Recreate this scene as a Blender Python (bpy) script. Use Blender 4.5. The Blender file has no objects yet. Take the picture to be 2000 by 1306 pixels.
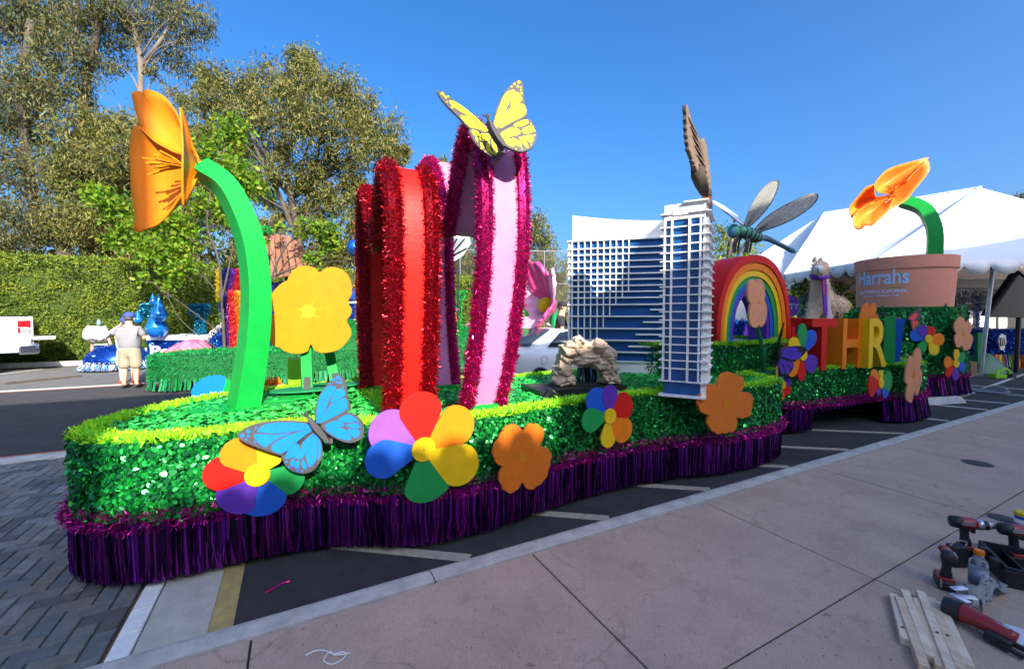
import bpy, bmesh, math, random
import numpy as np
from mathutils import Vector, Matrix, noise
R = math.radians
random.seed(7); rng = np.random.default_rng(7)
sc = bpy.context.scene
col = sc.collection

# ------------------------------------------------------------------ camera, sky, sun
YAW = R(27.5); PITCH = math.atan(34/817.0); FPX = 817.0; EYE = 1.6
cd = bpy.data.cameras.new('camera'); cam = bpy.data.objects.new('camera', cd); col.objects.link(cam)
cam.location = (0, 0, EYE); cam.rotation_euler = (math.pi/2-PITCH, 0, -YAW)
cd.sensor_width = 36; cd.lens = 36*FPX/2000; cd.clip_start = 0.05; cd.clip_end = 3000
sc.camera = cam
SUN_EL = R(29)
w = bpy.data.worlds.new('World'); sc.world = w; w.use_nodes = True
nt = w.node_tree; nt.nodes.clear()
sky = nt.nodes.new('ShaderNodeTexSky'); sky.sky_type = 'NISHITA'; sky.sun_disc = False
sky.sun_elevation = SUN_EL; sky.sun_rotation = math.pi; sky.air_density = 0.85; sky.dust_density = 5.5; sky.ozone_density = 6.0
bg = nt.nodes.new('ShaderNodeBackground'); bg.inputs['Strength'].default_value = 0.15
wo = nt.nodes.new('ShaderNodeOutputWorld')
hs = nt.nodes.new('ShaderNodeHueSaturation'); hs.inputs['Saturation'].default_value = 1.23; nt.links.new(sky.outputs[0], hs.inputs['Color']); nt.links.new(hs.outputs[0], bg.inputs[0]); nt.links.new(bg.outputs[0], wo.inputs[0])
sl = bpy.data.lights.new('sun', 'SUN'); sl.energy = 4.9; sl.angle = R(0.4); sl.color = (1, .93, .81)
so = bpy.data.objects.new('sun', sl); col.objects.link(so); so.rotation_euler = (math.pi/2-SUN_EL, 0, 0); so.location = (0, -20, 30)
sc.view_settings.view_transform = 'Standard'; sc.view_settings.look = 'None'
sc.view_settings.exposure = 1.25; sc.view_settings.gamma = 1; sc.view_settings.use_curve_mapping = False

# ------------------------------------------------------------------ helpers
cY, sY = math.cos(YAW), math.sin(YAW)
def ray(u, v):
    a = (u-1000)/FPX; b = -(v-653)/FPX
    x, y, z = a, math.cos(PITCH)+b*math.sin(PITCH), -math.sin(PITCH)+b*math.cos(PITCH)
    return Vector((x*cY+y*sY, -x*sY+y*cY, z)), y
O = Vector((0, 0, EYE))
def PZ(u, v, z):                                   # point at height z
    r, _ = ray(u, v); return O+r*((z-EYE)/r.z)
def PN(u, v, n):                                   # point at distance n from the kerb axis
    r, _ = ray(u, v); return O+r*(n/r.y)
def PD(u, v, d):                                   # point at depth d in front of the camera
    r, y = ray(u, v); return O+r*(d/y)
def PL(u, v, P, N):                                # point on a plane
    r, _ = ray(u, v); return O+r*((P-O).dot(N)/r.dot(N))
def zz(pts, ox, oy, s): return [(ox+x/s, oy+y/s) for x, y in pts]

ORG = {}
def frame(d):
    d = Vector(d).normalized()
    a = Vector((0, 0, 1)) if abs(d.z) < .9 else Vector((1, 0, 0))
    x = a.cross(d).normalized(); y = d.cross(x); return x, y, d
def catmull(pts, k=6, closed=False):
    P = [Vector(p) for p in pts]; n = len(P); out = []
    rngi = range(n if closed else n-1)
    for i in rngi:
        p0 = P[(i-1) % n] if closed or i > 0 else P[0]*2-P[1]
        p1 = P[i]; p2 = P[(i+1) % n]
        p3 = P[(i+2) % n] if closed or i+2 < n else P[-1]*2-P[-2]
        for j in range(k):
            t = j/k
            out.append(.5*((2*p1)+(p2-p0)*t+(2*p0-5*p1+4*p2-p3)*t*t+(3*p1-p0-3*p2+p3)*t**3))
    if not closed: out.append(P[-1].copy())
    return out
class MB:
    def __init__(s): s.v = []; s.f = []; s.m = []
    def add(s, vs, fs, mi=0):
        o = len(s.v); s.v += [Vector(v) for v in vs]
        s.f += [tuple(o+i for i in f) for f in fs]; s.m += [mi]*len(fs); return s
    def obox(s, c, ex, ey, ez, mi=0):               # centre + half vectors
        c, ex, ey, ez = map(Vector, (c, ex, ey, ez))
        vs = [c+ex*a+ey*b+ez*d for a in (-1, 1) for b in (-1, 1) for d in (-1, 1)]
        return s.add(vs, [(0, 1, 3, 2), (4, 6, 7, 5), (0, 4, 5, 1), (2, 3, 7, 6), (0, 2, 6, 4), (1, 5, 7, 3)], mi)
    def box(s, c, size, rz=0, mi=0):
        x, y, z = size[0]/2, size[1]/2, size[2]/2; a, b = math.cos(rz), math.sin(rz)
        return s.obox(c, (a*x, b*x, 0), (-b*y, a*y, 0), (0, 0, z), mi)
    def bar(s, p0, p1, w, h, up=(0, 0, 1), mi=0):
        p0, p1 = Vector(p0), Vector(p1); d = p1-p0; x = d.normalized(); up = Vector(up)
        y = up.cross(x).normalized(); z = x.cross(y)
        return s.obox((p0+p1)/2, d/2, y*w/2, z*h/2, mi)
    def tube(s, pts, r, seg=8, cap=True, mi=0, flat=None):
        P = [Vector(p) for p in pts]; n = len(P)
        rr = r if isinstance(r, (list, tuple)) else [r]*n
        vs = []; fs = []; px = None
        for i in range(n):
            d = (P[min(i+1, n-1)]-P[max(i-1, 0)]).normalized()
            if px is None: x, y, _ = frame(d)
            else:
                x = (px-d*px.dot(d)); x = x.normalized() if x.length > 1e-6 else frame(d)[0]; y = d.cross(x)
            px = x
            for k in range(seg):
                a = 2*math.pi*k/seg; vs.append(P[i]+(x*math.cos(a)+y*math.sin(a))*rr[i])
        for i in range(n-1):
            for k in range(seg):
                k2 = (k+1) % seg; fs.append((i*seg+k, i*seg+k2, (i+1)*seg+k2, (i+1)*seg+k))
        if cap: fs += [tuple(range(seg))[::-1], tuple((n-1)*seg+k for k in range(seg))]
        return s.add(vs, fs, mi)
    def prism(s, pts, off, mi=0):                   # polygon extruded by a vector
        P = [Vector(p) for p in pts]; off = Vector(off); n = len(P)
        fs = [tuple(range(n))[::-1], tuple(range(n, 2*n))]+[(i, (i+1) % n, n+(i+1) % n, n+i) for i in range(n)]
        return s.add(P+[p+off for p in P], fs, mi)
    def lathe(s, c, prof, seg=24, ax=(0, 0, 1), mi=0):
        c = Vector(c); x, y, d = frame(ax); vs = []; fs = []; n = len(prof)
        for r, h in prof:
            for k in range(seg):
                a = 2*math.pi*k/seg; vs.append(c+d*h+(x*math.cos(a)+y*math.sin(a))*max(r, 1e-4))
        for i in range(n-1):
            for k in range(seg):
                k2 = (k+1) % seg; fs.append((i*seg+k, i*seg+k2, (i+1)*seg+k2, (i+1)*seg+k))
        fs += [tuple(range(seg))[::-1], tuple((n-1)*seg+k for k in range(seg))]
        return s.add(vs, fs, mi)
    def ball(s, c, r, seg=14, rings=9, ax=(0, 0, 1), mi=0):
        rx, rz = (r, r) if not isinstance(r, tuple) else r
        return s.lathe(c, [(rx*math.sin(math.pi*i/rings), -rz*math.cos(math.pi*i/rings)) for i in range(rings+1)], seg, ax, mi)
    def grid(s, G, mi=0):
        n, m = len(G), len(G[0])
        return s.add([p for row in G for p in row], [(i*m+j, i*m+j+1, (i+1)*m+j+1, (i+1)*m+j) for i in range(n-1) for j in range(m-1)], mi)
    def build(s, name, mats, parent=None, smooth=False, bevel=0, label=None, **kw):
        mats = mats if isinstance(mats, (list, tuple)) else [mats]
        if parent is not None: org = ORG[parent.name]
        else:
            b0 = [min(v[i] for v in s.v) for i in range(3)]; b1 = [max(v[i] for v in s.v) for i in range(3)]
            org = Vector(((b0[0]+b1[0])/2, (b0[1]+b1[1])/2, b0[2]))
        me = bpy.data.meshes.new(name); me.from_pydata([v-org for v in s.v], [], s.f)
        for m in mats: me.materials.append(m)
        if len(mats) > 1: me.polygons.foreach_set('material_index', s.m)
        bm = bmesh.new(); bm.from_mesh(me); bmesh.ops.recalc_face_normals(bm, faces=bm.faces); bm.to_mesh(me); bm.free()
        me.polygons.foreach_set('use_smooth', [True]*len(me.polygons))
        if not smooth: me.set_sharp_from_angle(angle=R(32))
        me.update()
        return link(name, me, parent, org, bevel, smooth, label, **kw)
def link(name, me, parent, org, bevel=0, smooth=False, label=None, **kw):
    o = bpy.data.objects.new(name, me); col.objects.link(o)
    if parent is not None: o.parent = parent; ORG[o.name] = ORG[parent.name]
    else: o.location = org; ORG[o.name] = org.copy()
    if bevel:
        b = o.modifiers.new('bevel', 'BEVEL'); b.width = bevel; b.segments = 2; b.limit_method = 'ANGLE'; b.angle_limit = R(40)
    if smooth == 'auto': pass
    if label: o['label'] = label
    for k, v in kw.items(): o[k] = v
    return o
def npmesh(name, V, mats, parent=None, midx=None, **kw):     # V: (n,k,3) one k-gon per row
    n, k, _ = V.shape; me = bpy.data.meshes.new(name)
    org = ORG[parent.name] if parent is not None else Vector((float(V[..., 0].mean()), float(V[..., 1].mean()), float(V[..., 2].min())))
    co = (V.reshape(-1, 3)-np.array(org)).astype(np.float32)
    me.vertices.add(n*k); me.vertices.foreach_set('co', co.ravel())
    me.loops.add(n*k); me.loops.foreach_set('vertex_index', np.arange(n*k, dtype=np.int32))
    me.polygons.add(n); me.polygons.foreach_set('loop_start', np.arange(0, n*k, k, dtype=np.int32))
    try: me.polygons.foreach_set('loop_total', np.full(n, k, dtype=np.int32))
    except Exception: pass
    mats = mats if isinstance(mats, (list, tuple)) else [mats]
    for m in mats: me.materials.append(m)
    if midx is None and len(mats) > 1: midx = rng.integers(0, len(mats), n)
    if midx is not None: me.polygons.foreach_set('material_index', np.asarray(midx, dtype=np.int32))
    me.update(calc_edges=True); me.validate()
    return link(name, me, parent, org, **kw)
def thing(name, label, cat, loc, group=None):
    o = bpy.data.objects.new(name, None); col.objects.link(o); o.location = loc; o.empty_display_size = .2
    o['label'] = label; o['category'] = cat
    if group: o['group'] = group
    ORG[o.name] = Vector(loc); return o
def tag(o, label, cat, group=None):
    o['label'] = label; o['category'] = cat
    if group: o['group'] = group
    return o

# ------------------------------------------------------------------ materials
def mat(name, c, rough=.55, metal=0, var=0, vs=6, bump=0, bs=60, spec=.5, c2=None, trans=0, emit=0, coat=0, alpha=1, stretch=None, dist=.01):
    m = bpy.data.materials.new(name); m.use_nodes = True; N = m.node_tree.nodes; L = m.node_tree.links
    p = N['Principled BSDF']; p.inputs['Base Color'].default_value = (*c, 1); p.inputs['Roughness'].default_value = rough
    p.inputs['Metallic'].default_value = metal; p.inputs['Specular IOR Level'].default_value = spec
    if trans: p.inputs['Transmission Weight'].default_value = trans
    if coat: p.inputs['Coat Weight'].default_value = coat; p.inputs['Coat Roughness'].default_value = .05
    tc = N.new('ShaderNodeTexCoord'); src = tc.outputs['Object']
    if stretch:
        mp = N.new('ShaderNodeMapping'); mp.inputs['Scale'].default_value = stretch; L.new(src, mp.inputs[0]); src = mp.outputs[0]
    if var or c2:
        n = N.new('ShaderNodeTexNoise'); n.inputs['Scale'].default_value = vs; n.inputs['Detail'].default_value = 6; n.inputs['Roughness'].default_value = .65
        L.new(src, n.inputs['Vector'])
        r = N.new('ShaderNodeValToRGB'); r.color_ramp.elements[0].position = .3; r.color_ramp.elements[1].position = .7
        a = c if c2 else tuple(x*(1-var) for x in c); b = c2 if c2 else tuple(min(1, x*(1+var)) for x in c)
        r.color_ramp.elements[0].color = (*a, 1); r.color_ramp.elements[1].color = (*b, 1)
        L.new(n.outputs['Fac'], r.inputs[0]); L.new(r.outputs[0], p.inputs['Base Color'])
    if bump:
        n2 = N.new('ShaderNodeTexNoise'); n2.inputs['Scale'].default_value = bs; n2.inputs['Detail'].default_value = 5
        L.new(src, n2.inputs['Vector']); b = N.new('ShaderNodeBump'); b.inputs['Strength'].default_value = bump; b.inputs['Distance'].default_value = dist
        L.new(n2.outputs['Fac'], b.inputs['Height']); L.new(b.outputs[0], p.inputs['Normal'])
    return m
def leafmat(name, c, t=.35, rough=.5):
    m = bpy.data.materials.new(name); m.use_nodes = True; N = m.node_tree.nodes; L = m.node_tree.links
    p = N['Principled BSDF']; p.inputs['Base Color'].default_value = (*c, 1); p.inputs['Roughness'].default_value = rough; p.inputs['Specular IOR Level'].default_value = .18
    tr = N.new('ShaderNodeBsdfTranslucent'); tr.inputs[0].default_value = (c[0]*1.3, c[1]*1.5, c[2]*.6, 1)
    mx = N.new('ShaderNodeMixShader'); mx.inputs[0].default_value = t
    L.new(p.outputs[0], mx.inputs[1]); L.new(tr.outputs[0], mx.inputs[2]); L.new(mx.outputs[0], N['Material Output'].inputs[0]); return m
PAINT = {}
def paint(key, c, rough=.45, var=.09):
    if key not in PAINT: PAINT[key] = mat('paint_'+key, c, rough=rough, var=var, vs=7, bump=.10, bs=70, spec=.22)
    return PAINT[key]
p_red = paint('red', (.56, .010, .006)); p_orange = paint('orange', (.76, .19, .007)); p_yellow = paint('yellow', (.74, .46, .008))
p_green = paint('green', (.012, .27, .06)); p_blue = paint('blue', (.012, .09, .46)); p_purple = paint('purple', (.10, .03, .32))
p_lav = paint('lavender', (.23, .075, .52)); p_stem = paint('stem_green', (.005, .30, .042)); p_poppy = paint('poppy_orange', (.62, .15, .012))
p_peach = paint('peach', (.66, .27, .13)); p_gold = paint('golden_orange', (.58, .20, .005)); p_poppyb = paint('poppy_amber', (.72, .19, .005)); p_poppyc = paint('poppy_apricot', (.74, .19, .02)); p_sky = paint('butterfly_blue', (.008, .17, .72))
p_dark = paint('charcoal', (.07, .065, .07)); p_lemon = paint('lemon', (.66, .54, .015)); p_violet = paint('violet', (.085, .04, .38))
p_black = mat('black_plastic', (.012, .012, .014), rough=.4); p_white = mat('white_paint', (.8, .8, .78), rough=.5, var=.03, bump=.04)
p_pink = paint('pink', (.60, .20, .41)); p_wing = paint('grey_wing', (.24, .23, .21)); p_dgreen = paint('deep_green', (.012, .20, .075))
p_coral = paint('wing_red', (.72, .05, .06)); p_lime = paint('lime', (.22, .55, .02)); p_turq = paint('turquoise', (.1, .55, .45))
p_navy = mat('navy_panel', (.007, .075, .26), rough=.3, var=.06, bump=.03); p_steel = mat('steel', (.55, .56, .58), rough=.3, metal=.9)
p_skin = mat('skin', (.62, .33, .22), rough=.6, var=.06); p_tan = mat('khaki_cloth', (.27, .24, .17), rough=.9, var=.1, bump=.2, bs=30)
def foil(name, c, metal=.75, rough=.25): return mat(name, c, rough=rough, metal=metal, spec=.6)
f_g = [foil('green_foil', (.012, .37, .045), .58, .27), foil('green_foil_deep', (.005, .17, .035), .55, .3), foil('green_foil_light', (.03, .50, .09), .58, .2), foil('green_foil_dark', (.004, .10, .028), .5, .4)]
d_g = [mat('deck_petal', (.022, .42, .055), rough=.4, spec=.4), mat('deck_petal_light', (.06, .60, .10), rough=.35, spec=.5), mat('deck_petal_deep', (.010, .26, .04), rough=.45, spec=.4)]
f_red = [foil('red_tinsel', (.58, .010, .025), .8, .22), foil('dark_red_tinsel', (.26, .004, .012), .8, .28)]
f_mag = [foil('magenta_tinsel', (.70, .012, .20), .8, .22), foil('dark_magenta_tinsel', (.36, .006, .10), .8, .28)]
f_pur = [foil('purple_foil', (.23, .02, .38), .85, .2), foil('purple_foil_dark', (.016, .002, .03), .7, .3), foil('plum_foil', (.26, .014, .25), .85, .2)]
f_gar = [foil('plum_tinsel', (.80, .02, .38), .8, .22), foil('dark_plum_tinsel', (.36, .01, .17), .8, .3)]
f_blue = [foil('blue_foil', (.02, .15, .62), .8, .25), foil('blue_foil_dark', (.01, .06, .32), .8, .3)]
f_aqua = [foil('aqua_foil', (.03, .32, .48), .8, .25), foil('aqua_foil_dark', (.015, .16, .28), .8, .3)]
f_silver = [foil('silver_foil', (.75, .72, .78), .9, .2), foil('silver_foil_blue', (.45, .55, .75), .9, .2)]
fib_lime = [mat('lime_fibre', (.30, .62, .015), rough=.6, spec=.2), mat('lime_fibre_pale', (.46, .80, .03), rough=.6, spec=.2), mat('lime_fibre_deep', (.16, .50, .01), rough=.6, spec=.2)]
fib_grass = [mat('turf_fibre', (.006, .17, .036), rough=.6, spec=.2), mat('turf_fibre_deep', (.004, .10, .022), rough=.6, spec=.2), mat('turf_fibre_light', (.012, .26, .055), rough=.6, spec=.2)]

# ------------------------------------------------------------------ scatter builders
def unit(v): return v/np.maximum(np.linalg.norm(v, axis=-1, keepdims=True), 1e-9)
def leaves(P, A, Nn, L, W, curl=.15):               # oval six-sided leaves: P base, A along, Nn face normal
    A = unit(A); B = unit(np.cross(Nn, A)); C = np.cross(A, B)
    sh = [(0, 0, 0), (.3, .5, 1), (.75, .42, .6), (1, 0, -.2), (.75, -.42, .6), (.3, -.5, 1)]
    L = np.asarray(L)[:, None]; W = np.asarray(W)[:, None]
    return np.stack([P+A*L*a+B*W*b+C*L*curl*c*.3 for a, b, c in sh], 1)
def strips(P, D, S, L, Wd, taper=.3):               # thin blades: P root, D direction, S side
    D = unit(D); S = unit(S-D*(S*D).sum(-1, keepdims=True)); L = np.asarray(L)[:, None]; Wd = np.asarray(Wd)[:, None]/2
    return np.stack([P-S*Wd, P+S*Wd, P+D*L+S*Wd*taper, P+D*L-S*Wd*taper], 1)
def along(path, n, closed=False):                   # n random points on a polyline with tangents
    P = np.array([tuple(p) for p in path]); 
    if closed: P = np.vstack([P, P[:1]])
    d = P[1:]-P[:-1]; ln = np.linalg.norm(d, axis=1); cs = np.concatenate([[0], np.cumsum(ln)])
    s = rng.random(n)*cs[-1]; i = np.clip(np.searchsorted(cs, s)-1, 0, len(ln)-1); f = (s-cs[i])/ln[i]
    return P[i]+d[i]*f[:, None], unit(d[i])
def rope(name, path, r, n, mats, parent, wd=.008, **kw):    # tinsel rope
    P, T = along(path, n); v = rng.normal(size=(n, 3)); v = unit(v-T*(v*T).sum(-1, keepdims=True)*.85)
    rr = r*rng.uniform(.35, .93, (n, 1))**.6; L = r*rng.uniform(.22, .46, n)
    V = strips(P+v*rr*.8, v*.8+rng.normal(0, .75, (n, 3)), rng.normal(size=(n, 3)), L, rng.uniform(.5, 1.3, n)*wd*2, .6)
    return npmesh(name, V, mats, parent, **kw)
def curtain(name, path, z1, z0, n, mats, parent, wd=.02, jit=.02, flare=0, **kw):   # hanging fringe
    P, T = along(path, n); N_ = np.stack([T[:, 1], -T[:, 0], np.zeros(n)], 1)
    off = rng.uniform(-jit, jit, n)[:, None]; ang = rng.normal(0, .5, n)[:, None]
    S = T*np.cos(ang)+N_*np.sin(ang); W = rng.uniform(.5, 1.4, n)[:, None]*wd/2
    t = P+N_*off; t[:, 2] = z1; m = P+N_*(off*1.2+flare*.5)+T*rng.normal(0, .006, (n, 1)); m[:, 2] = (z1+z0)/2
    b = P+N_*(off*1.5+flare)+T*rng.normal(0, .014, (n, 1)); b[:, 2] = z0+rng.uniform(0, .03, n)
    V1 = np.stack([t-S*W, t+S*W, m+S*W, m-S*W], 1); ang2 = ang+rng.normal(0, .3, (n, 1)); S2 = T*np.cos(ang2)+N_*np.sin(ang2)
    V2 = np.stack([m-S*W, m+S*W, b+S2*W, b-S2*W], 1)
    mi = rng.integers(0, len(mats), n); return npmesh(name, np.concatenate([V1, V2]), mats, parent, midx=np.concatenate([mi, mi]), **kw)
def inpoly(x, y, poly):
    c = np.zeros(len(x), bool); n = len(poly)
    for i in range(n):
        x1, y1 = poly[i][:2]; x2, y2 = poly[i-1][:2]
        k = ((y1 > y) != (y2 > y)) & (x < (x2-x1)*(y-y1)/((y2-y1) or 1e-9)+x1); c ^= k
    return c
def inset(poly, d):                                 # offset closed ccw/cw plan polygon inwards
    n = len(poly); A = sum(poly[i-1][0]*poly[i][1]-poly[i][0]*poly[i-1][1] for i in range(n)); sg = 1 if A > 0 else -1; out = []
    for i in range(n):
        a = Vector(poly[i-1][:2]); b = Vector(poly[(i+1) % n][:2]); t = (b-a).normalized()
        out.append((poly[i][0]-t.y*d*sg, poly[i][1]+t.x*d*sg))
    return out

# ------------------------------------------------------------------ ground, road, pavement
def slabmat():
    m = mat('tinted_concrete', (.5, .4, .33), rough=.85, bump=.45, bs=120); N = m.node_tree.nodes; L = m.node_tree.links; p = N['Principled BSDF']; tc = N['Texture Coordinate']
    def noise_(sc, det, lo, hi, a, b):
        n = N.new('ShaderNodeTexNoise'); n.inputs['Scale'].default_value = sc; n.inputs['Detail'].default_value = det; n.inputs['Roughness'].default_value = .7; L.new(tc.outputs['Object'], n.inputs['Vector'])
        r = N.new('ShaderNodeValToRGB'); r.color_ramp.elements[0].position = lo; r.color_ramp.elements[1].position = hi; r.color_ramp.elements[0].color = (*a, 1); r.color_ramp.elements[1].color = (*b, 1); L.new(n.outputs['Fac'], r.inputs[0]); return r.outputs[0]
    def mul(a, b):
        x = N.new('ShaderNodeMix'); x.data_type = 'RGBA'; x.blend_type = 'MULTIPLY'; x.inputs[0].default_value = 1; L.new(a, x.inputs[6]); L.new(b, x.inputs[7]); return x.outputs[2]
    base = noise_(1.4, 8, .32, .68, (.43, .315, .24), (.55, .415, .315)); spk = noise_(160, 3, .35, .62, (.72, .72, .74), (1.08, 1.05, 1.02)); stn = noise_(5.5, 9, .34, .46, (.85, .84, .83), (1, 1, 1)); pit = noise_(42, 2, .27, .31, (.45, .43, .42), (1, 1, 1))
    wv = N.new('ShaderNodeTexNoise'); wv.inputs['Scale'].default_value = 2.2; wv.inputs['Detail'].default_value = 6; L.new(tc.outputs['Object'], wv.inputs['Vector'])
    mx = N.new('ShaderNodeMix'); mx.data_type = 'RGBA'; mx.blend_type = 'ADD'; mx.inputs[0].default_value = .35; L.new(tc.outputs['Object'], mx.inputs[6]); L.new(wv.outputs['Color'], mx.inputs[7])
    vo = N.new('ShaderNodeTexVoronoi'); vo.feature = 'DISTANCE_TO_EDGE'; vo.inputs['Scale'].default_value = .75; L.new(mx.outputs[2], vo.inputs['Vector'])
    cr = N.new('ShaderNodeValToRGB'); cr.color_ramp.elements[0].position = 0; cr.color_ramp.elements[1].position = .006; cr.color_ramp.elements[0].color = (.74, .72, .70, 1); L.new(vo.outputs['Distance'], cr.inputs[0])
    mk = noise_(.8, 2, .50, .56, (0, 0, 0), (1, 1, 1)); cm = N.new('ShaderNodeMix'); cm.data_type = 'RGBA'; cm.inputs[6].default_value = (1, 1, 1, 1); L.new(mk, cm.inputs[0]); L.new(cr.outputs[0], cm.inputs[7])
    L.new(mul(mul(mul(base, spk), mul(stn, pit)), cm.outputs[2]), p.inputs['Base Color']); return m
m_asph = mat('asphalt', (.034, .033, .036), rough=.9, var=.35, vs=3, bump=.5, bs=140)
m_asph2 = mat('worn_asphalt', (.11, .108, .105), rough=.9, var=.22, vs=2.5, bump=.4, bs=120)
m_conc = mat('concrete', (.46, .43, .38), rough=.9, var=.16, vs=7, bump=.35, bs=90)
m_kerb = mat('kerb_concrete', (.62, .59, .54), rough=.9, c2=(.36, .34, .31), vs=7, bump=.4, bs=80)
m_slab = slabmat()
m_gap = mat('joint_dirt', (.03, .028, .025), rough=1)
m_paver = [mat('paver_grey', (.15, .147, .142), rough=.9, var=.25, vs=14, bump=.5, bs=70), mat('paver_brown', (.165, .15, .136), rough=.9, var=.25, vs=14, bump=.5, bs=70), mat('paver_pale', (.20, .19, .18), rough=.9, var=.25, vs=14, bump=.5, bs=70), mat('paver_dark', (.095, .09, .09), rough=.9, var=.25, vs=14, bump=.5, bs=70), mat('paver_slate', (.125, .13, .136), rough=.9, var=.25, vs=14, bump=.5, bs=70)]
m_wline = mat('white_line_paint', (.62, .61, .57), rough=.8, c2=(.42, .41, .38), vs=18, bump=.3)
m_yline = mat('yellow_line_paint', (.50, .37, .12), rough=.8, c2=(.32, .25, .11), vs=14, bump=.3)
m_yl2 = mat('faded_line_paint', (.46, .41, .30), rough=.8, c2=(.28, .26, .21), vs=16, bump=.3)
m_rline = mat('red_line_paint', (.45, .09, .05), rough=.8, var=.25, vs=12)
m_dirt = mat('dry_soil', (.22, .16, .10), rough=1, var=.35, vs=4, bump=.8, bs=30)
def struct(o): o['kind'] = 'structure'; return o
def sheet(name, x0, x1, y0, y1, z, m, parent=None):
    o = MB().add([(x0, y0, z), (x1, y0, z), (x1, y1, z), (x0, y1, z)], [(0, 1, 2, 3)]).build(name, m, parent)
    return o if parent is not None else struct(o)
sheet('ground', -600, 600, -300, 900, -.145, m_dirt)
road = sheet('parking_lot', -.34, 70, 2.6, 13.8, -.122, m_asph)
sheet('road', -60, -.34, 7.42, 13.8, -.122, m_asph)
sheet('parking_bay', -60, 70, 14.15, 20.0, -.121, m_asph2)
sheet('gutter', -60, 70, 13.8, 14.15, -.12, m_conc)
sheet('verge', -60, 70, 20.0, 60, -.10, m_dirt)
# pavement slabs with open joints
sw = struct(sheet('sidewalk', -24, 40, -14, 2.4, -.012, m_gap))
ts = [-24, -16, -10.2, -8.55, -6.9, -5.25, -3.55, -1.88, -.22, 1.40, 3.12, 4.9, 6.6, 8.3, 10, 11.7, 13.4, 15.1, 16.8, 18.5, 22, 26]
ns = [-14, -7, -2.9, -.85, 1.19, 2.392]
for i in range(len(ts)-1):
    for j in range(len(ns)-1):
        a, b, c, d = ts[i]+.005, ts[i+1]-.005, ns[j]+.005, ns[j+1]-(.005 if j < 4 else 0)
        MB().box(((a+b)/2, (c+d)/2, -.006+random.uniform(-.0012, .0012)), (b-a, d-c, .011)).build('slab', m_slab, sw, bevel=.003)
kb = struct(sheet('kerb', -12, 40, 2.4, 2.72, -.126, m_gap))
prof = [(2.405, -.11), (2.405, .004), (2.50, .006), (2.545, -.004), (2.575, -.03), (2.66, -.116), (2.70, -.119), (2.70, -.125)]
k0 = 3.78-3.05*5
for i in range(14):
    a, b = k0+3.05*i+.004, k0+3.05*(i+1)-.004
    n = len(prof); vs = [(x, y, z) for x in (a, b) for y, z in prof]
    MB().add(vs, [(k, k+1, n+k+1, n+k) for k in range(n-1)]+[tuple(range(n))[::-1], tuple(range(n, 2*n))]).build('kerb_stone', m_kerb, kb)
# herringbone pavers at the driveway mouth
pv = struct(sheet('driveway', -9, -.90, 2.70, 7.05, -.131, m_gap))
bl, g = .105, .004; cells = []
for ix in range(int(8/bl)):
    for iy in range(int(4.35/bl)+2):
        r = (ix-iy) % 4; x = -.90-ix*bl; y = 2.70+iy*bl
        if (ix == 0 and r == 1) or (iy == 0 and r == 2): cells.append((0, 0, 0, 0, x-bl, x, y, y+bl))
        if r == 0 and ix >= 0: cells.append((x-bl, x-2*bl+bl*0, y, y+bl, x-2*bl, x, y, y+bl))
        elif r == 3: cells.append((0, 0, 0, 0, x-bl, x, y, y+2*bl))
def near(c): return (c[4]+c[5])**2/4+(c[6]+c[7])**2/4
def inview(c):
    x, y = (c[4]+c[5])/2, (c[6]+c[7])/2; X = x*cY-y*sY; Y = x*sY+y*cY
    return Y > .5 and X/Y > -1.30 and not (x > -1.5 and y > 3.6)
cells = [c for c in cells if c[7] < 7.05+bl]; cells.sort(key=lambda c: (not inview(c), near(c)))
bulk = MB()
def paver_mb(mb, c, mi=0):
    a, b, d, e = c[4]+g, c[5]-g, c[6]+g, min(c[7], 7.05)-g; z = -.121+random.uniform(-.002, .002); h = .004
    vs = [(a, d, z-.01), (b, d, z-.01), (b, e, z-.01), (a, e, z-.01), (a+h, d+h, z), (b-h, d+h, z), (b-h, e-h, z), (a+h, e-h, z)]
    mb.add(vs, [(4, 5, 6, 7), (0, 1, 5, 4), (1, 2, 6, 5), (2, 3, 7, 6), (3, 0, 4, 7)], mi)
for i, c in enumerate(cells):
    if i < 285: q = MB(); paver_mb(q, c); q.build('paver', m_paver[random.randrange(5)], pv)
    else: paver_mb(bulk, c, random.randrange(5))
bulk.build('paver_field', m_paver, pv, kind='stuff')
m_bord = mat('border_white_paint', (.82, .82, .80), rough=.8, c2=(.66, .66, .64), vs=20, bump=.3)
for k in range(20):                                 # white painted border course
    q = MB(); paver_mb(q, (0, 0, 0, 0, -.885, -.775, 2.72+k*.213, 2.72+(k+1)*.213)); q.build('border_paver', m_bord, pv)
st = sheet('concrete_strip', -.77, -.455, 2.70, 7.05, -.122, m_conc, pv)
sheet('yellow_stripe', -.452, -.335, 2.70, 7.05, -.119, m_yline, pv)
ed = struct(MB().box((-20.4, 7.17, -.125), (39.2, .23, .05)).build('concrete_edging', m_kerb, bevel=.01))
sheet('red_stripe', -40, -.8, 7.30, 7.40, -.114, m_rline)
MB().box((-20.6, 7.36, -.14), (39, .14, .04)).build('red_edging', m_rline)['kind'] = 'structure'
sheet('white_stripe', -60, 70, 13.86, 14.04, -.115, m_wline); sheet('thin_red_stripe', -60, 70, 13.74, 13.80, -.116, m_rline)
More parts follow.
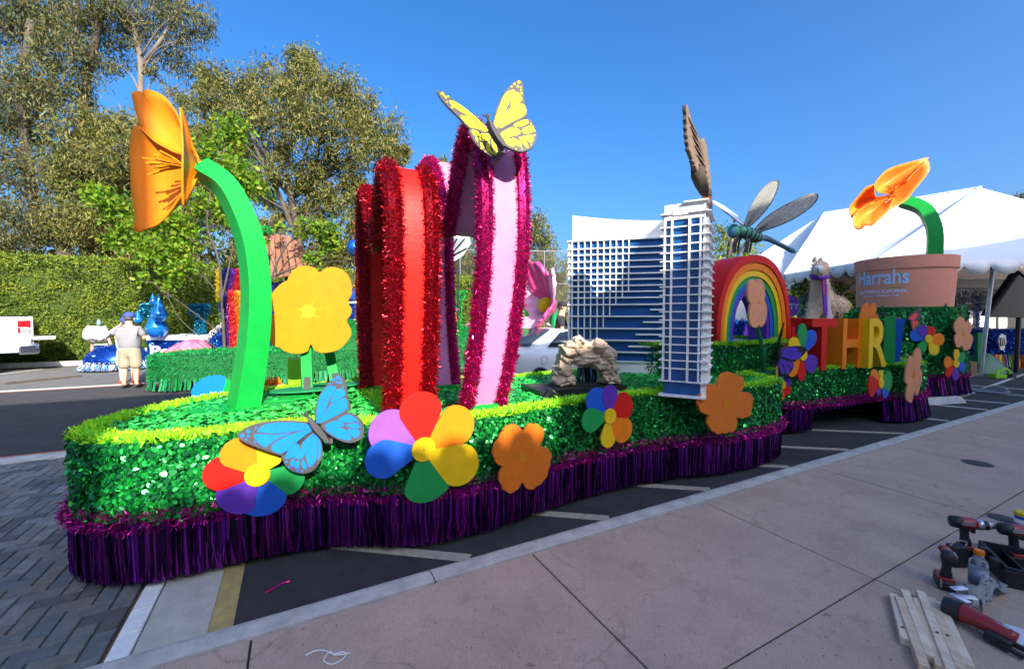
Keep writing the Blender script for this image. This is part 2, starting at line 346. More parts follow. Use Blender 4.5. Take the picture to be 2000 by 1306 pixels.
# painted hatching between float and kerb
hat = struct(sheet('parking_line', 60, 60.1, 3, 3.1, -.118, m_yl2))
def line(p, q, wd, m):
    p, q = Vector((*p, -.1185)), Vector((*q, -.1185)); d = (q-p).normalized(); s = Vector((-d.y, d.x, 0))*wd/2
    struct(MB().add([p-s, p+s, q+s, q-s], [(0, 1, 2, 3)]).build('parking_line', m))
for k, t0 in enumerate((1.08, 2.36, 3.66, 5.02, 6.36, 8.0)):
    line((t0, 2.73), (t0-2.1, 2.73+1.58), .10, m_yl2)
for t0 in (9.6, 11.4, 12.6, 14.2, 15.6): line((t0, 2.75), (t0-2.4+.9, 6.2), .10, m_wline)
for p, q in (((12.9, 3.5), (22, 4.2)), ((13.6, 4.3), (23, 5.0)), ((14, 5.2), (24, 6.1))): line(p, q, .09, m_wline)
line((-8.6, 16.6), (-7.4, 19.4), .12, m_wline)
# covers on the pavement
def cover(u, v, r, lab):
    P = PZ(u, v, .002); t = thing('manhole_cover', lab, 'manhole cover', P, 'covers in the sidewalk')
    MB().lathe(P, [(r, 0), (r, .003), (r-.012, .004)], 28).build('lid', m_iron, t); MB().lathe(P+Vector((0, 0, -.003)), [(r+.012, 0), (r+.012, .0035)], 28).build('ring', p_dark, t)
m_iron = mat('cast_iron', (.06, .055, .055), rough=.6, metal=.5, var=.3, vs=30, bump=.5, bs=120)
cover(1909, 904, .115, 'round dark cover set alone in the middle of the sidewalk'); cover(1957, 1011, .075, 'small round dark cover beside the crossing slab joints near the drills')
# wheel stop
P = PZ(1818, 785, -.12); d = Vector((.92, -.25, 0)).normalized()
q = MB(); s = Vector((-d.y, d.x, 0)); A = PZ(1792, 793, -.12); B = A+d*1.3
vs = []
for X in (A, B): vs += [X-s*.0, X+s*.09+Vector((0, 0, .12)), X+s*.19+Vector((0, 0, .12)), X+s*.28]
tag(q.add(vs, [(0, 1, 5, 4), (1, 2, 6, 5), (2, 3, 7, 6), (0, 3, 2, 1), (4, 5, 6, 7), (0, 4, 7, 3)]).build('wheel_stop', m_kerb, bevel=.015), 'low concrete wheel stop lying beside the purple fringe', 'wheel stop')

# ------------------------------------------------------------------ unseen building added behind the viewer, outline shaped to shade the forecourt
m_stucco = mat('stucco', (.74, .68, .60), rough=.95, var=.08, vs=3, bump=.3, bs=60); m_tile = mat('clay_tile', (.35, .14, .08), rough=.85, var=.3, vs=8, bump=.2)
m_wglass = mat('window_glass', (.03, .04, .05), rough=.08)
BN = -12; kz = -math.tan(SUN_EL)*BN
bd = thing('building', 'unseen stucco building added behind the viewer to shade the forecourt', 'building', (0, BN, 0))
def wing(prof, name, parent, d=8):
    P = [Vector((t, BN, z)) for t, z in prof]; MB().prism(P, (0, -d, 0)).build(name, m_stucco, parent)
zL = 6.42+kz
wing([(-22, -.1), (-1.08, -.1), (-1.08, zL), (-22, zL)], 'wall', bd)
MB().prism([Vector((t, BN-.02, z)) for t, z in ((-1.4, -.1), (2.3, -.1), (2.3, 2.14+kz), (-1.4, 2.14+kz))], (0, -3, 0)).build('low_shade_block', m_stucco, bd)  # added low block, height set to let sun onto the float nose
wing([(2.005, -.1), (24, -.1), (24, 6.4+kz), (12, 6.35+kz), (7, 6.0+kz), (4.6, 5.35+kz), (4.25, 5.1+kz), (4.1, 4.9+kz), (3.92, 4.46+kz), (3.5, 4.46+kz), (3.46, 3.74+kz), (3.2, 3.72+kz), (3.16, 3.34+kz), (2.7, 3.32+kz), (2.3, 2.9+kz), (2.005, 2.45+kz)], 'stepped_shade_wing', bd, 4)  # stepped top follows the wanted shadow edge on rocks and hotel
q = MB()
for i in range(11):
    a = -.95+i*.28; q.tube([(a, BN+.1, 2.12+kz), (a, BN-3, 2.10+kz)], .13+.02*(i % 2), 10)
q.build('shadow_edge_tile', m_tile, bd)  # row of tiles added to ripple the edge of the cast shadow
for i in range(6):
    for j in range(2):
        MB().box((-20+i*3.2, BN+.02, 1.6+j*3.4), (1.4, .06, 1.6)).build('window', m_wglass, bd)
        MB().box((5.2+i*3.2, BN+.02, 1.6+j*2.9), (1.4, .06, 1.5)).build('window', m_wglass, bd)

# ------------------------------------------------------------------ the float
FL = [(-1.37, 3.85), (-1.27, 3.62), (-1.05, 3.44), (-.8, 3.35), (-.3, 3.34), (.05, 3.31), (.32, 3.22), (.6, 3.06), (.9, 2.97), (1.2, 2.95), (1.55, 2.98), (1.87, 3.03),
      (2.3, 3.09), (2.7, 3.1), (3.06, 3.08), (3.59, 3.02), (4.0, 2.91), (4.48, 2.86), (5.0, 2.90), (5.33, 3.02), (5.48, 3.2), (5.55, 3.5), (5.8, 3.68), (6.37, 3.5), (6.8, 3.40)]
FR = [(6.85, 3.40), (8.42, 3.30)]
FC = [(8.45, 3.22), (8.7, 3.06), (9.0, 3.0), (9.35, 3.0), (9.7, 3.1), (9.95, 3.32), (10.1, 3.62), (10.35, 3.85), (11.0, 3.9), (11.6, 3.82), (12.57, 3.64), (13.2, 3.52), (13.5, 3.8)]
FB = [(13.5, 4.8), (13.0, 5.3), (9, 5.25), (5.5, 5.15), (3.2, 4.95), (2.4, 4.9), (.8, 5.28), (0, 5.28), (-.55, 5.14), (-.85, 4.95), (-1.15, 4.55), (-1.36, 4.18)]
def sm(pts, k=5): return [(p.x, p.y) for p in catmull([Vector((a, b, 0)) for a, b in pts], k)]
front = sm(FL)+FR+sm(FC); plan = front+sm(FB, 3)
DECK = .80
def zf(t): return .80 if t < 9.8 else .74
fl = thing('parade_float', 'long parade float in green foil leaves with lime garland and purple fringe', 'parade float', (6, 4.2, -.12))
pin = inset(plan, .045)
MB().prism([Vector((x, y, .28)) for x, y in pin], (0, 0, DECK-.28)).build('body', f_g[3], fl)
MB().prism([Vector((x, y, .12)) for x, y in inset(plan, .5)], (0, 0, .15)).build('chassis', p_black, fl)
for x, y in ((.4, 4.2), (5, 4.2), (7.6, 4.1), (11.5, 4.4)):
    MB().lathe((x, y-.35, .17), [(.1, 0), (.27, .02), (.27, .2), (.1, .22)], 20, (0, 1, 0)).build('wheel', p_black, fl)
# foil leaf skin on the walls
def wall_leaves(path, z0, z1, n, name, parent, closed=False, out=1, L=.033, mats=f_g):
    P, T = along([Vector((*p, 0)) for p in path], n, closed); N_ = np.stack([T[:, 1], -T[:, 0], np.zeros(n)], 1)*out
    rows_ = np.arange(z0+.02, z1, .026); P[:, 2] = rng.choice(rows_, n)+rng.normal(0, .005, n)+.006*np.sin(P[:, 0]*3+P[:, 1]*2); P += N_*rng.uniform(.0, .022, n)[:, None]
    D = rng.normal(0, .8, size=(n, 3)); D[:, 2] -= .75; D = unit(D-N_*(D*N_).sum(1, keepdims=True)*.65)
    F = unit(N_+rng.normal(0, .46, (n, 3))); l = rng.uniform(.45, 1.45, n)*L
    V = leaves(P, D, F, l, l*rng.uniform(.45, .7, n), .5)
    mi = rng.choice(len(mats), n, p=[.36, .28, .14, .22] if len(mats) == 4 else None)
    return npmesh(name, V, mats, parent, midx=mi, kind='stuff')
pf = inset(plan, .022)[:len(front)]
wall_leaves(pf, .30, .82, 52000, 'leaf_skin', fl)
wall_leaves(inset(plan, .05)[len(front):]+pf[:1], .30, .82, 6000, 'rear_leaf_skin', fl)
# deck leaves
n = 42000; x = rng.uniform(-1.4, 13.5, n); y = rng.uniform(2.8, 5.3, n); k = inpoly(x, y, pin); x, y = x[k], y[k]; n = len(x)
P = np.stack([x, y, DECK+rng.uniform(.004, .03, n)], 1); D = rng.normal(size=(n, 3)); D[:, 2] = D[:, 2]*.12+.06; F = unit(np.array([0, -.15, 1.])+rng.normal(0, .3, (n, 3)))
l = rng.uniform(.035, .065, n); npmesh('deck_leaves', leaves(P, D, F, l, l*.5, .4), d_g, fl, midx=rng.choice(3, n, p=[.45, .35, .20]), kind='stuff')
# lime rim garland
def rim(path, z, n, name, parent, wdt=.05, L=.06, closed=False, mats=fib_lime):
    P, T = along([Vector((*p[:2], z)) for p in path], n, closed); N_ = np.stack([T[:, 1], -T[:, 0], np.zeros(n)], 1)
    s = np.clip(rng.normal(0, 1, n), -1.5, 1.5)[:, None]; P = P+N_*s*wdt*.6
    D = np.array([0, 0, .9])+N_*s*.6+rng.normal(0, .6, (n, 3)); V = strips(P, D, rng.normal(size=(n, 3)), rng.uniform(.6, 1.15, n)*L, rng.uniform(.008, .016, n), .45)
    o = npmesh(name, V, mats, parent, kind='stuff')
    return o
ri = inset(plan, .095); rim(ri, DECK+.015, 46000, 'rim_garland', fl, .085, .050, True)
MB().tube([Vector((*p, DECK+.0)) for p in ri]+[Vector((*ri[0], DECK))], .055, 8).build('rim_core', fib_lime[2], fl)
A_, B_ = PZ(698, 739, DECK+.03), PZ(762, 800, DECK+.03); rim([A_, B_], DECK+.01, 1300, 'cross_garland', fl, .06, .065)
# plum tinsel and purple fringe round the skirt
gp = [Vector((*p, .31)) for p in inset(plan, .004)]; nf = len(front)
rope('tinsel_garland', [p for p in gp[:nf] if not 6.84 < p.x < 8.43], .080, 40000, f_gar, fl, .0030, kind='stuff')
rope('rear_tinsel_garland', gp[nf:]+gp[:1], .085, 9000, f_gar, fl, .005, kind='stuff')
rope('recess_garland', [Vector((6.84, 3.52, .50)), Vector((8.46, 3.46, .50))], .08, 4500, f_gar, fl, .004, kind='stuff')
curtain('fringe', [p for p in gp[:nf] if p.x < 6.84], .31, -.085, 6500, f_pur+f_pur[1:2], fl, .012, .022, -.015, kind='stuff')
curtain('rear_fringe', gp[nf:]+gp[:1], .31, -.085, 900, f_pur, fl, .024, .018, .02, kind='stuff')
curtain('bay_fringe', [p for p in gp[:nf] if p.x > 8.43], .31, -.085, 2600, f_pur+f_pur[1:2], fl, .016, .025, .05, kind='stuff')
curtain('recess_fringe', [Vector((6.80, 3.56, 0)), Vector((8.5, 3.50, 0))], .50, .12, 900, f_pur+f_pur[1:2], fl, .014, .03, .0, kind='stuff')
MB().prism([Vector((6.8, 3.43, .50)), Vector((8.46, 3.34, .50)), Vector((8.46, 4, .50)), Vector((6.8, 4, .50))], (0, 0, .3)).build('recess_beam', f_g[3], fl)
# raised tier under the rainbow
tier = [(4.75, 3.82), (5.3, 3.72), (6.3, 3.72), (6.75, 3.84), (6.95, 4.1), (6.95, 5.1), (4.4, 5.1), (4.4, 4.0)]
TZ = 1.22
MB().prism([Vector((*p, DECK-.02)) for p in tier], (0, 0, TZ-DECK+.02)).build('tier', f_g[3], fl)
tp = sm(tier+tier[:1], 4); wall_leaves(tp, DECK, TZ, 5200, 'tier_leaf_skin', fl)
rim(tp, TZ+.0, 5200, 'tier_garland', fl, .05, .06)
# drum tier under the flower pot
PC = Vector((12.60, 4.47, 0))
dr = [(PC.x+1.02*math.cos(a), PC.y+1.02*math.sin(a)) for a in [i*math.pi/16 for i in range(33)]]
MB().prism([Vector((*p, .7)) for p in dr[:-1]], (0, 0, 1.12)).build('drum', f_g[1], fl)
MB().prism([Vector((10.6, 3.95, .7)), Vector((11.8, 3.72, .7)), Vector((12.2, 4.9, .7)), Vector((10.6, 5.1, .7))], (0, 0, 1.0)).build('drum_shoulder', f_g[1], fl)
wall_leaves(dr, .7, 1.83, 5200, 'drum_leaf_skin', fl, L=.06, mats=fib_grass)
wall_leaves([(10.6, 5.1), (10.6, 3.95), (11.8, 3.72)], .7, 1.72, 2600, 'shoulder_leaf_skin', fl, L=.07)
MB().prism([Vector((*p, .70)) for p in inset(FC[6:]+[(13.5, 4.8), (10.4, 5.1)], .1)], (0, 0, .1)).build('bay_deck', f_g[3], fl)
def grn(pts, n, name, z): rim(pts, z, n, name, fl, .04, .05)

# ------------------------------------------------------------------ tinsel hearts
def heart(name, t, prof, w, pm, tm, label, near_r=.082):
    path = catmull([Vector((t, n, z)) for n, z in prof], 7)
    root = thing(name, label, 'heart sculpture', (t, prof[0][0]+.6, DECK), 'tinsel hearts on the float deck')
    q = MB(); n = len(path); off = []
    for i in range(n):
        d = (path[min(i+1, n-1)]-path[max(i-1, 0)]).normalized(); nn = Vector((0, -d.z, d.y)); off.append(nn*.022)
    vs = []
    for i in range(n):
        for sx in (-w, w):
            for so_ in (-1, 1): vs.append(path[i]+Vector((sx, 0, 0))+off[i]*so_)
    fs = []
    for i in range(n-1):
        a, b = i*4, i*4+4
        fs += [(a, b, b+2, a+2), (a+1, a+3, b+3, b+1), (a, a+1, b+1, b), (a+2, b+2, b+3, a+3)]
    fs += [(0, 2, 3, 1), (n*4-4, n*4-3, n*4-1, n*4-2)]
    q.add(vs, fs); o = q.build('ribbon', pm, root)
    for p in o.data.polygons: p.use_smooth = False
    for sx in (-w-.035, w+.035):
        pth = [p+Vector((sx, 0, 0)) for p in path]
        MB().tube(pth, near_r*.72, 8).build('tinsel_core', tm[1], root)
        rope('tinsel_rope', pth, near_r, 30000, tm, root, .0032, kind='stuff')
    for nn, z in (prof[0], prof[-1]):
        MB().box((t, nn, DECK+.035), (w*2.5, .1, .07)).build('foot', p_stem, root)
    return root
pr_p = [(3.22, .86), (3.07, 1.2), (2.91, 1.7), (2.82, 2.2), (2.84, 2.68), (2.95, 2.98), (3.14, 3.08), (3.32, 2.93), (3.5, 2.60), (3.64, 2.36), (3.78, 2.62), (3.98, 2.97), (4.22, 3.17), (4.42, 3.05), (4.53, 2.6), (4.52, 2.0), (4.45, 1.4), (4.33, .86)]
heart('pink_heart', 1.40, pr_p, .118, p_pink, f_mag, 'tall pink open heart edged in magenta tinsel with yellow butterfly on top')
pr_r = [(3.30, .86), (3.23, 1.2), (3.16, 1.7), (3.13, 2.15), (3.17, 2.5), (3.30, 2.72), (3.47, 2.72), (3.68, 2.5), (3.86, 2.22), (4.05, 2.5), (4.28, 2.78), (4.5, 2.84), (4.68, 2.68), (4.76, 2.2), (4.72, 1.6), (4.6, .86)]
heart('red_heart', .80, pr_r, .102, p_red, f_red, 'bright red open heart edged in red tinsel behind the big rainbow flower', .090)

# ------------------------------------------------------------------ cut-out flowers and butterflies
NF = Vector((0, -1, 0))
def plane_n(az): return Vector((math.sin(R(az)), -math.cos(R(az)), 0))      # facing direction of a board, 0 = square to the kerb
def rflower(c, petals, Pc, N, label, name='rainbow_flower', r=None, th=.02, dots=True, group='painted flowers on the float side'):
    """c centre px, petals [(tip px, width factor, material)], Pc a point the board passes through"""
    C = PL(*c, Pc, N); root = thing(name, label, 'flower', C, group)
    ux = N.cross(Vector((0, 0, 1))).normalized()*-1; uz = Vector((0, 0, 1))
    for i, (tip, wf, m) in enumerate(petals):
        T = PL(*tip, Pc, N); d = T-C; L = d.length; d.normalize(); s = d.cross(N).normalized(); W = L*wf*.55
        pts = []
        prof_ = [(.10+.90*(.5-.5*math.cos(math.pi*k/13))) for k in range(14)]      # teardrop outline
        hwd = lambda x: (x/.64)**.85 if x <= .64 else math.sqrt(max(0, 1-((x-.64)/.36)**2))
        pts = [C+d*L*x+s*W*hwd(x)-N*(.0012*i) for x in prof_]+[C+d*L*x-s*W*hwd(x)-N*(.0012*i) for x in reversed(prof_[:-1])]
        MB().prism(pts, -N*th).build('petal', m, root, bevel=.002)
    rr = r or .09
    MB().prism([C+N*.012+(ux*math.cos(a)+uz*math.sin(a))*rr for a in [2*math.pi*k/24 for k in range(24)]], -N*.035).build('flower_centre', p_yellow, root, bevel=.002)
    if dots: MB().lathe(C+N*.012, [(.005, 0), (.004, .003)], 8, N).build('screw', p_dark, root)
    MB().bar(C-N*.02, C-N*.16, .03, .03).build('bracket', p_dark, root)
    return root
def wall_n(t):
    """front wall position of the float at t"""
    for a, b in zip(front[:-1], front[1:]):
        if min(a[0], b[0]) <= t <= max(a[0], b[0]) and abs(a[0]-b[0]) > 1e-6:
            return a[1]+(b[1]-a[1])*(t-a[0])/(b[0]-a[0])
    return 3.1
def at_wall(u, v, gap=.14):
    t = PN(u, v, 3.1).x
    for _ in range(6): P = PN(u, v, wall_n(t)-gap); t = P.x
    return P
z5 = lambda p: zz([p], 380, 700, 3.6275)[0]; z6 = lambda p: zz([p], 680, 740, 3.84)[0]
c = (503, 927)
rflower(c, [(z5((240, 590)), .72, p_orange), (z5((545, 640)), .9, p_yellow), (z5((52, 815)), .66, p_red), (z5((215, 1080)), .85, p_purple), (z5((520, 1110)), .85, p_blue), (z5((775, 880)), .66, p_green)],
        at_wall(*c), plane_n(-6), 'painted rainbow flower partly covered by the blue butterfly', r=.075, dots=True)
c = (827, 877)
rflower(c, [(z6((540, 95)), .70, p_red), (z6((930, 265)), .66, p_orange), (z6((965, 700)), .60, p_yellow), (z6((635, 912)), .86, p_green), (z6((128, 640)), .62, p_blue), (z6((185, 320)), .66, p_lav)],
        at_wall(*c), plane_n(4), 'largest painted rainbow flower with lavender petal and shadow across it', r=.085)
z1 = lambda p: zz([p], 1060, 680, 3.842)[0]; c = (1191, 812)
rflower(c, [(z1((508, 278)), .62, p_purple), (z1((672, 390)), .80, p_red), (z1((655, 665)), .66, p_orange), (z1((495, 748)), .58, p_yellow), (z1((300, 560)), .66, p_green), (z1((360, 330)), .68, p_blue)],
        at_wall(*c), plane_n(2), 'rainbow flower in shade below the fountain rocks', r=.07)
z7 = lambda p: zz([p], 1500, 640, 4.0)[0]; c = z7((882, 435))
rflower(c, [(z7((890, 332)), .6, p_yellow), (z7((973, 405)), .8, p_green), (z7((945, 512)), .75, p_blue), (z7((862, 528)), .6, p_purple), (z7((787, 470)), .8, p_red), (z7((815, 352)), .6, p_orange)],
        at_wall(*c, .34), plane_n(0), 'small rainbow flower on the hedge below the yellow letter', r=.075)
c = z7((1253, 85)); PD_ = Vector((PC.x-.35, PC.y-1.12, 1))
rflower(c, [(z7((1190, -12)), .7, p_purple), (z7((1292, -8)), .75, p_red), (z7((1380, 95)), .62, p_orange), (z7((1325, 205)), .6, p_yellow), (z7((1182, 190)), .62, p_green), (z7((1112, 35)), .6, p_blue)],
        PD_, plane_n(-20), 'rainbow flower on the green drum under the terracotta pot', r=.085)
c = zz([(467, 1003)], 1760, 480, 4.354)[0]; zb = lambda p: zz([p], 1760, 480, 4.354)[0]
rflower(c, [(zb((478, 876)), .5, p_yellow), (zb((545, 915)), .6, p_green), (zb((552, 1040)), .6, p_blue), (zb((465, 1148)), .5, p_purple), (zb((382, 1105)), .5, p_red), (zb((370, 985)), .7, p_orange)],
        at_wall(*c, .26), plane_n(-14), 'rainbow flower nearest the far end of the float skirt', r=.08)
zc = lambda p: zz([p], 1480, 560, 5.442)[0]
c = zc((478, 725)); PB = Vector((6.45, 3.34, 1))
rflower(c, [(zc((345, 566)), .62, p_yellow), (zc((480, 388)), .38, p_green), (zc((610, 470)), .52, p_blue), (zc((625, 865)), .72, p_purple), (zc((470, 1003)), .42, p_red), (zc((345, 950)), .45, p_orange)],
        PB, plane_n(-8), 'rainbow flower half hidden behind the purple butterfly beside the letters', r=.08)
c = zc((258, 1042))
rflower(c, [(zc((250, 950)), .7, p_blue), (zc((355, 990)), .7, p_purple), (zc((345, 1130)), .7, p_red), (zc((258, 1208)), .5, p_orange), (zc((232, 1110)), .5, p_yellow)],
        Vector((5.95, 3.5, .6)), plane_n(-10), 'smallest rainbow flower low in the corner under the purple butterfly', r=.06)
# far-side flower peeping over the rear rim
c = (425, 790)
rflower(c, [((398, 738), 1.15, p_sky), ((447, 742), .9, p_stem), ((380, 800), .8, p_red), ((470, 800), .8, p_yellow)], Vector((-.85, 5.12, .8)), plane_n(-25), 'flower on the far side with blue petal above the rear rim', r=.05, dots=False)

def poppy(c, ax, ay, Pc, N, label, m, rot=0, seed=0, notches=(90, 25, 275, 200), name='poppy_cutout', group='orange poppy boards', ctr=.13, outline=None):
    rd = random.Random(seed); C = PL(*c, Pc, N); root = thing(name, label, 'flower', C, group); pts = []; ph = rd.random()*6
    for k in range(96):
        a = 2*math.pi*k/96; r = 1.0
        for nn in notches:
            dd = (a-R(nn+rot)+math.pi) % (2*math.pi)-math.pi; r -= .36*math.exp(-(abs(dd)/.20)**1.3)
        r += .022*math.sin(9*a+ph)+.014*math.sin(23*a+ph*2)
        pts.append(PL(c[0]+ax[0]*r*math.cos(a)+ay[0]*r*math.sin(a), c[1]+ax[1]*r*math.cos(a)+ay[1]*r*math.sin(a), Pc, N))
    if outline: pts = catmull([PL(*p, Pc, N) for p in outline], 2, True)
    MB().prism(pts, -N*.025).build('petal_board', m, root, bevel=.0025)
    q = MB(); e = PL(c[0]+ax[0]*ctr, c[1]+ax[1]*ctr, Pc, N)-C; f = PL(c[0]+ay[0]*ctr, c[1]+ay[1]*ctr, Pc, N)-C
    q.prism([C+N*.004+(e*math.cos(a)+f*math.sin(a))*(1+.12*math.sin(5*a)) for a in [2*math.pi*k/20 for k in range(20)]], -N*.006)
    for k in range(7):
        a = 2*math.pi*k/7+rd.random()*.5; d = e*math.cos(a)+f*math.sin(a); s = d.cross(N).normalized()*.003
        q.add([C+N*.003+d*.9-s, C+N*.003+d*.9+s, C+N*.003+d*rd.uniform(1.6, 2.6)], [(0, 1, 2)])
    q.build('stamen_print', p_gold if m is not p_gold else p_lemon, root)
    MB().bar(C-N*.02, C-N*.16, .03, .03).build('bracket', p_dark, root)
    return root
poppy((1020, 893), (58, -3), (4, -74), at_wall(1020, 893), plane_n(4), 'orange poppy board with its top edge in sunlight', p_poppy, 0, 1)
poppy((1418, 787), (54, -2), (3, -60), at_wall(1418, 787, .2), plane_n(2), 'orange poppy board beside the white hotel model', p_poppy, 12, 2, (110, 20, 300, 200))
poppy((1518, 758), (3, 0), (-.5, -50), Vector((5.62, 3.3, .7)), plane_n(118), 'orange poppy board seen edge-on at the float corner', p_peach, 0, 3)
poppy((1785, 733), (16, 6), (8, -54), Vector((8.55, 2.88, .6)), plane_n(-10), 'peach poppy board turned sideways past the blue letter', p_peach, 0, 4, (120, 30, 300, 215))
poppy((1882, 652), (16, 22), (12, -26), Vector((12.28, 3.33, 1)), plane_n(-15), 'tilted peach poppy board on the right of the drum', p_peach, 20, 5)
poppy((1698, 622), (19, 0), (2, -34), Vector((10.2, 3.75, 1.6)), plane_n(-10), 'dull orange poppy board standing behind the yellow letter', p_poppy, 0, 6)
# yellow poppies on the deck
def stem_flower(c, ax, ay, base, Pc, N, label, rot, m, seed, sw=.10, outline=None):
    r = poppy(c, ax, ay, Pc, N, label, m, rot, seed, (92, 0+8, 268, 186), 'yellow_poppy', 'golden poppies standing on the deck', .15, outline)
    C = ORG[r.name]; B = PZ(*base, DECK+.09); s = N.cross(Vector((0, 0, 1))).normalized()
    path = catmull([C-N*.05-Vector((0, 0, .05)), (C+B)/2-N*.07+s*.03, B], 5)
    q = MB(); q.add([p+o for p in path for o in (s*sw/2, s*sw/2-N*.04, -s*sw/2-N*.04, -s*sw/2)], [(i*4+k, i*4+(k+1) % 4, i*4+4+(k+1) % 4, i*4+4+k) for i in range(len(path)-1) for k in range(4)]+[(0, 1, 2, 3), tuple(len(path)*4-4+k for k in (3, 2, 1, 0))])
    q.build('stem', p_stem, r)
    MB().prism([B+Vector((.34*math.cos(a), .16*math.sin(a), -.02)) for a in [k*math.pi/8 for k in range(16)]], (0, 0, .015)).build('base_plate', p_dgreen, r)
    MB().box(B+Vector((0, -.03, .05)), (.06, .06, .12)).build('clamp', p_dark, r)
    for dx in (-.25, .25): MB().box(B+Vector((dx, 0, -.05)), (.03, .1, .06)).build('foot', p_dark, r)
    return r
Pq = PZ(600, 757, DECK+.09)
stem_flower((602, 608), (86, 4), (2, -82), (600, 757), Pq, plane_n(-14), 'large golden poppy board facing the viewer on a green stem', 0, p_gold, 11, outline=zz([(525,510),(570,470),(640,465),(720,490),(780,550),(800,590),(800,630),(825,670),(810,720),(785,745),(812,800),(820,850),(780,910),(740,945),(680,970),(600,975),(555,950),(530,912),(515,960),(470,980),(400,980),(340,960),(310,935),(275,930),(245,895),(240,860),(205,830),(195,790),(205,740),(230,705),(280,695),(250,670),(235,620),(250,565),(290,515),(330,480),(380,460),(440,462),(490,480)], 460, 420, 3.6286))
Pq2 = PZ(662, 752, DECK+.09)+Vector((-.05, .3, 0))
stem_flower((630, 590), (62, 3), (2, -70), (655, 748), Pq2, plane_n(-14), 'golden poppy board hidden behind the larger golden one', 8, p_gold, 12, outline=zz([(370,450),(400,400),(450,365),(520,360),(570,380),(595,408),(640,375),(700,368),(760,390),(800,430),(825,500),(825,560),(800,600),(760,680),(600,760),(420,700),(360,560)], 460, 420, 3.6286))
MB().prism([PZ(563, 757, DECK), PZ(610, 757, DECK), PZ(610, 752, DECK)+Vector((0, .12, 0)), PZ(563, 752, DECK)+Vector((0, .12, 0))], (0, 0, .32)).build('electrical_box', p_lime)
tag(bpy.data.objects['electrical_box'], 'plain lime green box standing behind the golden poppy stem', 'box')
q = thing('cable_reel', 'orange spiral hose coiled on a flat tray at the rear rim', 'hose', PZ(522, 752, DECK), None)
C = PZ(522, 754, DECK+.02); d = Vector((1, .1, 0)).normalized()
MB().obox(C, d*.16, Vector((0, .09, 0)), (0, 0, .015)).build('tray', p_peach, q)
MB().tube([C+d*(-.13+.26*i/120)+Vector((0, .05*math.cos(i*.63), .055+.04*math.sin(i*.63))) for i in range(121)], .008, 6).build('coil', p_orange, q)

def butterfly(label, name, wings, cells, spots, body, ant, planes, mw, mc, th=.02, group='butterfly boards'):
    root = thing(name, label, 'butterfly', PL(*body[len(body)//2], *planes[-1]), group)
    for i, (wng, pl) in enumerate(zip(wings, planes)):
        P0, N = planes[pl] if isinstance(pl, int) else pl
        pts = [PL(*p, P0, N) for p in wng]; o = MB().prism(catmull(pts, 3, True), -N*th).build('wing', mw, root, bevel=.002)
        q = MB()
        for ce in cells[i]: q.prism(catmull([PL(*p, P0, N)+N*.003 for p in ce], 3, True), -N*.004)
        for (sx, sy), r in spots[i]:
            c0 = PL(sx, sy, P0, N)+N*.003; ex = PL(sx+r, sy, P0, N)+N*.003-c0; ey = PL(sx, sy+r, P0, N)+N*.003-c0
            q.prism([c0+ex*math.cos(a)+ey*math.sin(a) for a in [k*math.pi/5 for k in range(10)]], -N*.004)
        if q.v: q.build('wing_pattern', mc, o)
    P0, N = planes[-1]; pts = [PL(*p, P0, N)+N*.045 for p in body]
    MB().prism(pts, -N*.05).build('body', mw, root, bevel=.006)
    for a in ant:
        A, B = [PL(*p, P0, N)+N*.03 for p in a]; MB().tube([A, (A+B)/2+N*.015, B], .006, 6).build('antenna', mw, root)
    C = PL(*body[len(body)//2], P0, N); MB().bar(C-N*.0, C-N*.14, .03, .03).build('bracket', p_dark, root)
    return root
Z = lambda L: zz(L, 380, 700, 3.6275)
bw = [Z([(300, 545), (340, 505), (420, 468), (520, 448), (640, 442), (760, 448), (815, 458), (845, 490), (850, 520), (770, 590), (690, 660), (620, 685), (560, 670), (470, 640), (380, 605), (330, 580)]),
      Z([(850, 515), (885, 550), (905, 620), (908, 690), (880, 750), (840, 795), (780, 815), (710, 805), (650, 770), (625, 720), (618, 680), (690, 600), (780, 540)]),
      Z([(850, 410), (860, 340), (890, 250), (940, 180), (1000, 125), (1030, 115), (1060, 150), (1078, 210), (1085, 280), (1105, 340), (1095, 370), (1000, 430), (900, 465), (870, 450)]),
      Z([(895, 470), (1000, 430), (1090, 385), (1150, 410), (1190, 460), (1200, 520), (1180, 570), (1110, 598), (1040, 585), (960, 545), (920, 510)])]
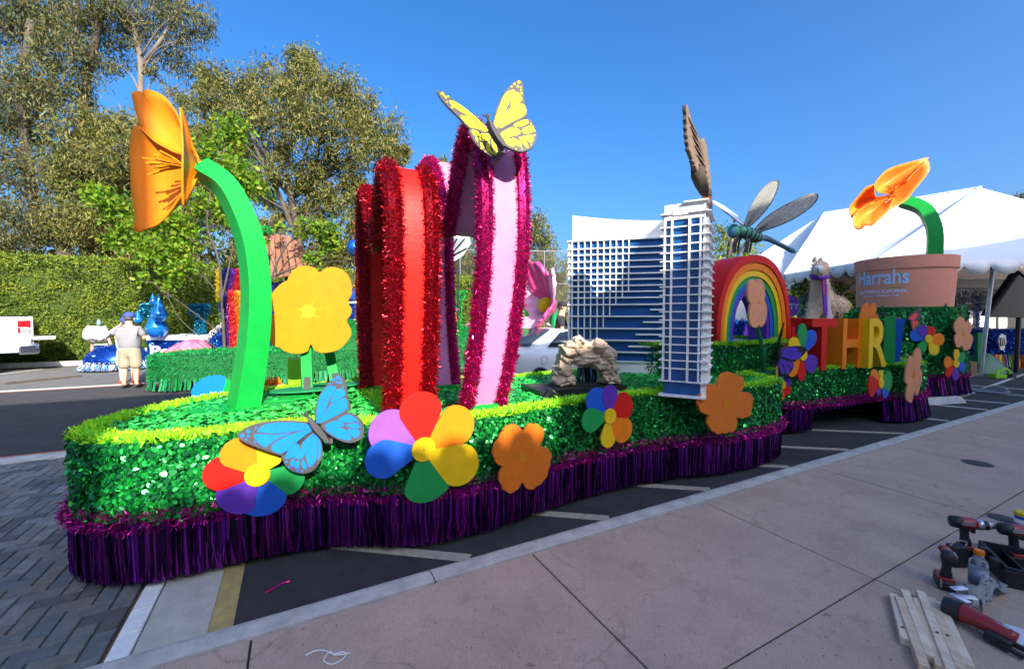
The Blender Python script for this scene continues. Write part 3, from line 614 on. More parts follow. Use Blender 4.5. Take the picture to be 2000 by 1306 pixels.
bc = [[Z([(445, 515), (480, 475), (560, 455), (720, 452), (812, 468), (838, 492), (700, 516), (560, 530), (480, 522)]), Z([(420, 545), (450, 532), (560, 540), (680, 527), (600, 560), (540, 600), (500, 625), (450, 595)]), Z([(545, 625), (590, 580), (700, 530), (835, 500), (740, 575), (670, 640), (610, 670), (560, 655)])],
      [Z([(640, 695), (690, 615), (735, 605), (742, 650), (700, 695), (655, 707)]), Z([(705, 693), (752, 640), (770, 590), (845, 527), (812, 610), (768, 700), (728, 708)]), Z([(790, 700), (797, 650), (852, 533), (866, 620), (858, 720), (815, 768), (800, 730)]), Z([(870, 715), (874, 640), (862, 537), (893, 600), (893, 680), (878, 715)]), Z([(675, 740), (700, 707), (715, 740), (695, 765)]), Z([(708, 765), (725, 722), (745, 732), (737, 777)]), Z([(757, 745), (772, 712), (795, 765), (778, 785)])],
      [Z([(862, 430), (870, 340), (895, 255), (940, 200), (990, 195), (1000, 215), (955, 290), (925, 370), (890, 440), (870, 455)]), Z([(985, 250), (1015, 215), (1055, 220), (1065, 260), (1005, 298), (962, 310)]), Z([(882, 455), (930, 375), (972, 318), (1068, 280), (1082, 340), (1072, 362), (980, 415)])],
      [Z([(920, 475), (1000, 437), (1058, 460), (1048, 480), (980, 488)]), Z([(1018, 430), (1085, 395), (1140, 420), (1153, 440), (1072, 453)]), Z([(925, 493), (1055, 495), (1108, 560), (1090, 577), (1000, 553)]), Z([(1072, 470), (1153, 457), (1163, 494), (1112, 490)]), Z([(1078, 500), (1165, 508), (1163, 545), (1130, 560)])]]
S_ = lambda L: [(zz([(x, y)], 380, 700, 3.6275)[0], r) for x, y, r in L]
bs_ = [S_([(340, 545, 4), (383, 515, 4), (380, 548, 2.5), (366, 573, 2.5), (436, 490, 2.2), (430, 590, 2.2)]), S_([(650, 732, 2.5), (672, 768, 2), (730, 793, 2.2), (763, 797, 2)]), S_([(1018, 135, 4), (988, 150, 3.4), (1012, 168, 2.4), (1035, 170, 2.4), (1038, 152, 2), (960, 178, 2.2), (1050, 208, 2.2)]), S_([(1158, 450, 1.6), (1173, 482, 1.6), (1170, 520, 1.6), (1155, 552, 1.6)])]
Pb = at_wall(630, 835, .20); Nb = plane_n(-4)
butterfly('blue butterfly board spread over the rainbow flower', 'butterfly', bw, bc, bs_, Z([(795, 400), (830, 420), (880, 470), (930, 530), (962, 588), (940, 592), (890, 548), (840, 495), (806, 440)]), [Z([(800, 408), (757, 378)]), Z([(804, 408), (790, 362)])],
          [(Pb, Nb), (Pb, Nb), (Pb, plane_n(-14)), (Pb, plane_n(-14)), (Pb, Nb)], p_dark, p_sky)
Z = lambda L: zz(L, 680, 130, 3.731)
yw = [Z([(645, 182), (672, 178), (760, 235), (860, 320), (950, 390), (1012, 445), (1032, 482), (1015, 490), (950, 468), (880, 450), (800, 365), (700, 265)]),
      Z([(880, 455), (950, 468), (1040, 490), (1075, 540), (1095, 620), (1090, 655), (1065, 663), (1010, 635), (940, 575), (895, 510)]),
      Z([(1055, 460), (1052, 420), (1075, 320), (1130, 200), (1200, 120), (1245, 97), (1270, 115), (1282, 200), (1290, 280), (1303, 345), (1290, 375), (1180, 430), (1080, 475)]),
      Z([(1080, 480), (1180, 432), (1300, 380), (1345, 410), (1372, 470), (1370, 540), (1335, 595), (1270, 622), (1200, 605), (1130, 570), (1085, 510)])]
yc = [[Z([(735, 255), (785, 262), (900, 345), (1000, 440), (1018, 475), (940, 405), (870, 362), (770, 298)]), Z([(815, 362), (875, 372), (940, 415), (1010, 478), (940, 455), (885, 442)])],
      [Z([(900, 465), (948, 478), (952, 510), (918, 508)]), Z([(955, 490), (1040, 500), (1025, 540), (975, 548), (955, 520)]), Z([(1005, 570), (1030, 545), (1035, 600), (1060, 640), (1020, 620)]), Z([(1045, 540), (1060, 525), (1085, 600), (1082, 645), (1060, 635)]), Z([(925, 520), (945, 525), (945, 550), (935, 545)]), Z([(962, 560), (985, 562), (990, 600), (970, 590)])],
      [Z([(1060, 460), (1065, 400), (1110, 270), (1150, 195), (1213, 177), (1170, 270), (1110, 400), (1075, 465)]), Z([(1180, 290), (1222, 187), (1268, 240), (1240, 268)]), Z([(1100, 450), (1160, 320), (1268, 272), (1293, 348), (1180, 412)])],
      [Z([(1092, 508), (1190, 445), (1248, 465), (1248, 495), (1180, 513)]), Z([(1203, 427), (1290, 387), (1312, 415), (1250, 443)]), Z([(1102, 518), (1195, 532), (1208, 588), (1160, 572)]), Z([(1195, 522), (1250, 548), (1263, 590), (1222, 574)]), Z([(1265, 462), (1328, 432), (1353, 450), (1348, 480), (1285, 493)]), Z([(1240, 517), (1288, 532), (1313, 590), (1292, 590)]), Z([(1268, 512), (1338, 502), (1353, 530), (1335, 558), (1292, 538)])]]
S_ = lambda L: [(zz([(x, y)], 680, 130, 3.731)[0], r) for x, y, r in L]
ys = [S_([(685, 200, 3), (700, 215, 2), (712, 230, 2), (728, 222, 2), (758, 298, 2.5), (720, 260, 1.5)]), S_([(1000, 622, 1.5), (970, 600, 1.5)]), S_([(1243, 117, 3), (1212, 131, 2.3), (1236, 150, 2.3), (1258, 157, 1.8), (1258, 177, 2), (1190, 151, 1.8), (1262, 200, 2.4)]), S_([(1358, 470, 1.6), (1357, 503, 1.6), (1333, 572, 1.6), (1265, 602, 1.6), (1222, 602, 1.6), (1330, 420, 1.6)])]
Py = Vector((1.40, 2.56, 2.74)); Nm = Vector((.10, -.93, .35)).normalized()
butterfly('lemon yellow butterfly board perched on top of the pink heart', 'butterfly', yw, yc, ys, Z([(1000, 415), (1040, 450), (1090, 530), (1128, 590), (1130, 612), (1110, 612), (1060, 545), (1022, 480)]), [Z([(1006, 420), (966, 378)]), Z([(1010, 420), (994, 372)])],
          [(Py, Vector((-.33, -.89, .30)).normalized()), (Py, Vector((-.33, -.89, .30)).normalized()), (Py, Vector((-.15, -.95, .25)).normalized()), (Py, Vector((-.15, -.95, .25)).normalized()), (Py, Nm)], p_dark, p_lemon)
Z = lambda L: zz(L, 1480, 560, 5.442)
Pv = Vector((5.85, 3.30, 1.0)); Nv = plane_n(-16)
butterfly('dark purple butterfly board at the inner corner beside the peach flower', 'butterfly',
          [Z([(215, 735), (225, 690), (260, 655), (330, 635), (440, 627), (500, 640), (520, 665), (500, 710), (430, 770), (380, 800), (300, 772)]), Z([(205, 735), (300, 775), (375, 805), (380, 860), (350, 910), (300, 960), (250, 940), (225, 860), (200, 790)]), Z([(282, 392), (278, 420), (240, 600), (215, 680), (165, 800), (147, 822), (185, 660), (215, 590)])],
          [[Z([(225, 715), (260, 665), (340, 642), (400, 645), (430, 675), (360, 690)]), Z([(235, 725), (360, 697), (440, 690), (465, 720), (400, 775), (300, 755)])], [Z([(212, 755), (300, 785), (310, 830), (260, 820)]), Z([(310, 790), (370, 812), (370, 870), (340, 850)]), Z([(215, 790), (260, 830), (280, 920), (250, 915)]), Z([(275, 835), (330, 850), (345, 890), (305, 925)])], []],
          [S_([]), [], []], Z([(225, 640), (235, 700), (205, 800), (185, 800), (200, 700)]), [Z([(228, 640), (240, 590)])],
          [(Pv, Nv), (Pv, Nv), (Pv, plane_n(55)), (Pv, Nv)], p_black, p_violet)
Z = lambda L: zz(L, 1540, 480, 5.023); Pr = Vector((10.5, 3.72, 1.5))
butterfly('red and black butterfly board behind the blue letter', 'butterfly',
          [Z([(1170, 740), (1180, 690), (1240, 640), (1290, 605), (1303, 620), (1295, 700), (1270, 780), (1225, 830), (1195, 830)]), Z([(1190, 735), (1000, 720), (930, 690), (885, 650), (900, 640), (960, 660), (1060, 700)])],
          [[Z([(1180, 735), (1195, 695), (1235, 662), (1260, 660), (1262, 690), (1215, 735)]), Z([(1195, 745), (1268, 735), (1258, 780), (1215, 790)]), Z([(1200, 795), (1240, 795), (1215, 822)])], [Z([(1150, 725), (1000, 712), (950, 688), (1040, 700)])]],
          [[], []], Z([(1165, 735), (1185, 720), (1200, 835), (1185, 835)]), [], [(Pr, plane_n(-8)), (Pr, plane_n(-25)), (Pr, plane_n(-8))], p_black, p_coral)

# ------------------------------------------------------------------ big poppies
def cup(name_root, base, axis, up, Rr, flare, m, phis, mb_in, hgt, wid=62, droop=.0):
    ax = Vector(axis).normalized(); u = (Vector(up)-ax*Vector(up).dot(ax)).normalized(); v = ax.cross(u)
    for j, ph in enumerate(phis):
        G = []; rd = random.Random(j+5); f0 = rd.random()*6
        for i in range(13):
            r = i/12; row = []
            for k in range(17):
                s = k/8-1; ed = 1-.10*abs(s)**3+.018*math.sin(9*s+f0)*(r > .95); rr = r*ed
                ww = R(wid)*(.42+.62*math.sin(min(1, rr*1.15)*math.pi*.62))/1.0*(1-.25*max(0, rr-.75)/.25*abs(s))
                a = R(ph)+s*ww
                rad = Rr*(.05+.95*max(0, rr)**(.78+flare))*(1+.03*(j % 2)); h = hgt*max(0, rr)**1.45-.10*hgt*abs(s)**2*rr*rr+droop*rr*rr*math.cos(a)
                row.append(base+ax*(h+.012*(j % 2))+(u*math.cos(a)+v*math.sin(a))*rad)
            G.append(row)
        o = MB().grid(G).build('petal', m, name_root, smooth=True); sd = o.modifiers.new('thick', 'SOLIDIFY'); sd.thickness = .018
    rd = random.Random(3)
    for k in range(16):
        a = rd.random()*6.28; sp = rd.uniform(.25, .8); d = (ax+(u*math.cos(a)+v*math.sin(a))*sp).normalized(); L = Rr*rd.uniform(.28, .46)
        MB().tube([base+ax*.03, base+ax*.03+d*L*.6, base+ax*.02+d*L], [.006, .008, .011], 6).build('stamen', p_gold, name_root)
    MB().lathe(base-ax*.06, [(.035, 0), (.055, .05), (.08, .10)], 14, ax).build('calyx', p_peach, name_root)
def fan_flower(root, base, d, petals, m, ax, front, sl):
    B = PD(*base, d)
    for k, (ol, dd, bulge) in enumerate(petals):
        n = len(ol); O_ = []
        for i, (u, v) in enumerate(ol): O_.append(PD(u, v, d+dd*math.sin(math.pi*(.12+.76*i/(n-1)))))
        O_ = catmull(O_, 3); G = []
        rd = random.Random(k)
        nO = len(O_); sm_ = [sum((O_[min(max(i+q_, 0), nO-1)] for q_ in range(-11, 12)), Vector())/23 for i in range(nO)]
        for r in [j/12 for j in range(13)]:
            G.append([B.lerp(sm_[i].lerp(P, max(0, (r-.55)/.45)**1.5), .03+.97*r)+camF*bulge*math.sin(math.pi*r)*(.5+.5*math.sin(math.pi*i/(len(O_)-1)))for i, P in enumerate(O_)])
        o = MB().grid(G).build('petal', m, root, smooth=True); s_ = o.modifiers.new('thick', 'SOLIDIFY'); s_.thickness = .012; s_.offset = 0
    ax = Vector(ax).normalized(); x, y, _ = frame(ax); rd = random.Random(4); C = B+ax*.03 if front is None else B.lerp(PD(*front, d-.02), .75)
    for k in range(18):
        a = rd.random()*6.28; sp = rd.uniform(.15, .75); q_ = (ax+(x*math.cos(a)+y*math.sin(a))*sp).normalized(); L = sl*rd.uniform(.55, 1)
        MB().tube([C, C+q_*L*.6-UP*.0, C+q_*L-UP*.015], [.005, .006, .009], 6).build('stamen', p_gold, root)
    MB().lathe(B-ax*.05, [(.04, 0), (.06, .05), (.085, .09)], 14, ax).build('calyx', m, root)
camF = Vector((sY, cY, 0)); camR = Vector((cY, -sY, 0)); UP = Vector((0, 0, 1))
def camdir(r, f, z): return camR*r+camF*f+UP*z
def square_tube(path, w0, w1, side, name, m, parent):
    q = MB(); n = len(path); vs = []
    for i in range(n):
        d = (path[min(i+1, n-1)]-path[max(i-1, 0)]).normalized(); s = (side-d*side.dot(d)).normalized(); k = d.cross(s); w = (w0+(w1-w0)*i/(n-1))/2
        vs += [path[i]+s*w+k*w, path[i]-s*w+k*w, path[i]-s*w-k*w, path[i]+s*w-k*w]
    q.add(vs, [(i*4+k, i*4+(k+1) % 4, i*4+4+(k+1) % 4, i*4+4+k) for i in range(n-1) for k in range(4)]+[(0, 3, 2, 1), tuple(n*4-4+k for k in range(4))])
    return q.build(name, m, parent)
B0 = PZ(476, 795, DECK+.02); d0 = (B0-O).dot(camF)
pth = [B0]+[PD(u, v, d0) for u, v in [(488, 720), (498, 640), (500, 560), (490, 480), (468, 415), (438, 362), (395, 330)]]
t = thing('giant_poppy', 'tall orange poppy arching on a thick green stem at the float nose', 'flower', B0)
square_tube(catmull(pth, 5), .195, .15, camdir(.80, -.60, 0), 'stem', p_stem, t)
MB().prism([B0+Vector((.40*math.cos(a), .22*math.sin(a), 0)) for a in [k*math.pi/9 for k in range(18)]], (0, 0, .012)).build('base_plate', p_stem, t)
MB().prism([B0+Vector((.30+.26*math.cos(a), .18+.12*math.sin(a), .014)) for a in [k*math.pi/8 for k in range(16)]], (0, 0, .01)).build('leaf_plate', p_stem, t)
fan_flower(t, (391, 328), d0, [([(352, 296), (340, 297), (330, 291), (300, 272), (276, 250), (268, 228), (262, 208), (258, 184), (270, 178), (277, 183), (281, 177), (298, 177), (318, 187), (334, 204), (346, 225), (354, 251), (360, 280), (372, 308)], .16, .10),
  ([(352, 300), (340, 297), (320, 287), (300, 275), (284, 260), (268, 245), (259, 255), (254, 280), (253, 306), (255, 340), (256, 370), (261, 400), (264, 428), (261, 445), (265, 452), (273, 453), (285, 448), (306, 440), (325, 422), (340, 400), (352, 382), (366, 362)], .10, .12),
  ([(384, 310), (371, 262), (362, 232), (352, 210), (354, 245), (357, 285), (356, 330), (356, 372), (358, 404), (366, 392), (374, 376), (386, 348)], -.36, -.05)], p_poppyb, camdir(-.75, -.62, .1), (356, 326), .30)
B1 = PD(1824, 497, 9.8); pth = [B1-Vector((0, 0, .4))]+[PD(u, v, dd) for u, v, dd in [(1826, 460, 9.8), (1816, 425, 9.9), (1798, 405, 10.05), (1762, 393, 10.3)]]
t2 = thing('giant_poppy', 'orange poppy bending over from the terracotta pot', 'flower', B1-Vector((0, 0, .4)))
square_tube(catmull(pth, 5), .27, .22, camdir(.80, -.60, 0), 'stem', p_stem, t2)
Zp = lambda L: zz(L, 1600, 300, 4.3525)
fan_flower(t2, Zp([(632, 350)])[0], 9.75, [(Zp([(480, 300), (468, 266), (500, 215), (560, 150), (640, 110), (760, 75), (860, 48), (928, 33), (905, 72), (860, 118), (805, 168), (725, 265)]), .35, .42),
  (Zp([(490, 390), (470, 330), (470, 265), (440, 270), (400, 285), (350, 340), (300, 400), (258, 450), (255, 490), (266, 522), (280, 545), (310, 510), (360, 465), (470, 408)]), .05, .40),
  (Zp([(470, 405), (360, 465), (288, 535), (290, 565), (290, 600), (310, 640), (350, 645), (380, 622), (410, 610), (440, 615), (470, 595), (500, 570), (560, 520), (597, 472), (640, 372)]), -.30, .30),
  (Zp([(640, 372), (597, 472), (640, 455), (700, 425), (760, 380), (800, 320), (850, 262), (900, 200), (938, 145), (940, 105), (928, 65), (900, 62), (870, 108), (812, 160), (735, 250)]), -.10, .36)], p_poppyc, camdir(-.72, -.35, .55), None, .30)
# terracotta pot
m_terra = mat('terracotta_foam', (.74, .28, .18), rough=.75, var=.06, vs=4, bump=.15, bs=60)
PT = Vector((PC.x, PC.y, 1.80)); t = thing('flower_pot', 'giant terracotta flower pot with casino lettering on the drum', 'flower pot', PT)
zt = PD(1772, 502, 9.75).z-.05
MB().lathe(PT, [(.835, 0), (.87, zt-PT.z-.26), (.75, zt-PT.z-.26)], 56).build('pot_wall', m_terra, t, smooth=False)
MB().lathe(PT+Vector((0, 0, zt-PT.z-.27)), [(.895, 0), (.905, .26), (.84, .27), (.82, .05), (.2, .05)], 56).build('pot_rim', m_terra, t)
MB().box(PT+Vector((-.18, -.805, .06)), (.16, .02, .06)).build('socket', p_dark, t)
m_lbl = paint('label_blue', (.42, .62, .85)); m_lbw = paint('label_white', (.75, .75, .85)); m_lbg = paint('label_green', (.25, .32, .05))
def textmesh(s, width=None, height=None, depth=.0, bold=0):
    cu = bpy.data.curves.new('txt', 'FONT'); cu.body = s; cu.size = 1; cu.extrude = depth; cu.offset = bold; cu.resolution_u = 6
    ob = bpy.data.objects.new('txt', cu); col.objects.link(ob); dg = bpy.context.evaluated_depsgraph_get(); dg.update()
    me = bpy.data.meshes.new_from_object(ob.evaluated_get(dg)); vs = [v.co.copy() for v in me.vertices]; fs = [tuple(p.vertices) for p in me.polygons]
    bpy.data.objects.remove(ob); bpy.data.curves.remove(cu); bpy.data.meshes.remove(me)
    x0 = min(v.x for v in vs); x1 = max(v.x for v in vs); y0 = min(v.y for v in vs); y1 = max(v.y for v in vs)
    sx = (width/(x1-x0)) if width else 1; sy = (height/(y1-y0)) if height else sx
    return [Vector(((v.x-x0)*sx, (v.y-y0)*sy, v.z)) for v in vs], fs
def pot_text(s, px0, px1, pyb, h, m, name, bold=0, rz=.862):
    def ang(u, v):
        P = PD(u, v, 9.05); r, _ = ray(u, v)        # ray against the pot cylinder
        ox, oy = O.x-PC.x, O.y-PC.y; a = r.x**2+r.y**2; b = 2*(ox*r.x+oy*r.y); c_ = ox*ox+oy*oy-rz*rz; k = (-b-math.sqrt(max(0, b*b-4*a*c_)))/(2*a)
        H = O+r*k; return math.atan2(H.y-PC.y, H.x-PC.x) % (2*math.pi), H.z
    a0, z0 = ang(px0, pyb); a1, _ = ang(px1, pyb); vs, fs = textmesh(s, 1, 1, 0, bold); q = MB()
    rc = lambda z: .835+.035*(z-PT.z)/(zt-PT.z-.26)+.008
    vs2 = []
    for v in vs:
        a = a0+(a1-a0)*v.x; z = z0+h*v.y; rr = rc(z); vs2.append(Vector((PC.x+rr*math.cos(a), PC.y+rr*math.sin(a), z)))
    q.add(vs2, fs).build(name, m, t)
pot_text('Harrahs', 1679, 1775, 559, .335, m_lbl, 'lettering', .018)
pot_text('RESORT', 1732, 1771, 565, .055, m_lbg, 'lettering', .01)
pot_text('SOUTHERN CALIFORNIA', 1679, 1772, 575, .085, m_lbw, 'lettering', .02)
pot_text('OWNED BY THE RINCON TRIBE', 1686, 1756, 581, .05, m_lbw, 'lettering', .01)
q = MB()
for k in range(5):
    a = R(90+(k-2)*38); vsl = []
    for uu, vv in ((1757, 541), (1757+8*math.cos(a)-2, 541-10*math.sin(a)), (1757+13*math.cos(a), 541-11*math.sin(a)+1), (1757+8*math.cos(a)+2, 541-8*math.sin(a)+1)):
        r, _ = ray(uu, vv); P = PD(uu, vv, 9.0)
        ox, oy = O.x-PC.x, O.y-PC.y; A2 = r.x**2+r.y**2; b = 2*(ox*r.x+oy*r.y); c_ = ox*ox+oy*oy-.87**2; kk = (-b-math.sqrt(max(0, b*b-4*A2*c_)))/(2*A2); vsl.append(O+r*kk)
    q.add(vsl, [(0, 1, 2, 3)])
q.build('palm_emblem', m_lbg, t)

# ------------------------------------------------------------------ hotel model
hot = thing('hotel_model', 'white and blue scale model of a hotel tower with slatted balconies', 'building model', PZ(1330, 772, DECK))
def rotd(deg): a = R(deg); return camR*math.cos(a)+camF*math.sin(a)
m_hw = mat('hotel_white', (.78, .77, .74), rough=.45, var=.02, bump=.03)
e1, e2 = rotd(-30), rotd(60); T0 = PZ(1292, 772, DECK+.01); N1 = -e2
wT = (PL(1371, 777, T0, N1)-T0).dot(e1); dT = .50; H1 = PL(1295, 402, T0, N1).z
def TP(a, b, z): return Vector((T0.x, T0.y, 0))+e1*a+e2*b+Vector((0, 0, z))
zb = T0.z
MB().prism([TP(.02, .02, 0), TP(wT-.02, .02, 0), TP(wT-.02, dT, 0), TP(.02, dT, 0)], (0, 0, 1)).build('tower_core', p_navy, hot)
o = bpy.data.objects['tower_core']
for v in o.data.vertices: v.co.z = (zb if v.co.z+ORG[o.name].z < .5 else H1-.14)-ORG[o.name].z
def tz(vz): return PL(1297, 420+vz/3.437, T0, N1).z
MB().prism([TP(-.03, -.03, zb-.0), TP(wT+.03, -.03, zb), TP(wT+.03, dT+.03, zb), TP(-.03, dT+.03, zb)], (0, 0, .022)).build('base_plate', m_hw, hot)
MB().prism([TP(.0, .0, H1-.15), TP(wT, .0, H1-.15), TP(wT, dT, H1-.15), TP(0, dT, H1-.15)], (0, 0, .15)).build('tower_parapet', m_hw, hot, bevel=.004)
MB().prism([TP(.09, -.012, H1-.11), TP(wT-.12, -.012, H1-.11), TP(wT-.12, -.001, H1-.11), TP(.09, -.001, H1-.11)], (0, 0, .055)).build('name_board', m_hw, hot)
rows = [4, 93, 150, 208, 262, 318, 375, 432, 487, 542, 597, 652, 708, 762, 817, 870, 922, 975, 1028, 1112]
for r in rows:
    z = tz(r); 
    q = MB(); h = .011
    for a0, a1, b0 in ((-.030, .03, -.026), (.03, .0+wT*.20, -.020), (wT*.20, wT*.64, -.013), (wT*.64, wT+.030, -.026)):
        q.prism([TP(a0, b0, z), TP(a1, b0, z), TP(a1, .0, z), TP(a0, .0, z)], (0, 0, h))
    q.prism([TP(wT, .0, z), TP(wT+.05, .0, z), TP(wT+.05, dT+.03, z), TP(wT, dT+.03, z)], (0, 0, h))
    q.prism([TP(-.035, .001, z), TP(-.001, .001, z), TP(-.001, dT, z), TP(-.035, dT, z)], (0, 0, h))
    q.build('balcony_slat', m_hw, hot)
for fa, w_ in ((.03, .016), (.205, .016), (.635, .019), (.90, .016)):
    a = wT*fa; z1_ = tz(1112); MB().prism([TP(a-w_/2, -.022, z1_), TP(a+w_/2, -.022, z1_), TP(a+w_/2, .018, z1_), TP(a-w_/2, .018, z1_)], (0, 0, H1-.15-z1_)).build('mullion', m_hw, hot)
for b in (.03, .17, .33, .47): MB().prism([TP(wT+.001, b, zb+.02), TP(wT+.028, b, zb+.02), TP(wT+.028, b+.05, zb+.02), TP(wT+.001, b+.05, zb+.02)], (0, 0, H1-.15-zb-.02)).build('mullion', m_hw, hot)
MB().prism([TP(wT-.018, .02, zb+.02), TP(wT+.006, .02, zb+.02), TP(wT+.006, dT-.02, zb+.02), TP(wT-.018, dT-.02, zb+.02)], (0, 0, H1-.17-zb)).build('side_wall', m_hw, hot)
# main block behind
f1, f2 = rotd(-14), rotd(76); Q0 = PZ(1291, 733, DECK); N2 = -f2
def bz(vz): return PL(1060+795/3.437, 420+vz/3.437, Q0, N2).z
def ba(X, Y): return (PL(1060+X/3.437, 420+Y/3.437, Q0, N2)-Q0).dot(f1)
def BP(a, b, z): return Vector((Q0.x, Q0.y, 0))+f1*a+f2*b+Vector((0, 0, z))
aL, aR = ba(185, 400), .35; zt_ = bz(150)
MB().prism([BP(aL, .02, DECK), BP(aR, .02, DECK), BP(aR, .42, DECK), BP(aL, .42, DECK)], (0, 0, zt_-DECK)).build('block_core', p_navy, hot)
MB().prism([BP(aL-.03, -.01, DECK), BP(aR, -.01, DECK), BP(aR, .45, DECK), BP(aL-.03, .45, DECK)], (0, 0, bz(990)-DECK)).build('plinth', m_hw, hot)
# concave parapet
n = 15; tp_ = [(aL+.03+(aR-aL-.03)*i/n, zt_+.36-.13*math.sin(min(1, i/n*1.0)*math.pi*.62)) for i in range(n+1)]
MB().prism([BP(aL+.03, .0, zt_+.002), BP(aR, .0, zt_+.002)]+[BP(a, .0, z) for a, z in reversed(tp_)], f2*.40).build('roof_parapet', m_hw, hot)
brow = [(150, 165, 800), (207, 168, 800), (250, 168, 800), (298, 168, 800), (342, 168, 800), (385, 168, 800), (425, 168, 800), (467, 168, 800), (508, 168, 800), (550, 168, 800), (597, 168, 800), (678, 185, 800), (762, 185, 800), (843, 185, 800), (923, 185, 800), (988, 185, 800), (633, 722, 800), (717, 673, 800), (801, 622, 800), (883, 574, 800)]
for y, x0, x1 in brow:
    z = bz(y); a0, a1 = ba(x0, y), .3; MB().prism([BP(a0, -.03, z-.012), BP(a1, -.03, z-.012), BP(a1, .019, z-.009), BP(a0, .019, z-.009)], (0, 0, .017)).build('balcony_slat', m_hw, hot)
for x, y1 in ((198, 988), (240, 988), (282, 988), (324, 988), (368, 843), (410, 762), (453, 678), (494, 597), (537, 550), (578, 508)):
    a = ba(x, 300); MB().prism([BP(a-.0085, -.018, bz(y1)), BP(a+.0085, -.018, bz(y1)), BP(a+.0085, .018, bz(y1)), BP(a-.0085, .018, bz(y1))], (0, 0, zt_-bz(y1))).build('mullion', m_hw, hot)
for b in (.0, .2, .40): MB().prism([BP(aL-.03, b, DECK+.1), BP(aL-.002, b, DECK+.1), BP(aL-.002, b+.04, DECK+.1), BP(aL-.03, b+.04, DECK+.1)], (0, 0, zt_-DECK-.1)).build('mullion', m_hw, hot)

# ------------------------------------------------------------------ eagle on the tower
m_fe = mat('eagle_feather', (.105, .07, .05), rough=.85, c2=(.165, .115, .085), vs=9, bump=.5, bs=26, stretch=(3, 3, 1)); m_fd = mat('eagle_dark', (.045, .03, .022), rough=.9, var=.3, bump=.4, bs=30)
Ze = lambda L: zz(L, 1280, 180, 3.841)
EC = TP(wT-.06, .12, H1); eg = thing('eagle_sculpture', 'brown eagle sculpture with raised wings landing on the hotel model roof', 'eagle', EC)
NE = camdir(-.10, -1, .05).normalized(); NE2 = camdir(.62, -.78, 0).normalized()
wingL = Ze([(235, 88), (246, 100), (270, 190), (300, 310), (312, 362), (345, 356), (370, 340), (378, 372), (390, 410), (405, 520), (420, 650), (430, 780), (418, 800), (408, 783), (400, 770), (380, 768), (376, 740), (368, 722), (352, 690), (345, 652), (336, 640), (330, 600), (312, 580), (305, 560), (296, 552), (300, 538), (282, 515), (285, 500), (270, 470), (265, 450), (252, 430), (256, 400), (244, 372), (250, 350), (240, 320), (244, 290), (236, 265), (242, 235), (235, 200), (240, 165), (233, 130)])
def platefun(pts, P0, N, bow):
    Q = [PL(*p, P0, N) for p in pts]; return Q
MB().prism(platefun(wingL, EC, NE2, 0), -NE2*.045).build('wing', m_fe, eg, bevel=.012)
q = MB(); vt = Ze([(320, 380), (345, 470), (375, 560), (395, 700)])
for i in range(9):                                     # quills standing proud of the wing
    a = i/8; x0, y0 = 335+70*a, 400+330*a; x1, y1 = 246+125*a, 190+560*a
    A, B = [PL(*p, EC, NE2)+NE2*.006 for p in Ze([(x0, y0), (x1, y1)])]; q.tube([A, (A+B)/2+NE2*.008, B], [.012, .011, .005], 6)
q.build('quill', m_fe, eg)
E3 = EC+NE*.04+camF*.05
MB().tube([PL(*p, E3, NE) for p in Ze([(285, 495), (305, 560), (320, 620), (345, 690), (368, 750), (378, 790)])], [.035, .05, .068, .06, .045, .02], 12).build('body', m_fd, eg, smooth=True)
MB().ball(PL(*Ze([(285, 525)])[0], E3, NE), (.035, .045), 12, 8).build('head', m_fd, eg, smooth=True)
MB().prism([PL(*p, EC+camF*.1, NE2) for p in Ze([(368, 785), (428, 778), (432, 850), (428, 960), (424, 1035), (412, 1060), (400, 1050), (388, 1010), (372, 960), (362, 900), (360, 830)])], -NE2*.03).build('tail', m_fe, eg, bevel=.008)
MB().prism([PL(*p, EC+camF*.1, NE2)+NE2*.003 for p in Ze([(362, 900), (372, 925), (380, 970), (400, 1020), (412, 1060), (400, 1052), (372, 965), (360, 925)])], -NE2*.005).build('tail_band', m_hw, eg)
for dx in (0, .045):
    A = PL(*Ze([(372, 785)])[0], E3, NE)+camR*dx; MB().tube([A, A-Vector((0, 0, .035))-camR*.015, Vector((A.x, A.y, H1+.012))-camR*.05], [.02, .017, .012], 8).build('foot', p_orange, eg)
MB().prism([TP(wT-.19, -.035, H1), TP(wT+.03, -.035, H1), TP(wT+.03, .1, H1), TP(wT-.19, .1, H1)], (0, 0, .012)).build('perch', m_hw, eg)

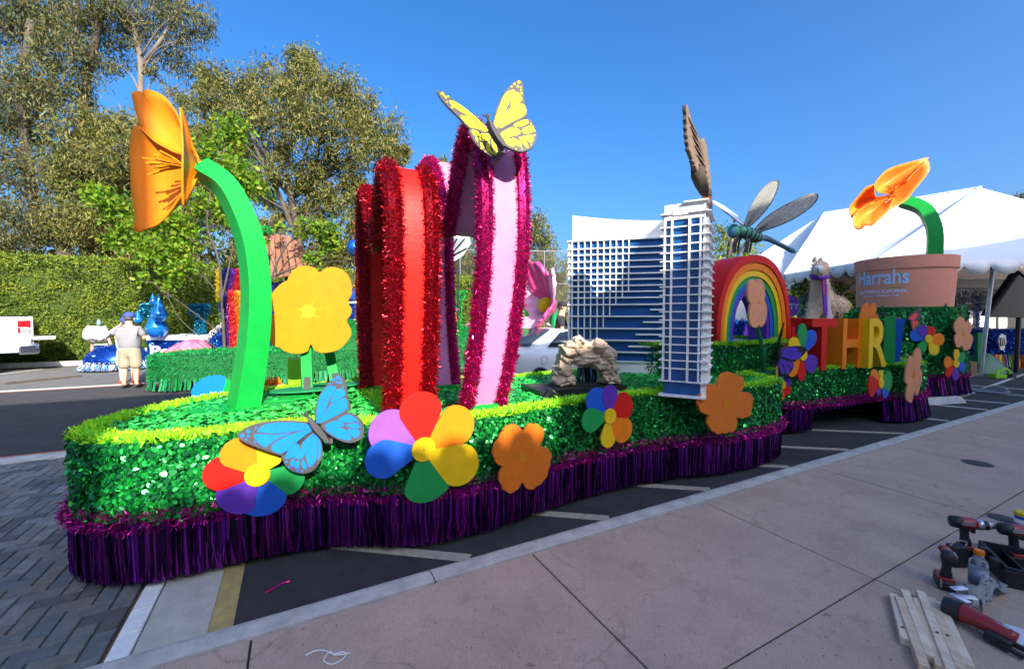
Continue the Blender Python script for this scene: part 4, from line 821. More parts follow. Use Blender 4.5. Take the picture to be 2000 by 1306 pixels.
# ------------------------------------------------------------------ fountain rocks
m_rock = mat('foam_rock', (.52, .40, .285), rough=.9, c2=(.42, .315, .22), vs=5, bump=.9, bs=9, stretch=(1, 1, 3.2), dist=.03)
Rk = PZ(1142, 757, DECK); dR = (Rk-O).dot(camF); rk = thing('fountain_rock', 'tan artificial rock arch with a small tinsel waterfall', 'fountain', Rk)
def lump(parts, seed, name='rock', vox=.011):
    bm = bmesh.new()
    for (u, v, rx, ry, dd) in parts:
        P = PD(u, v, dR+dd); s = dR/FPX
        m4 = Matrix.Translation(P) @ Matrix.Rotation(-YAW, 4, 'Z') @ Matrix.Diagonal((rx*s, .17+.10*random.random(), ry*s, 1))
        bmesh.ops.create_icosphere(bm, subdivisions=1, radius=1.08, matrix=m4 @ Matrix.Rotation(random.uniform(0, 3), 4, 'Y') if abs(rx-ry) < 6 else m4)
    me = bpy.data.meshes.new(name)
    for v in bm.verts: v.co -= Rk
    bm.to_mesh(me); bm.free(); me.materials.append(m_rock); o = link(name, me, rk, Rk)
    rm = o.modifiers.new('remesh', 'REMESH'); rm.mode = 'VOXEL'; rm.voxel_size = vox
    dg = bpy.context.evaluated_depsgraph_get(); dg.update(); m2 = bpy.data.meshes.new_from_object(o.evaluated_get(dg)); o.modifiers.clear(); o.data = m2; m2.name = name
    nr = [v.normal.copy() for v in m2.vertices]
    for v, n_ in zip(m2.vertices, nr):
        p = v.co; q_ = Vector((p.x*3+noise.noise(p*4)*.6, p.y*3, p.z*9+noise.noise(p*3)*1.2)); c_ = noise.voronoi(q_)[0]
        lay = abs(((p.z*11+noise.noise(p*2.5)*1.4) % 1)-.5); h = -.022*max(0, 1-(c_[1]-c_[0])*7)-.014*max(0, 1-lay*8)+.012*noise.fractal(p*7, 1, 2, 4)+.018*noise.noise(p*3.3)
        v.co = p+n_*h
    m2.polygons.foreach_set('use_smooth', [True]*len(m2.polygons)); m2.set_sharp_from_angle(angle=R(38)); m2.update()
    return o
lump([(1128, 668, 15, 15, .05), (1112, 682, 26, 18, .0), (1142, 684, 34, 20, .05), (1168, 676, 18, 16, .05), (1184, 695, 22, 22, .03), (1102, 700, 20, 20, .03), (1145, 702, 40, 16, 0), (1172, 712, 24, 14, 0),
      (1098, 722, 22, 22, -.02), (1096, 742, 24, 16, -.04), (1112, 742, 15, 14, -.02), (1086, 738, 12, 16, 0), (1190, 718, 18, 18, 0), (1190, 738, 24, 15, -.03), (1182, 730, 17, 14, -.02), (1200, 742, 13, 9, 0)], 1)
curtain('waterfall', [PD(1130, 722, dR+.16), PD(1165, 722, dR+.16)], PD(1147, 718, dR+.16).z, DECK+.02, 160, [foil('water_tinsel', (.35, .55, .75), .9, .2), p_black, foil('water_tinsel_dark', (.05, .12, .2), .9, .2)], rk, .014, .06, 0, kind='stuff')
tr = thing('water_tray', 'black shallow tray lying on the deck before the rock arch', 'tray', PZ(1140, 765, DECK+.05))
A, B, C_, D_ = PZ(1060, 770, DECK+.05), PZ(1180, 760, DECK+.05), PZ(1228, 764, DECK+.05), PZ(1075, 760, DECK+.06)
A, B = PZ(1058, 772, DECK+.04), PZ(1222, 760, DECK+.04); dv = (B-A); nv = Vector((-dv.y, dv.x, 0)).normalized()
MB().bar(A, B, .03, .09).build('front_edge', p_black, tr); MB().bar(A+nv*.5, B+nv*.3, .03, .07).build('rear_edge', p_black, tr); MB().bar(A, A+nv*.5, .03, .08).build('side_edge', p_black, tr); MB().bar(B, B+nv*.3, .03, .08).build('side_edge', p_black, tr)
MB().prism([A, B, B+nv*.3, A+nv*.5], (0, 0, .012)).build('liner', p_black, tr)
MB().tube(catmull([PZ(1066, 758, DECK+.06), PZ(1080, 763, DECK+.12), PZ(1095, 775, DECK+.03)], 5), .008, 6).build('hose', p_dark, tr)

# ------------------------------------------------------------------ rainbow arch
RN = 4.05; pL, pR, pT = PN(1399, 662, RN), PN(1544, 659, RN), PN(1467, 497, RN); cx = (pL.x+pR.x)/2; hw = (pR.x-pL.x)/2; hh = pT.z-TZ
rb = thing('rainbow_arch', 'stepped rainbow arch standing on the hedge tier', 'rainbow', (cx, RN, TZ))
def arc(f, h):
    out = []
    for i in range(41):
        a = math.pi*(1-i/40); c_, s_ = math.cos(a), math.sin(a)
        out.append((cx+hw*f*math.copysign(abs(c_)**.92, c_), TZ+.005+h*max(0, s_)**.80))
    return out
fr = [1, .90, .80, .705, .61, .53, .455]; hf = [1, .915, .83, .755, .69, .625, .555]
for i, m in enumerate((p_red, p_orange, p_yellow, p_green, p_blue, p_purple)):
    a, b = arc(fr[i], hh*hf[i]), arc(fr[i+1], hh*hf[i+1]); y0, y1 = RN+.018*i, RN+.50-.018*i; q = MB(); n = len(a); vs = []
    for (xa, za), (xb, zb2) in zip(a, b): vs += [(xa, y0, za), (xb, y0, zb2), (xa, y1, za), (xb, y1, zb2)]
    fs = []
    for k in range(n-1):
        o_ = k*4; p_ = o_+4; fs += [(o_, o_+1, p_+1, p_), (o_+2, p_+2, p_+3, o_+3), (o_, p_, p_+2, o_+2), (o_+1, o_+3, p_+3, p_+1)]
    fs += [(0, 2, 3, 1), (n*4-4, n*4-3, n*4-1, n*4-2)]
    q.add(vs, fs).build('band', m, rb)

# ------------------------------------------------------------------ dragonfly
Zd = lambda L: zz(L, 1360, 380, 4.083); dD = 7.2
dg = thing('dragonfly_sculpture', 'green striped dragonfly sculpture hovering over the rainbow', 'dragonfly', PD(1470, 475, dD))
m_df = mat('dragonfly_green', (.05, .30, .19), rough=.4, var=.2, vs=20); m_ft = mat('dragonfly_teal', (.03, .16, .24), rough=.35, var=.2, vs=8)
def dp(x, y, dd=0): return PD(*Zd([(x, y)])[0], dD+dd)
bp = [dp(330, 285, -.15), dp(360, 290, -.12), dp(400, 305, -.05), dp(440, 322), dp(475, 338, .05), dp(505, 347, .1)]
MB().tube(bp, [.06, .085, .105, .11, .10, .07], 14).build('thorax', m_df, dg, smooth=True)
for (i, f) in ((1, .2), (2, .0), (2, .75), (3, .45), (4, .1)):
    c0 = bp[i].lerp(bp[i+1], f); d = (bp[i+1]-bp[i]).normalized(); r = [.06, .085, .105, .11, .10, .07]; rr = r[i]+(r[i+1]-r[i])*f+.004
    MB().tube([c0-d*.018, c0+d*.018], [rr, rr], 14).build('stripe', p_black, dg, smooth=True)
MB().ball(dp(298, 292, -.2), (.10, .115), 16, 10, camdir(.2, 0, 1)).build('head', m_df, dg, smooth=True)
for e in (-1, 1): MB().ball(dp(283, 300, -.22+.10*e), (.055, .085), 12, 8, camdir(.25, 0, 1)).build('eye', m_ft, dg, smooth=True)
MB().tube(catmull([dp(490, 345, .08), dp(560, 350, .3), dp(640, 385, .5), (dp(720, 425, .7)), dp(785, 455, .85)], 4), [.07, .06, .055, .05, .048, .045, .043, .042, .042, .042, .042, .043, .045, .047, .05, .048, .03], 10).build('tail', m_ft, dg, smooth=True)
for k, (x, dd) in enumerate(((335, -.12), (350, .02), (372, .08), (392, -.1), (410, -.04), (432, .06))):
    s = -1 if k < 3 else .55; x2 = x-s*0+(-32 if k < 3 else 4)
    MB().tube(catmull([dp(x+8, 330, dd), dp(x2+6, 362, dd-.05), dp(x2-4, 415, dd-.05), dp(x2-10, 462, dd-.05)], 4), .017, 7).build('leg', p_black, dg)
m_dw = mat('shaded_mesh_wing', (.24, .24, .215), rough=.7, c2=(.18, .18, .16), vs=40, bump=.7, bs=45)  # right wings: mesh mottling, with shade put into the darker grey
Pd0 = dp(420, 260); Nw = camdir(-.25, -.85, .35).normalized(); Nw2 = camdir(-.1, -.8, .55).normalized()
w1 = Zd([(385, 243), (400, 190), (440, 90), (500, -10), (560, -75), (610, -105), (645, -112), (655, -90), (645, -40), (600, 60), (540, 140), (470, 215), (425, 250)])
w2 = Zd([(468, 280), (520, 215), (600, 150), (700, 90), (800, 40), (900, 0), (955, -5), (968, 15), (950, 60), (880, 125), (780, 190), (660, 245), (560, 280), (500, 298)])
for w_, nn in ((w1, Nw), (w2, Nw2)):
    pts = catmull([PL(*p, Pd0, nn) for p in w_], 3, True); o = MB().prism(pts, -nn*.02).build('wing', m_dw, dg)
    q = MB(); c0 = (PL(*w_[0], Pd0, nn)+PL(*w_[-1], Pd0, nn))/2
    for k in range(3, len(pts)-3, 2):
        P = pts[k]; q.tube([c0+nn*.004, c0.lerp(P, .5)+nn*.006, P+nn*.003], .0016, 4)
    q.tube(pts+pts[:1], .010, 6); q.build('wing_veins', p_black, o)
m_lw = mat('sunlit_wing', (.55, .62, .70), rough=.4)  # left wings: same material in a paler colour to look sunlit
wl = Zd([(128, 45), (150, 52), (215, 88), (250, 112), (330, 178), (380, 235), (362, 235), (300, 185), (220, 125), (150, 72)])
nn = camdir(.55, -.55, .6).normalized(); MB().prism([PL(*p, Pd0, nn) for p in wl], -nn*.02).build('wing', m_lw, dg)
nn = camdir(.75, -.35, .5).normalized(); MB().prism([PL(*p, dp(440, 280), nn) for p in Zd([(160, 60), (230, 95), (330, 165), (400, 262), (385, 268), (320, 190), (230, 110)])], -nn*.02).build('wing', m_lw, dg)
MB().tube([dp(418, 350), (cx, RN+.35, TZ+hh-.02)], .02, 8).build('post', p_steel, dg)

# peach flower on a stem in front of the arch
Pp = Vector((5.62, 3.36, 1)); Npf = plane_n(6); t = thing('peach_flower', 'peach cut-out flower on a green stem before the rainbow', 'flower', PZ(1492, 727, DECK))
pts = [PL(*p, Pp, Npf) for p in Zd([(415, 740), (425, 695), (445, 675), (465, 680), (477, 712), (490, 680), (510, 672), (530, 690), (545, 740), (552, 800), (545, 835), (558, 870), (568, 920), (562, 970), (550, 1020), (530, 1050), (510, 1055), (500, 1035), (490, 1055), (465, 1060), (440, 1045), (428, 1010), (425, 960), (430, 900), (435, 870), (418, 840), (412, 790)])]
MB().prism(catmull(pts, 2, True), -Npf*.03).build('petal_board', p_peach, t, bevel=.003)
q = MB(); c0 = PL(*Zd([(492, 860)])[0], Pp, Npf)+Npf*.003
for k in range(8): d = (camR*math.cos(k*.8)+UP*math.sin(k*.8)); s = d.cross(Npf).normalized()*.004; q.add([c0-s, c0+s, c0+d*.06], [(0, 1, 2)])
q.build('stamen_print', p_orange, t)
S0, S1 = PL(*Zd([(515, 1040)])[0], Pp, Npf)-Npf*.05, PZ(1491, 727, DECK+.02)
MB().tube(catmull([S0, S0.lerp(S1, .5)+camR*.03, S1], 6), [.026]*6+[.03]*6+[.035], 8).build('stem', p_dgreen, t)
MB().prism([S1+Vector((.26*math.cos(a), .12*math.sin(a), 0)) for a in [k*math.pi/7 for k in range(14)]], (0, 0, .015)).build('base_plate', p_dgreen, t)

# ------------------------------------------------------------------ standing letters
def letter(ch, pts4, n, yaw, m, label, depth=.30, name=None):
    (u0, v0), (u1, v1) = pts4; A = PN(u0, v1, n); d = Vector((math.cos(R(yaw)), math.sin(R(yaw)), 0)); Nn = Vector((math.sin(R(yaw)), -math.cos(R(yaw)), 0))
    Bp = PL(u1, v1, A, Nn); wd = (Bp-A).length; top = PL(u0, v0, A, Nn).z; z0 = DECK+.0; h = top-z0
    vs, fs = textmesh(ch, wd, h, .5, .012); q = MB()
    q.add([Vector((A.x, A.y, z0))+d*v.x+UP*v.y-Nn*(.5-v.z)*depth for v in vs], fs)
    bm_name = 'letter'; o = q.build(bm_name, m)
    for p in o.data.polygons: p.use_smooth = False
    return tag(o, label, 'letter', 'standing letters on the float')
letter('T', ((1584, 622), (1632, 714)), 3.40, -6, p_red, 'red letter T standing on the hedge edge')
letter('H', ((1645, 622), (1682, 714)), 3.34, -4, p_orange, 'orange letter H between the red and the yellow letters')
letter('R', ((1696, 622), (1732, 714)), 3.20, -1, p_yellow, 'yellow letter R in the row of letters')
letter('I', ((1747, 622), (1755, 714)), 3.12, 20, p_green, 'green letter I mostly seen from its side', .14)
letter('V', ((1764, 622), (1780, 712)), 3.08, 38, p_blue, 'blue letter V turned away to the right', .16)
letter('E', ((1547, 620), (1569, 660)), 4.9, -5, p_red, 'red letter standing in the second row behind the plush animal')
q = MB(); P = PZ(1625, 690, DECK); tag(q.prism([PN(1604, 714, 3.9), PN(1704, 714, 3.9), PN(1704, 676, 3.9), PN(1604, 676, 3.9)], (0, .25, 0)).build('letter_stand', p_turq, bevel=.01), 'turquoise box standing behind the letters', 'box')
q = None

# ------------------------------------------------------------------ hedge and trees
lf = lambda n, c, t=.3: leafmat(n, c, t)
L_hedge = [lf('hedge_leaf', (.115, .165, .014)), lf('hedge_leaf_olive', (.175, .205, .02)), lf('hedge_leaf_deep', (.045, .075, .009))]
L_euc = [lf('gum_leaf', (.115, .125, .045)), lf('gum_leaf_grey', (.105, .115, .065)), lf('gum_leaf_brown', (.16, .115, .04)), lf('gum_leaf_deep', (.045, .055, .025))]
L_euc2 = [lf('acacia_leaf', (.165, .165, .042)), lf('acacia_leaf_olive', (.13, .145, .042)), lf('acacia_leaf_rust', (.20, .15, .048)), lf('acacia_leaf_deep', (.05, .06, .02))]
L_lime = [lf('ash_leaf', (.15, .27, .018), .45), lf('ash_leaf_deep', (.075, .16, .016), .45), lf('ash_leaf_yellow', (.20, .24, .02), .4)]
L_yel = [lf('pepper_leaf', (.20, .24, .02), .4), lf('pepper_leaf_yellow', (.30, .27, .03), .4), lf('pepper_leaf_deep', (.08, .13, .02), .4)]
m_bark = mat('bark', (.085, .065, .05), rough=.95, c2=(.045, .036, .03), vs=6, bump=.8, bs=20, stretch=(1, 1, .3)); m_barkp = mat('pale_bark', (.17, .14, .115), rough=.9, c2=(.10, .082, .068), vs=5, bump=.6, bs=16, stretch=(1, 1, .3))
HN, HT = 20.6, 3.66
hd = thing('hedge', 'tall clipped green hedge along the rear kerb', 'hedge', (-4, HN, -.1))
MB().prism([(-30, HN+.18, -.1), (9, HN+.18, -.1), (9, HN+1.5, -.1), (-30, HN+1.5, -.1)], (0, 0, HT-.05)).build('hedge_core', L_hedge[2], hd)
def quadleaf(P, D, F, L, W): return leaves(P, D, F, L, W, .3)
n = 76000; x = rng.uniform(-21, 9, n); z = rng.uniform(-.05, HT+.1, n); bulge = .12*np.sin(x*1.7+z*2.1)+.10*np.sin(x*4.3-z*3.7)+.06*np.sin(x*9+z*8)
P = np.stack([x, HN+.06-bulge*.8+rng.normal(0, .07, n), z], 1); bare = (np.sin(x*1.9+1)+np.sin(z*3.1+x)) > 1.45; keep = ~((z < 1.3) & bare & (rng.random(n) < .75)); P = P[keep]; n = len(P)
D = rng.normal(size=(n, 3)); D[:, 2] += .5; F = unit(np.array([0, -1., .35])+rng.normal(0, .6, (n, 3))); l = rng.uniform(.055, .11, n)
ns_ = np.array([noise.noise(Vector((a*1.6, c*2.1, 3)))+.6*noise.noise(Vector((a*5, c*6, 8))) for a, b, c in P]); mi = np.where(ns_+rng.normal(0, .25, n) < -.22, 2, np.where(ns_+rng.normal(0, .3, n) > .12, 1, 0)); npmesh('foliage', quadleaf(P, D, F, l, l*.42), L_hedge, hd, midx=mi, kind='stuff')
n = 12000; P = np.stack([rng.uniform(-21, 9, n), HN+.1+rng.random(n)**1.3*1.5, HT+rng.normal(.02, .06, n)], 1); D = rng.normal(size=(n, 3)); D[:, 2] += .8; F = unit(np.array([0, -.5, 1.])+rng.normal(0, .6, (n, 3))); l = rng.uniform(.07, .16, n)
npmesh('top_growth', quadleaf(P, D, F, l, l*.42), L_hedge, hd, midx=rng.choice(3, n, p=[.4, .45, .15]), kind='stuff')
tag(MB().box((-10.5, HN-.52, -.02), (39, .16, .17)).build('rear_kerb', m_kerb, bevel=.015), 'low pale concrete kerb at the foot of the hedge', 'kerb')

def tree(name, label, d, clumps, base, trunk, mats, probs, lsz, dens=1.0, hang=.8, bark=m_bark, r0=.3, group='trees beyond the hedge', wid=.22, limbs=True, spread=.27, stems=None, sub=22):
    s = d/FPX; B = PD(*base, d); B.z = -.1; root = thing(name, label, 'tree', B, group)
    T = [B]+[PD(u, v, d) for u, v in trunk]; T = catmull(T, 5); q = MB(); q.tube(T, [r0*(1-.55*i/(len(T)-1)) for i in range(len(T))], 9)
    if stems:
        for st_ in stems: p_ = catmull([PD(u, v, d+random.uniform(-.5, .5)) for u, v in st_], 5); q.tube(p_, [r0*.6*(1-.7*i/(len(p_)-1)) for i in range(len(p_))], 7)
    q.build('trunk', bark, root, smooth=True)
    lb = MB(); Ps = []; rd = random.Random(int(d*100)+len(clumps))
    for (u, v, r) in clumps:
        C = PD(u, v, d+rd.uniform(-1, 1)*r*s*1.2); Rr = r*s
        if limbs and (rd.random() < .48 or r < 22):
            k = min(range(len(T)), key=lambda i: (T[i]-C).length+max(0, T[i].z-C.z+.3*Rr)*2); A = T[max(0, k-3)]; M = A.lerp(C, .55)+Vector((rd.uniform(-.12, .12), rd.uniform(-.12, .12), rd.uniform(-.05, .12)))*(C-A).length
            pp = catmull([A, M, C], 5); rr0 = r0*.26; lb.tube(pp, [rr0*(1-.9*i/(len(pp)-1))+.006 for i in range(len(pp))], 6)
            for _ in range(5):
                E_ = C+Vector((rd.gauss(0, 1), rd.gauss(0, 1), rd.gauss(0, .8)))*Rr*.6; lb.tube([pp[-3], (pp[-3]+E_)/2+Vector((0, 0, .08*Rr)), E_], [.035*d/26, .022*d/26, .008], 5)
        nsub = max(5, int(sub*(r/45)**1.2)); subc = rng.normal(0, 1, (nsub, 3)); subc = unit(subc)*(rng.random((nsub, 1))**.45)*np.array([1, 1, .85])*Rr
        nn = int(dens*370*(r/40)**2); idx = rng.integers(0, nsub, nn)
        Ps.append(np.array(C)+subc[idx]+rng.normal(0, spread, (nn, 3))*Rr*np.array([.8, .8, 1])-np.array([0, 0, .1*Rr]))
    if lb.v: lb.build('limbs', bark, root, smooth=True, kind='stuff')
    P = np.concatenate(Ps); n = len(P); D = rng.normal(0, 1, (n, 3))*(1.0-hang*.55); D[:, 2] -= hang; F = rng.normal(0, 1, (n, 3)); l = rng.uniform(.6, 1.3, n)*lsz
    npmesh('crown', leaves(P, D, F, l, l*wid, .4), mats, root, midx=rng.choice(len(mats), n, p=probs), kind='stuff'); return root
pe = [.30, .22, .16, .32]
tree('gum_tree', 'tall gum tree with leaning dark trunk at the left edge', 27, [(15, 40, 55), (75, 55, 55), (25, 140, 60), (15, 230, 65), (60, 235, 45), (35, 320, 55), (95, 395, 45), (20, 420, 55), (110, 120, 36), (70, 180, 42), (60, 440, 40), (115, 330, 36), (-30, 330, 60), (-30, 150, 60), (45, 0, 60), (5, 470, 40), (130, 440, 34)],
     (140, 560), [(120, 470), (75, 420), (55, 330), (45, 200), (60, 40)], L_euc, pe, .27, 3.1, .8, r0=.42)
tree('gum_tree', 'tall gum tree with ivy dark trunk left of the poppy', 28, [(150, 25, 46), (200, 55, 44), (190, 110, 34), (155, 150, 34), (135, 85, 42), (170, 250, 32), (220, 15, 38), (168, 190, 30), (120, 180, 26), (150, 330, 40), (165, 400, 38), (110, 20, 40), (180, -10, 40)],
     (172, 560), [(170, 450), (165, 300), (168, 180), (185, 90), (200, 20)], L_euc, pe, .27, 3.0, .8, r0=.36)
tree('gum_tree', 'slender pale gum tree rising behind the orange poppy', 29, [(290, 22, 44), (335, 35, 42), (385, 15, 36), (400, 55, 22), (330, 90, 34), (262, 85, 34), (352, 125, 28), (395, 140, 20), (310, 140, 18), (338, 175, 20), (405, 165, 18), (250, 30, 36), (235, 130, 20), (370, 75, 26), (300, -20, 40), (300, 190, 16)],
     (272, 560), [(268, 420), (272, 240), (275, 130), (262, 60), (235, 10)], L_euc, pe, .26, 2.7, .85, bark=m_barkp, r0=.26, stems=[[(275, 130), (310, 85), (340, 35), (352, 0)], [(275, 120), (255, 60), (215, 5)]])
tree('acacia_tree', 'broad olive tree filling the gap behind the poppy', 25, [(140, 275, 50), (205, 240, 46), (235, 300, 55), (180, 345, 55), (130, 365, 44), (245, 375, 50), (175, 425, 44), (110, 440, 40), (225, 440, 44), (285, 420, 44), (330, 400, 40), (290, 350, 40), (250, 240, 36), (300, 280, 40), (330, 320, 44), (370, 260, 36), (390, 330, 40), (390, 420, 40), (430, 400, 40), (200, 480, 40), (280, 480, 40), (350, 480, 40)],
     (215, 560), [(215, 480), (222, 420), (230, 340)], L_euc2, pe, .25, 5.2, .7, r0=.3)
tree('acacia_tree', 'large rounded olive tree behind the hearts', 26, [(470, 165, 44), (428, 195, 40), (540, 155, 46), (600, 145, 40), (650, 170, 46), (700, 205, 46), (738, 245, 42), (770, 295, 32), (500, 220, 55), (580, 215, 55), (650, 245, 55), (718, 295, 42), (425, 260, 46), (480, 295, 42), (385, 200, 30), (760, 340, 30), (555, 290, 36), (625, 310, 36), (435, 340, 40), (690, 350, 34), (650, 395, 30), (515, 370, 34), (740, 385, 30), (450, 420, 34), (700, 430, 34), (590, 115, 26), (410, 150, 30), (620, 440, 30), (530, 450, 34), (680, 480, 36), (480, 480, 36), (640, 500, 40), (570, 490, 36), (740, 450, 36), (790, 300, 16), (600, 395, 34), (560, 425, 32), (640, 360, 34), (585, 345, 32), (530, 330, 30), (660, 320, 30), (700, 395, 32), (480, 360, 32)],
     (588, 600), [(585, 480), (575, 420), (560, 340)], L_euc2, pe, .25, 5.4, .7, r0=.28, stems=[[(585, 470), (640, 400), (680, 330), (690, 250)], [(585, 480), (600, 390), (620, 300), (640, 210)], [(580, 470), (545, 380), (500, 290), (480, 210)], [(590, 500), (660, 440), (730, 380)]])
tree('acacia_tree', 'olive tree standing between the pink heart and the hotel model', 27, [(1040, 435, 32), (1062, 470, 30), (1030, 510, 40), (1075, 510, 30), (1050, 555, 40), (1098, 540, 18), (1012, 385, 20), (1005, 340, 18), (985, 440, 40), (1085, 575, 30), (900, 500, 50), (930, 430, 40), (880, 420, 40), (858, 312, 16), (960, 530, 50), (1000, 580, 40), (800, 480, 50), (790, 400, 40)],
     (1030, 620), [(1030, 560), (1035, 480), (1035, 440)], L_euc2, pe, .25, 4.8, .75, r0=.22)
tree('young_ash_tree', 'young tree with bright green leaves and thin bare stems behind the poppy', 13, [(450, 255, 34), (425, 300, 34), (465, 330, 30), (500, 365, 24), (405, 395, 30), (440, 410, 22), (200, 390, 30), (245, 415, 34), (325, 430, 34), (370, 465, 38), (300, 480, 34), (235, 470, 24), (410, 340, 24), (340, 520, 28), (370, 515, 16), (285, 545, 14), (320, 560, 14), (270, 440, 24)],
     (440, 700), [(432, 560), (425, 500), (405, 440), (415, 360), (440, 290)], L_lime, [.4, .35, .25], .15, 1.9, .35, bark=m_bark, r0=.045, group='young trees by the hedge', wid=.55, stems=[[(432, 590), (455, 480), (460, 400), (455, 300)]], spread=.36)
tree('young_ash_tree', 'young tree with bright leaves over the shingled roof', 12.5, [(600, 445, 22), (640, 470, 30), (610, 500, 18), (650, 450, 20), (625, 440, 20), (545, 440, 9), (520, 468, 7)],
     (515, 720), [(520, 600), (535, 530), (560, 480), (590, 450)], L_lime, [.4, .35, .25], .13, 1.7, .35, bark=m_bark, r0=.04, group='young trees by the hedge', wid=.55, stems=[[(600, 520), (660, 510), (710, 512)], [(535, 540), (600, 520), (700, 540)]])
tree('pepper_tree', 'yellow green tree with drooping leaves behind the dragonfly', 17, [(1428, 470, 30), (1408, 448, 20), (1450, 500, 26), (1420, 520, 30), (1440, 560, 22), (1455, 442, 12), (1405, 500, 22), (1470, 520, 16), (1436, 425, 7), (1460, 480, 22), (1400, 550, 20)],
     (1420, 660), [(1418, 590), (1420, 520), (1428, 470)], L_yel, [.4, .35, .25], .17, 1.5, .7, r0=.12, group='trees near the tent', wid=.3)
tree('garden_shrub', 'bright green shrub between the rainbow and the plush animal', 18, [(1548, 560, 18), (1570, 575, 20), (1590, 560, 14), (1610, 590, 18), (1560, 545, 10), (1655, 580, 20), (1640, 560, 14)], (1570, 680), [(1570, 620), (1570, 590)], L_lime, [.3, .5, .2], .2, 1.6, .1, r0=.05, group='trees near the tent', wid=.3, limbs=False)
tree('distant_tree', 'small dark treetop showing past the tent roof at the right edge', 40, [(1990, 392, 12), (2005, 385, 14), (1975, 398, 7), (2020, 400, 16)], (2000, 600), [(2000, 480), (2000, 410)], L_euc, pe, .4, 2, .3, r0=.2, group='trees near the tent')

# ------------------------------------------------------------------ chain link fence
m_gal = mat('galvanised_steel', (.16, .16, .16), rough=.5, metal=.6)
fn = thing('chain_link_fence', 'tall grey chain link fence between the pink heart and the hotel model', 'fence', PD(1060, 640, 23))
F0, F1 = PD(985, 489, 23), PD(1135, 494, 23.5)
Fd = (F1-F0); Fd.z = 0; Fl = Fd.length; Fd.normalize(); zt = F0.z; zm = PD(1060, 553, 23).z
for a in (-2.4, 0.1, 2.22, 4.4): P = F0+Fd*a; MB().tube([Vector((P.x, P.y, -.1)), Vector((P.x, P.y, zt))], .035, 8).build('post', m_gal, fn)
for z in (zt, zm): MB().tube([Vector((*(F0-Fd*2.4).xy, z)), Vector((*(F0+Fd*4.4).xy, z))], .028, 7).build('rail', m_gal, fn)
q = MB(); k = 0
for i in range(-16, 60):
    for sg in (1, -1):
        a0 = i*.13-2.4; h = zt-1.2; a1 = a0+sg*h
        p, z0_, z1_ = a0, 1.2, zt
        ca, cb = max(-2.4, min(a0, a1)), min(4.4, max(a0, a1))
        if ca >= cb: continue
        f = lambda a: 1.2+(a-a0)/(a1-a0)*h
        A, B = F0+Fd*ca, F0+Fd*cb; q.tube([Vector((A.x, A.y, f(ca))), Vector((B.x, B.y, f(cb)))], .0035, 3, False)
q.build('mesh', m_gal, fn, kind='stuff')

# ------------------------------------------------------------------ white tents
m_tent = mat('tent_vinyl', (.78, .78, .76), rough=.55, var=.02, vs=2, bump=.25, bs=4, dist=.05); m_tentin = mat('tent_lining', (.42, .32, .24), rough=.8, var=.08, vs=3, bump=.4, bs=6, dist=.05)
tn_ = thing('marquee_tent', 'large white hip roofed marquee behind the flower pot', 'tent', PD(1800, 700, 14))
Cn, Rr_, Lf, Pk, Fr = PD(1716, 506, 11.6), PD(2110, 498, 11.3), PD(1532, 539, 15.8), PD(1915, 367, 17), PD(1610, 417, 22)
Pl = PD(1940, 512, 12.1); L2 = PD(1470, 505, 22.5); Rb = PD(2300, 470, 17)
for P in (Cn, Rr_, Lf, Pl): P.z = 3.17
def slope(name, tri, bow=.0, nseg=10, m=m_tent, off=0):
    A, B, C = tri; G = []
    for i in range(nseg+1):
        a = i/nseg; row = []
        for j in range(nseg+1):
            b = j/nseg; P = (A.lerp(B, b)).lerp(C, a); sag = .30*math.sin(math.pi*min(1, a))*math.sin(math.pi*b)*(1-a*.5)
            P = P-Vector((0, 0, sag*(1-bow)))+Vector((0, 0, .03*math.sin(b*23+a*3)*(1-a)*math.sin(math.pi*b)+off)); row.append(P)
        G.append(row)
    o = MB().grid(G).build(name, m, tn_, smooth=True); return o
slope('roof_panel', (Cn, Rr_, Pk)); slope('roof_panel', (Lf, Cn, Pk)); slope('roof_panel', (Lf, Pk, Fr), .6); slope('roof_panel', (L2, Lf, Fr)); slope('roof_panel', (Rr_, Rb, Pk))
for A, B in ((Cn, Pk), (Lf, Fr), (Pk, Fr)): MB().tube([A+UP*.02, A.lerp(B, .5)+UP*(-.03 if B is not Fr or A is Lf else .02), B+UP*.02], .05, 8).build('hip_seam', m_tent, tn_)
def valance(A, B, nsc, name, h=.34):
    q = MB(); d = B-A; G1 = []; G0 = []; m = nsc*8
    for i in range(m+1):
        f = i/m; P = A+d*f; s = abs(math.sin(math.pi*f*nsc)); G0.append(P+UP*.03); G1.append(P-UP*(h*(.45+.55*s**.7)+.0)+Vector((0, -.02*math.sin(f*nsc*9), 0)))
    o = q.grid([G0, G1]).build(name, m_tent, tn_); sd = o.modifiers.new('t', 'SOLIDIFY'); sd.thickness = .006
valance(Cn, Rr_, 7, 'valance', .42); valance(Lf, Cn, 7, 'valance', .36); valance(L2, Lf, 5, 'valance')
def pole(P, r=.045): MB().tube([Vector((P.x, P.y, -.12)), Vector((P.x, P.y, P.z))], r, 10).build('pole', p_steel, tn_)
G_ = PZ(1915, 735, -.12); MB().tube([G_, Pl-UP*.05], .05, 10).build('pole', p_steel, tn_)
pole(Lf); pole(Cn); pole(Lf.lerp(Cn, .5)); pole(Rr_); pole(L2)
B1_, B2_ = PD(1500, 575, 21), PD(2200, 560, 20)
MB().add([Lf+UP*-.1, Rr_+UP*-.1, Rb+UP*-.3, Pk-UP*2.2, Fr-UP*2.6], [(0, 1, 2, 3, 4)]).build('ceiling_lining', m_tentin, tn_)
wl0, wl1 = PD(1560, 600, 20), PD(2150, 590, 19)
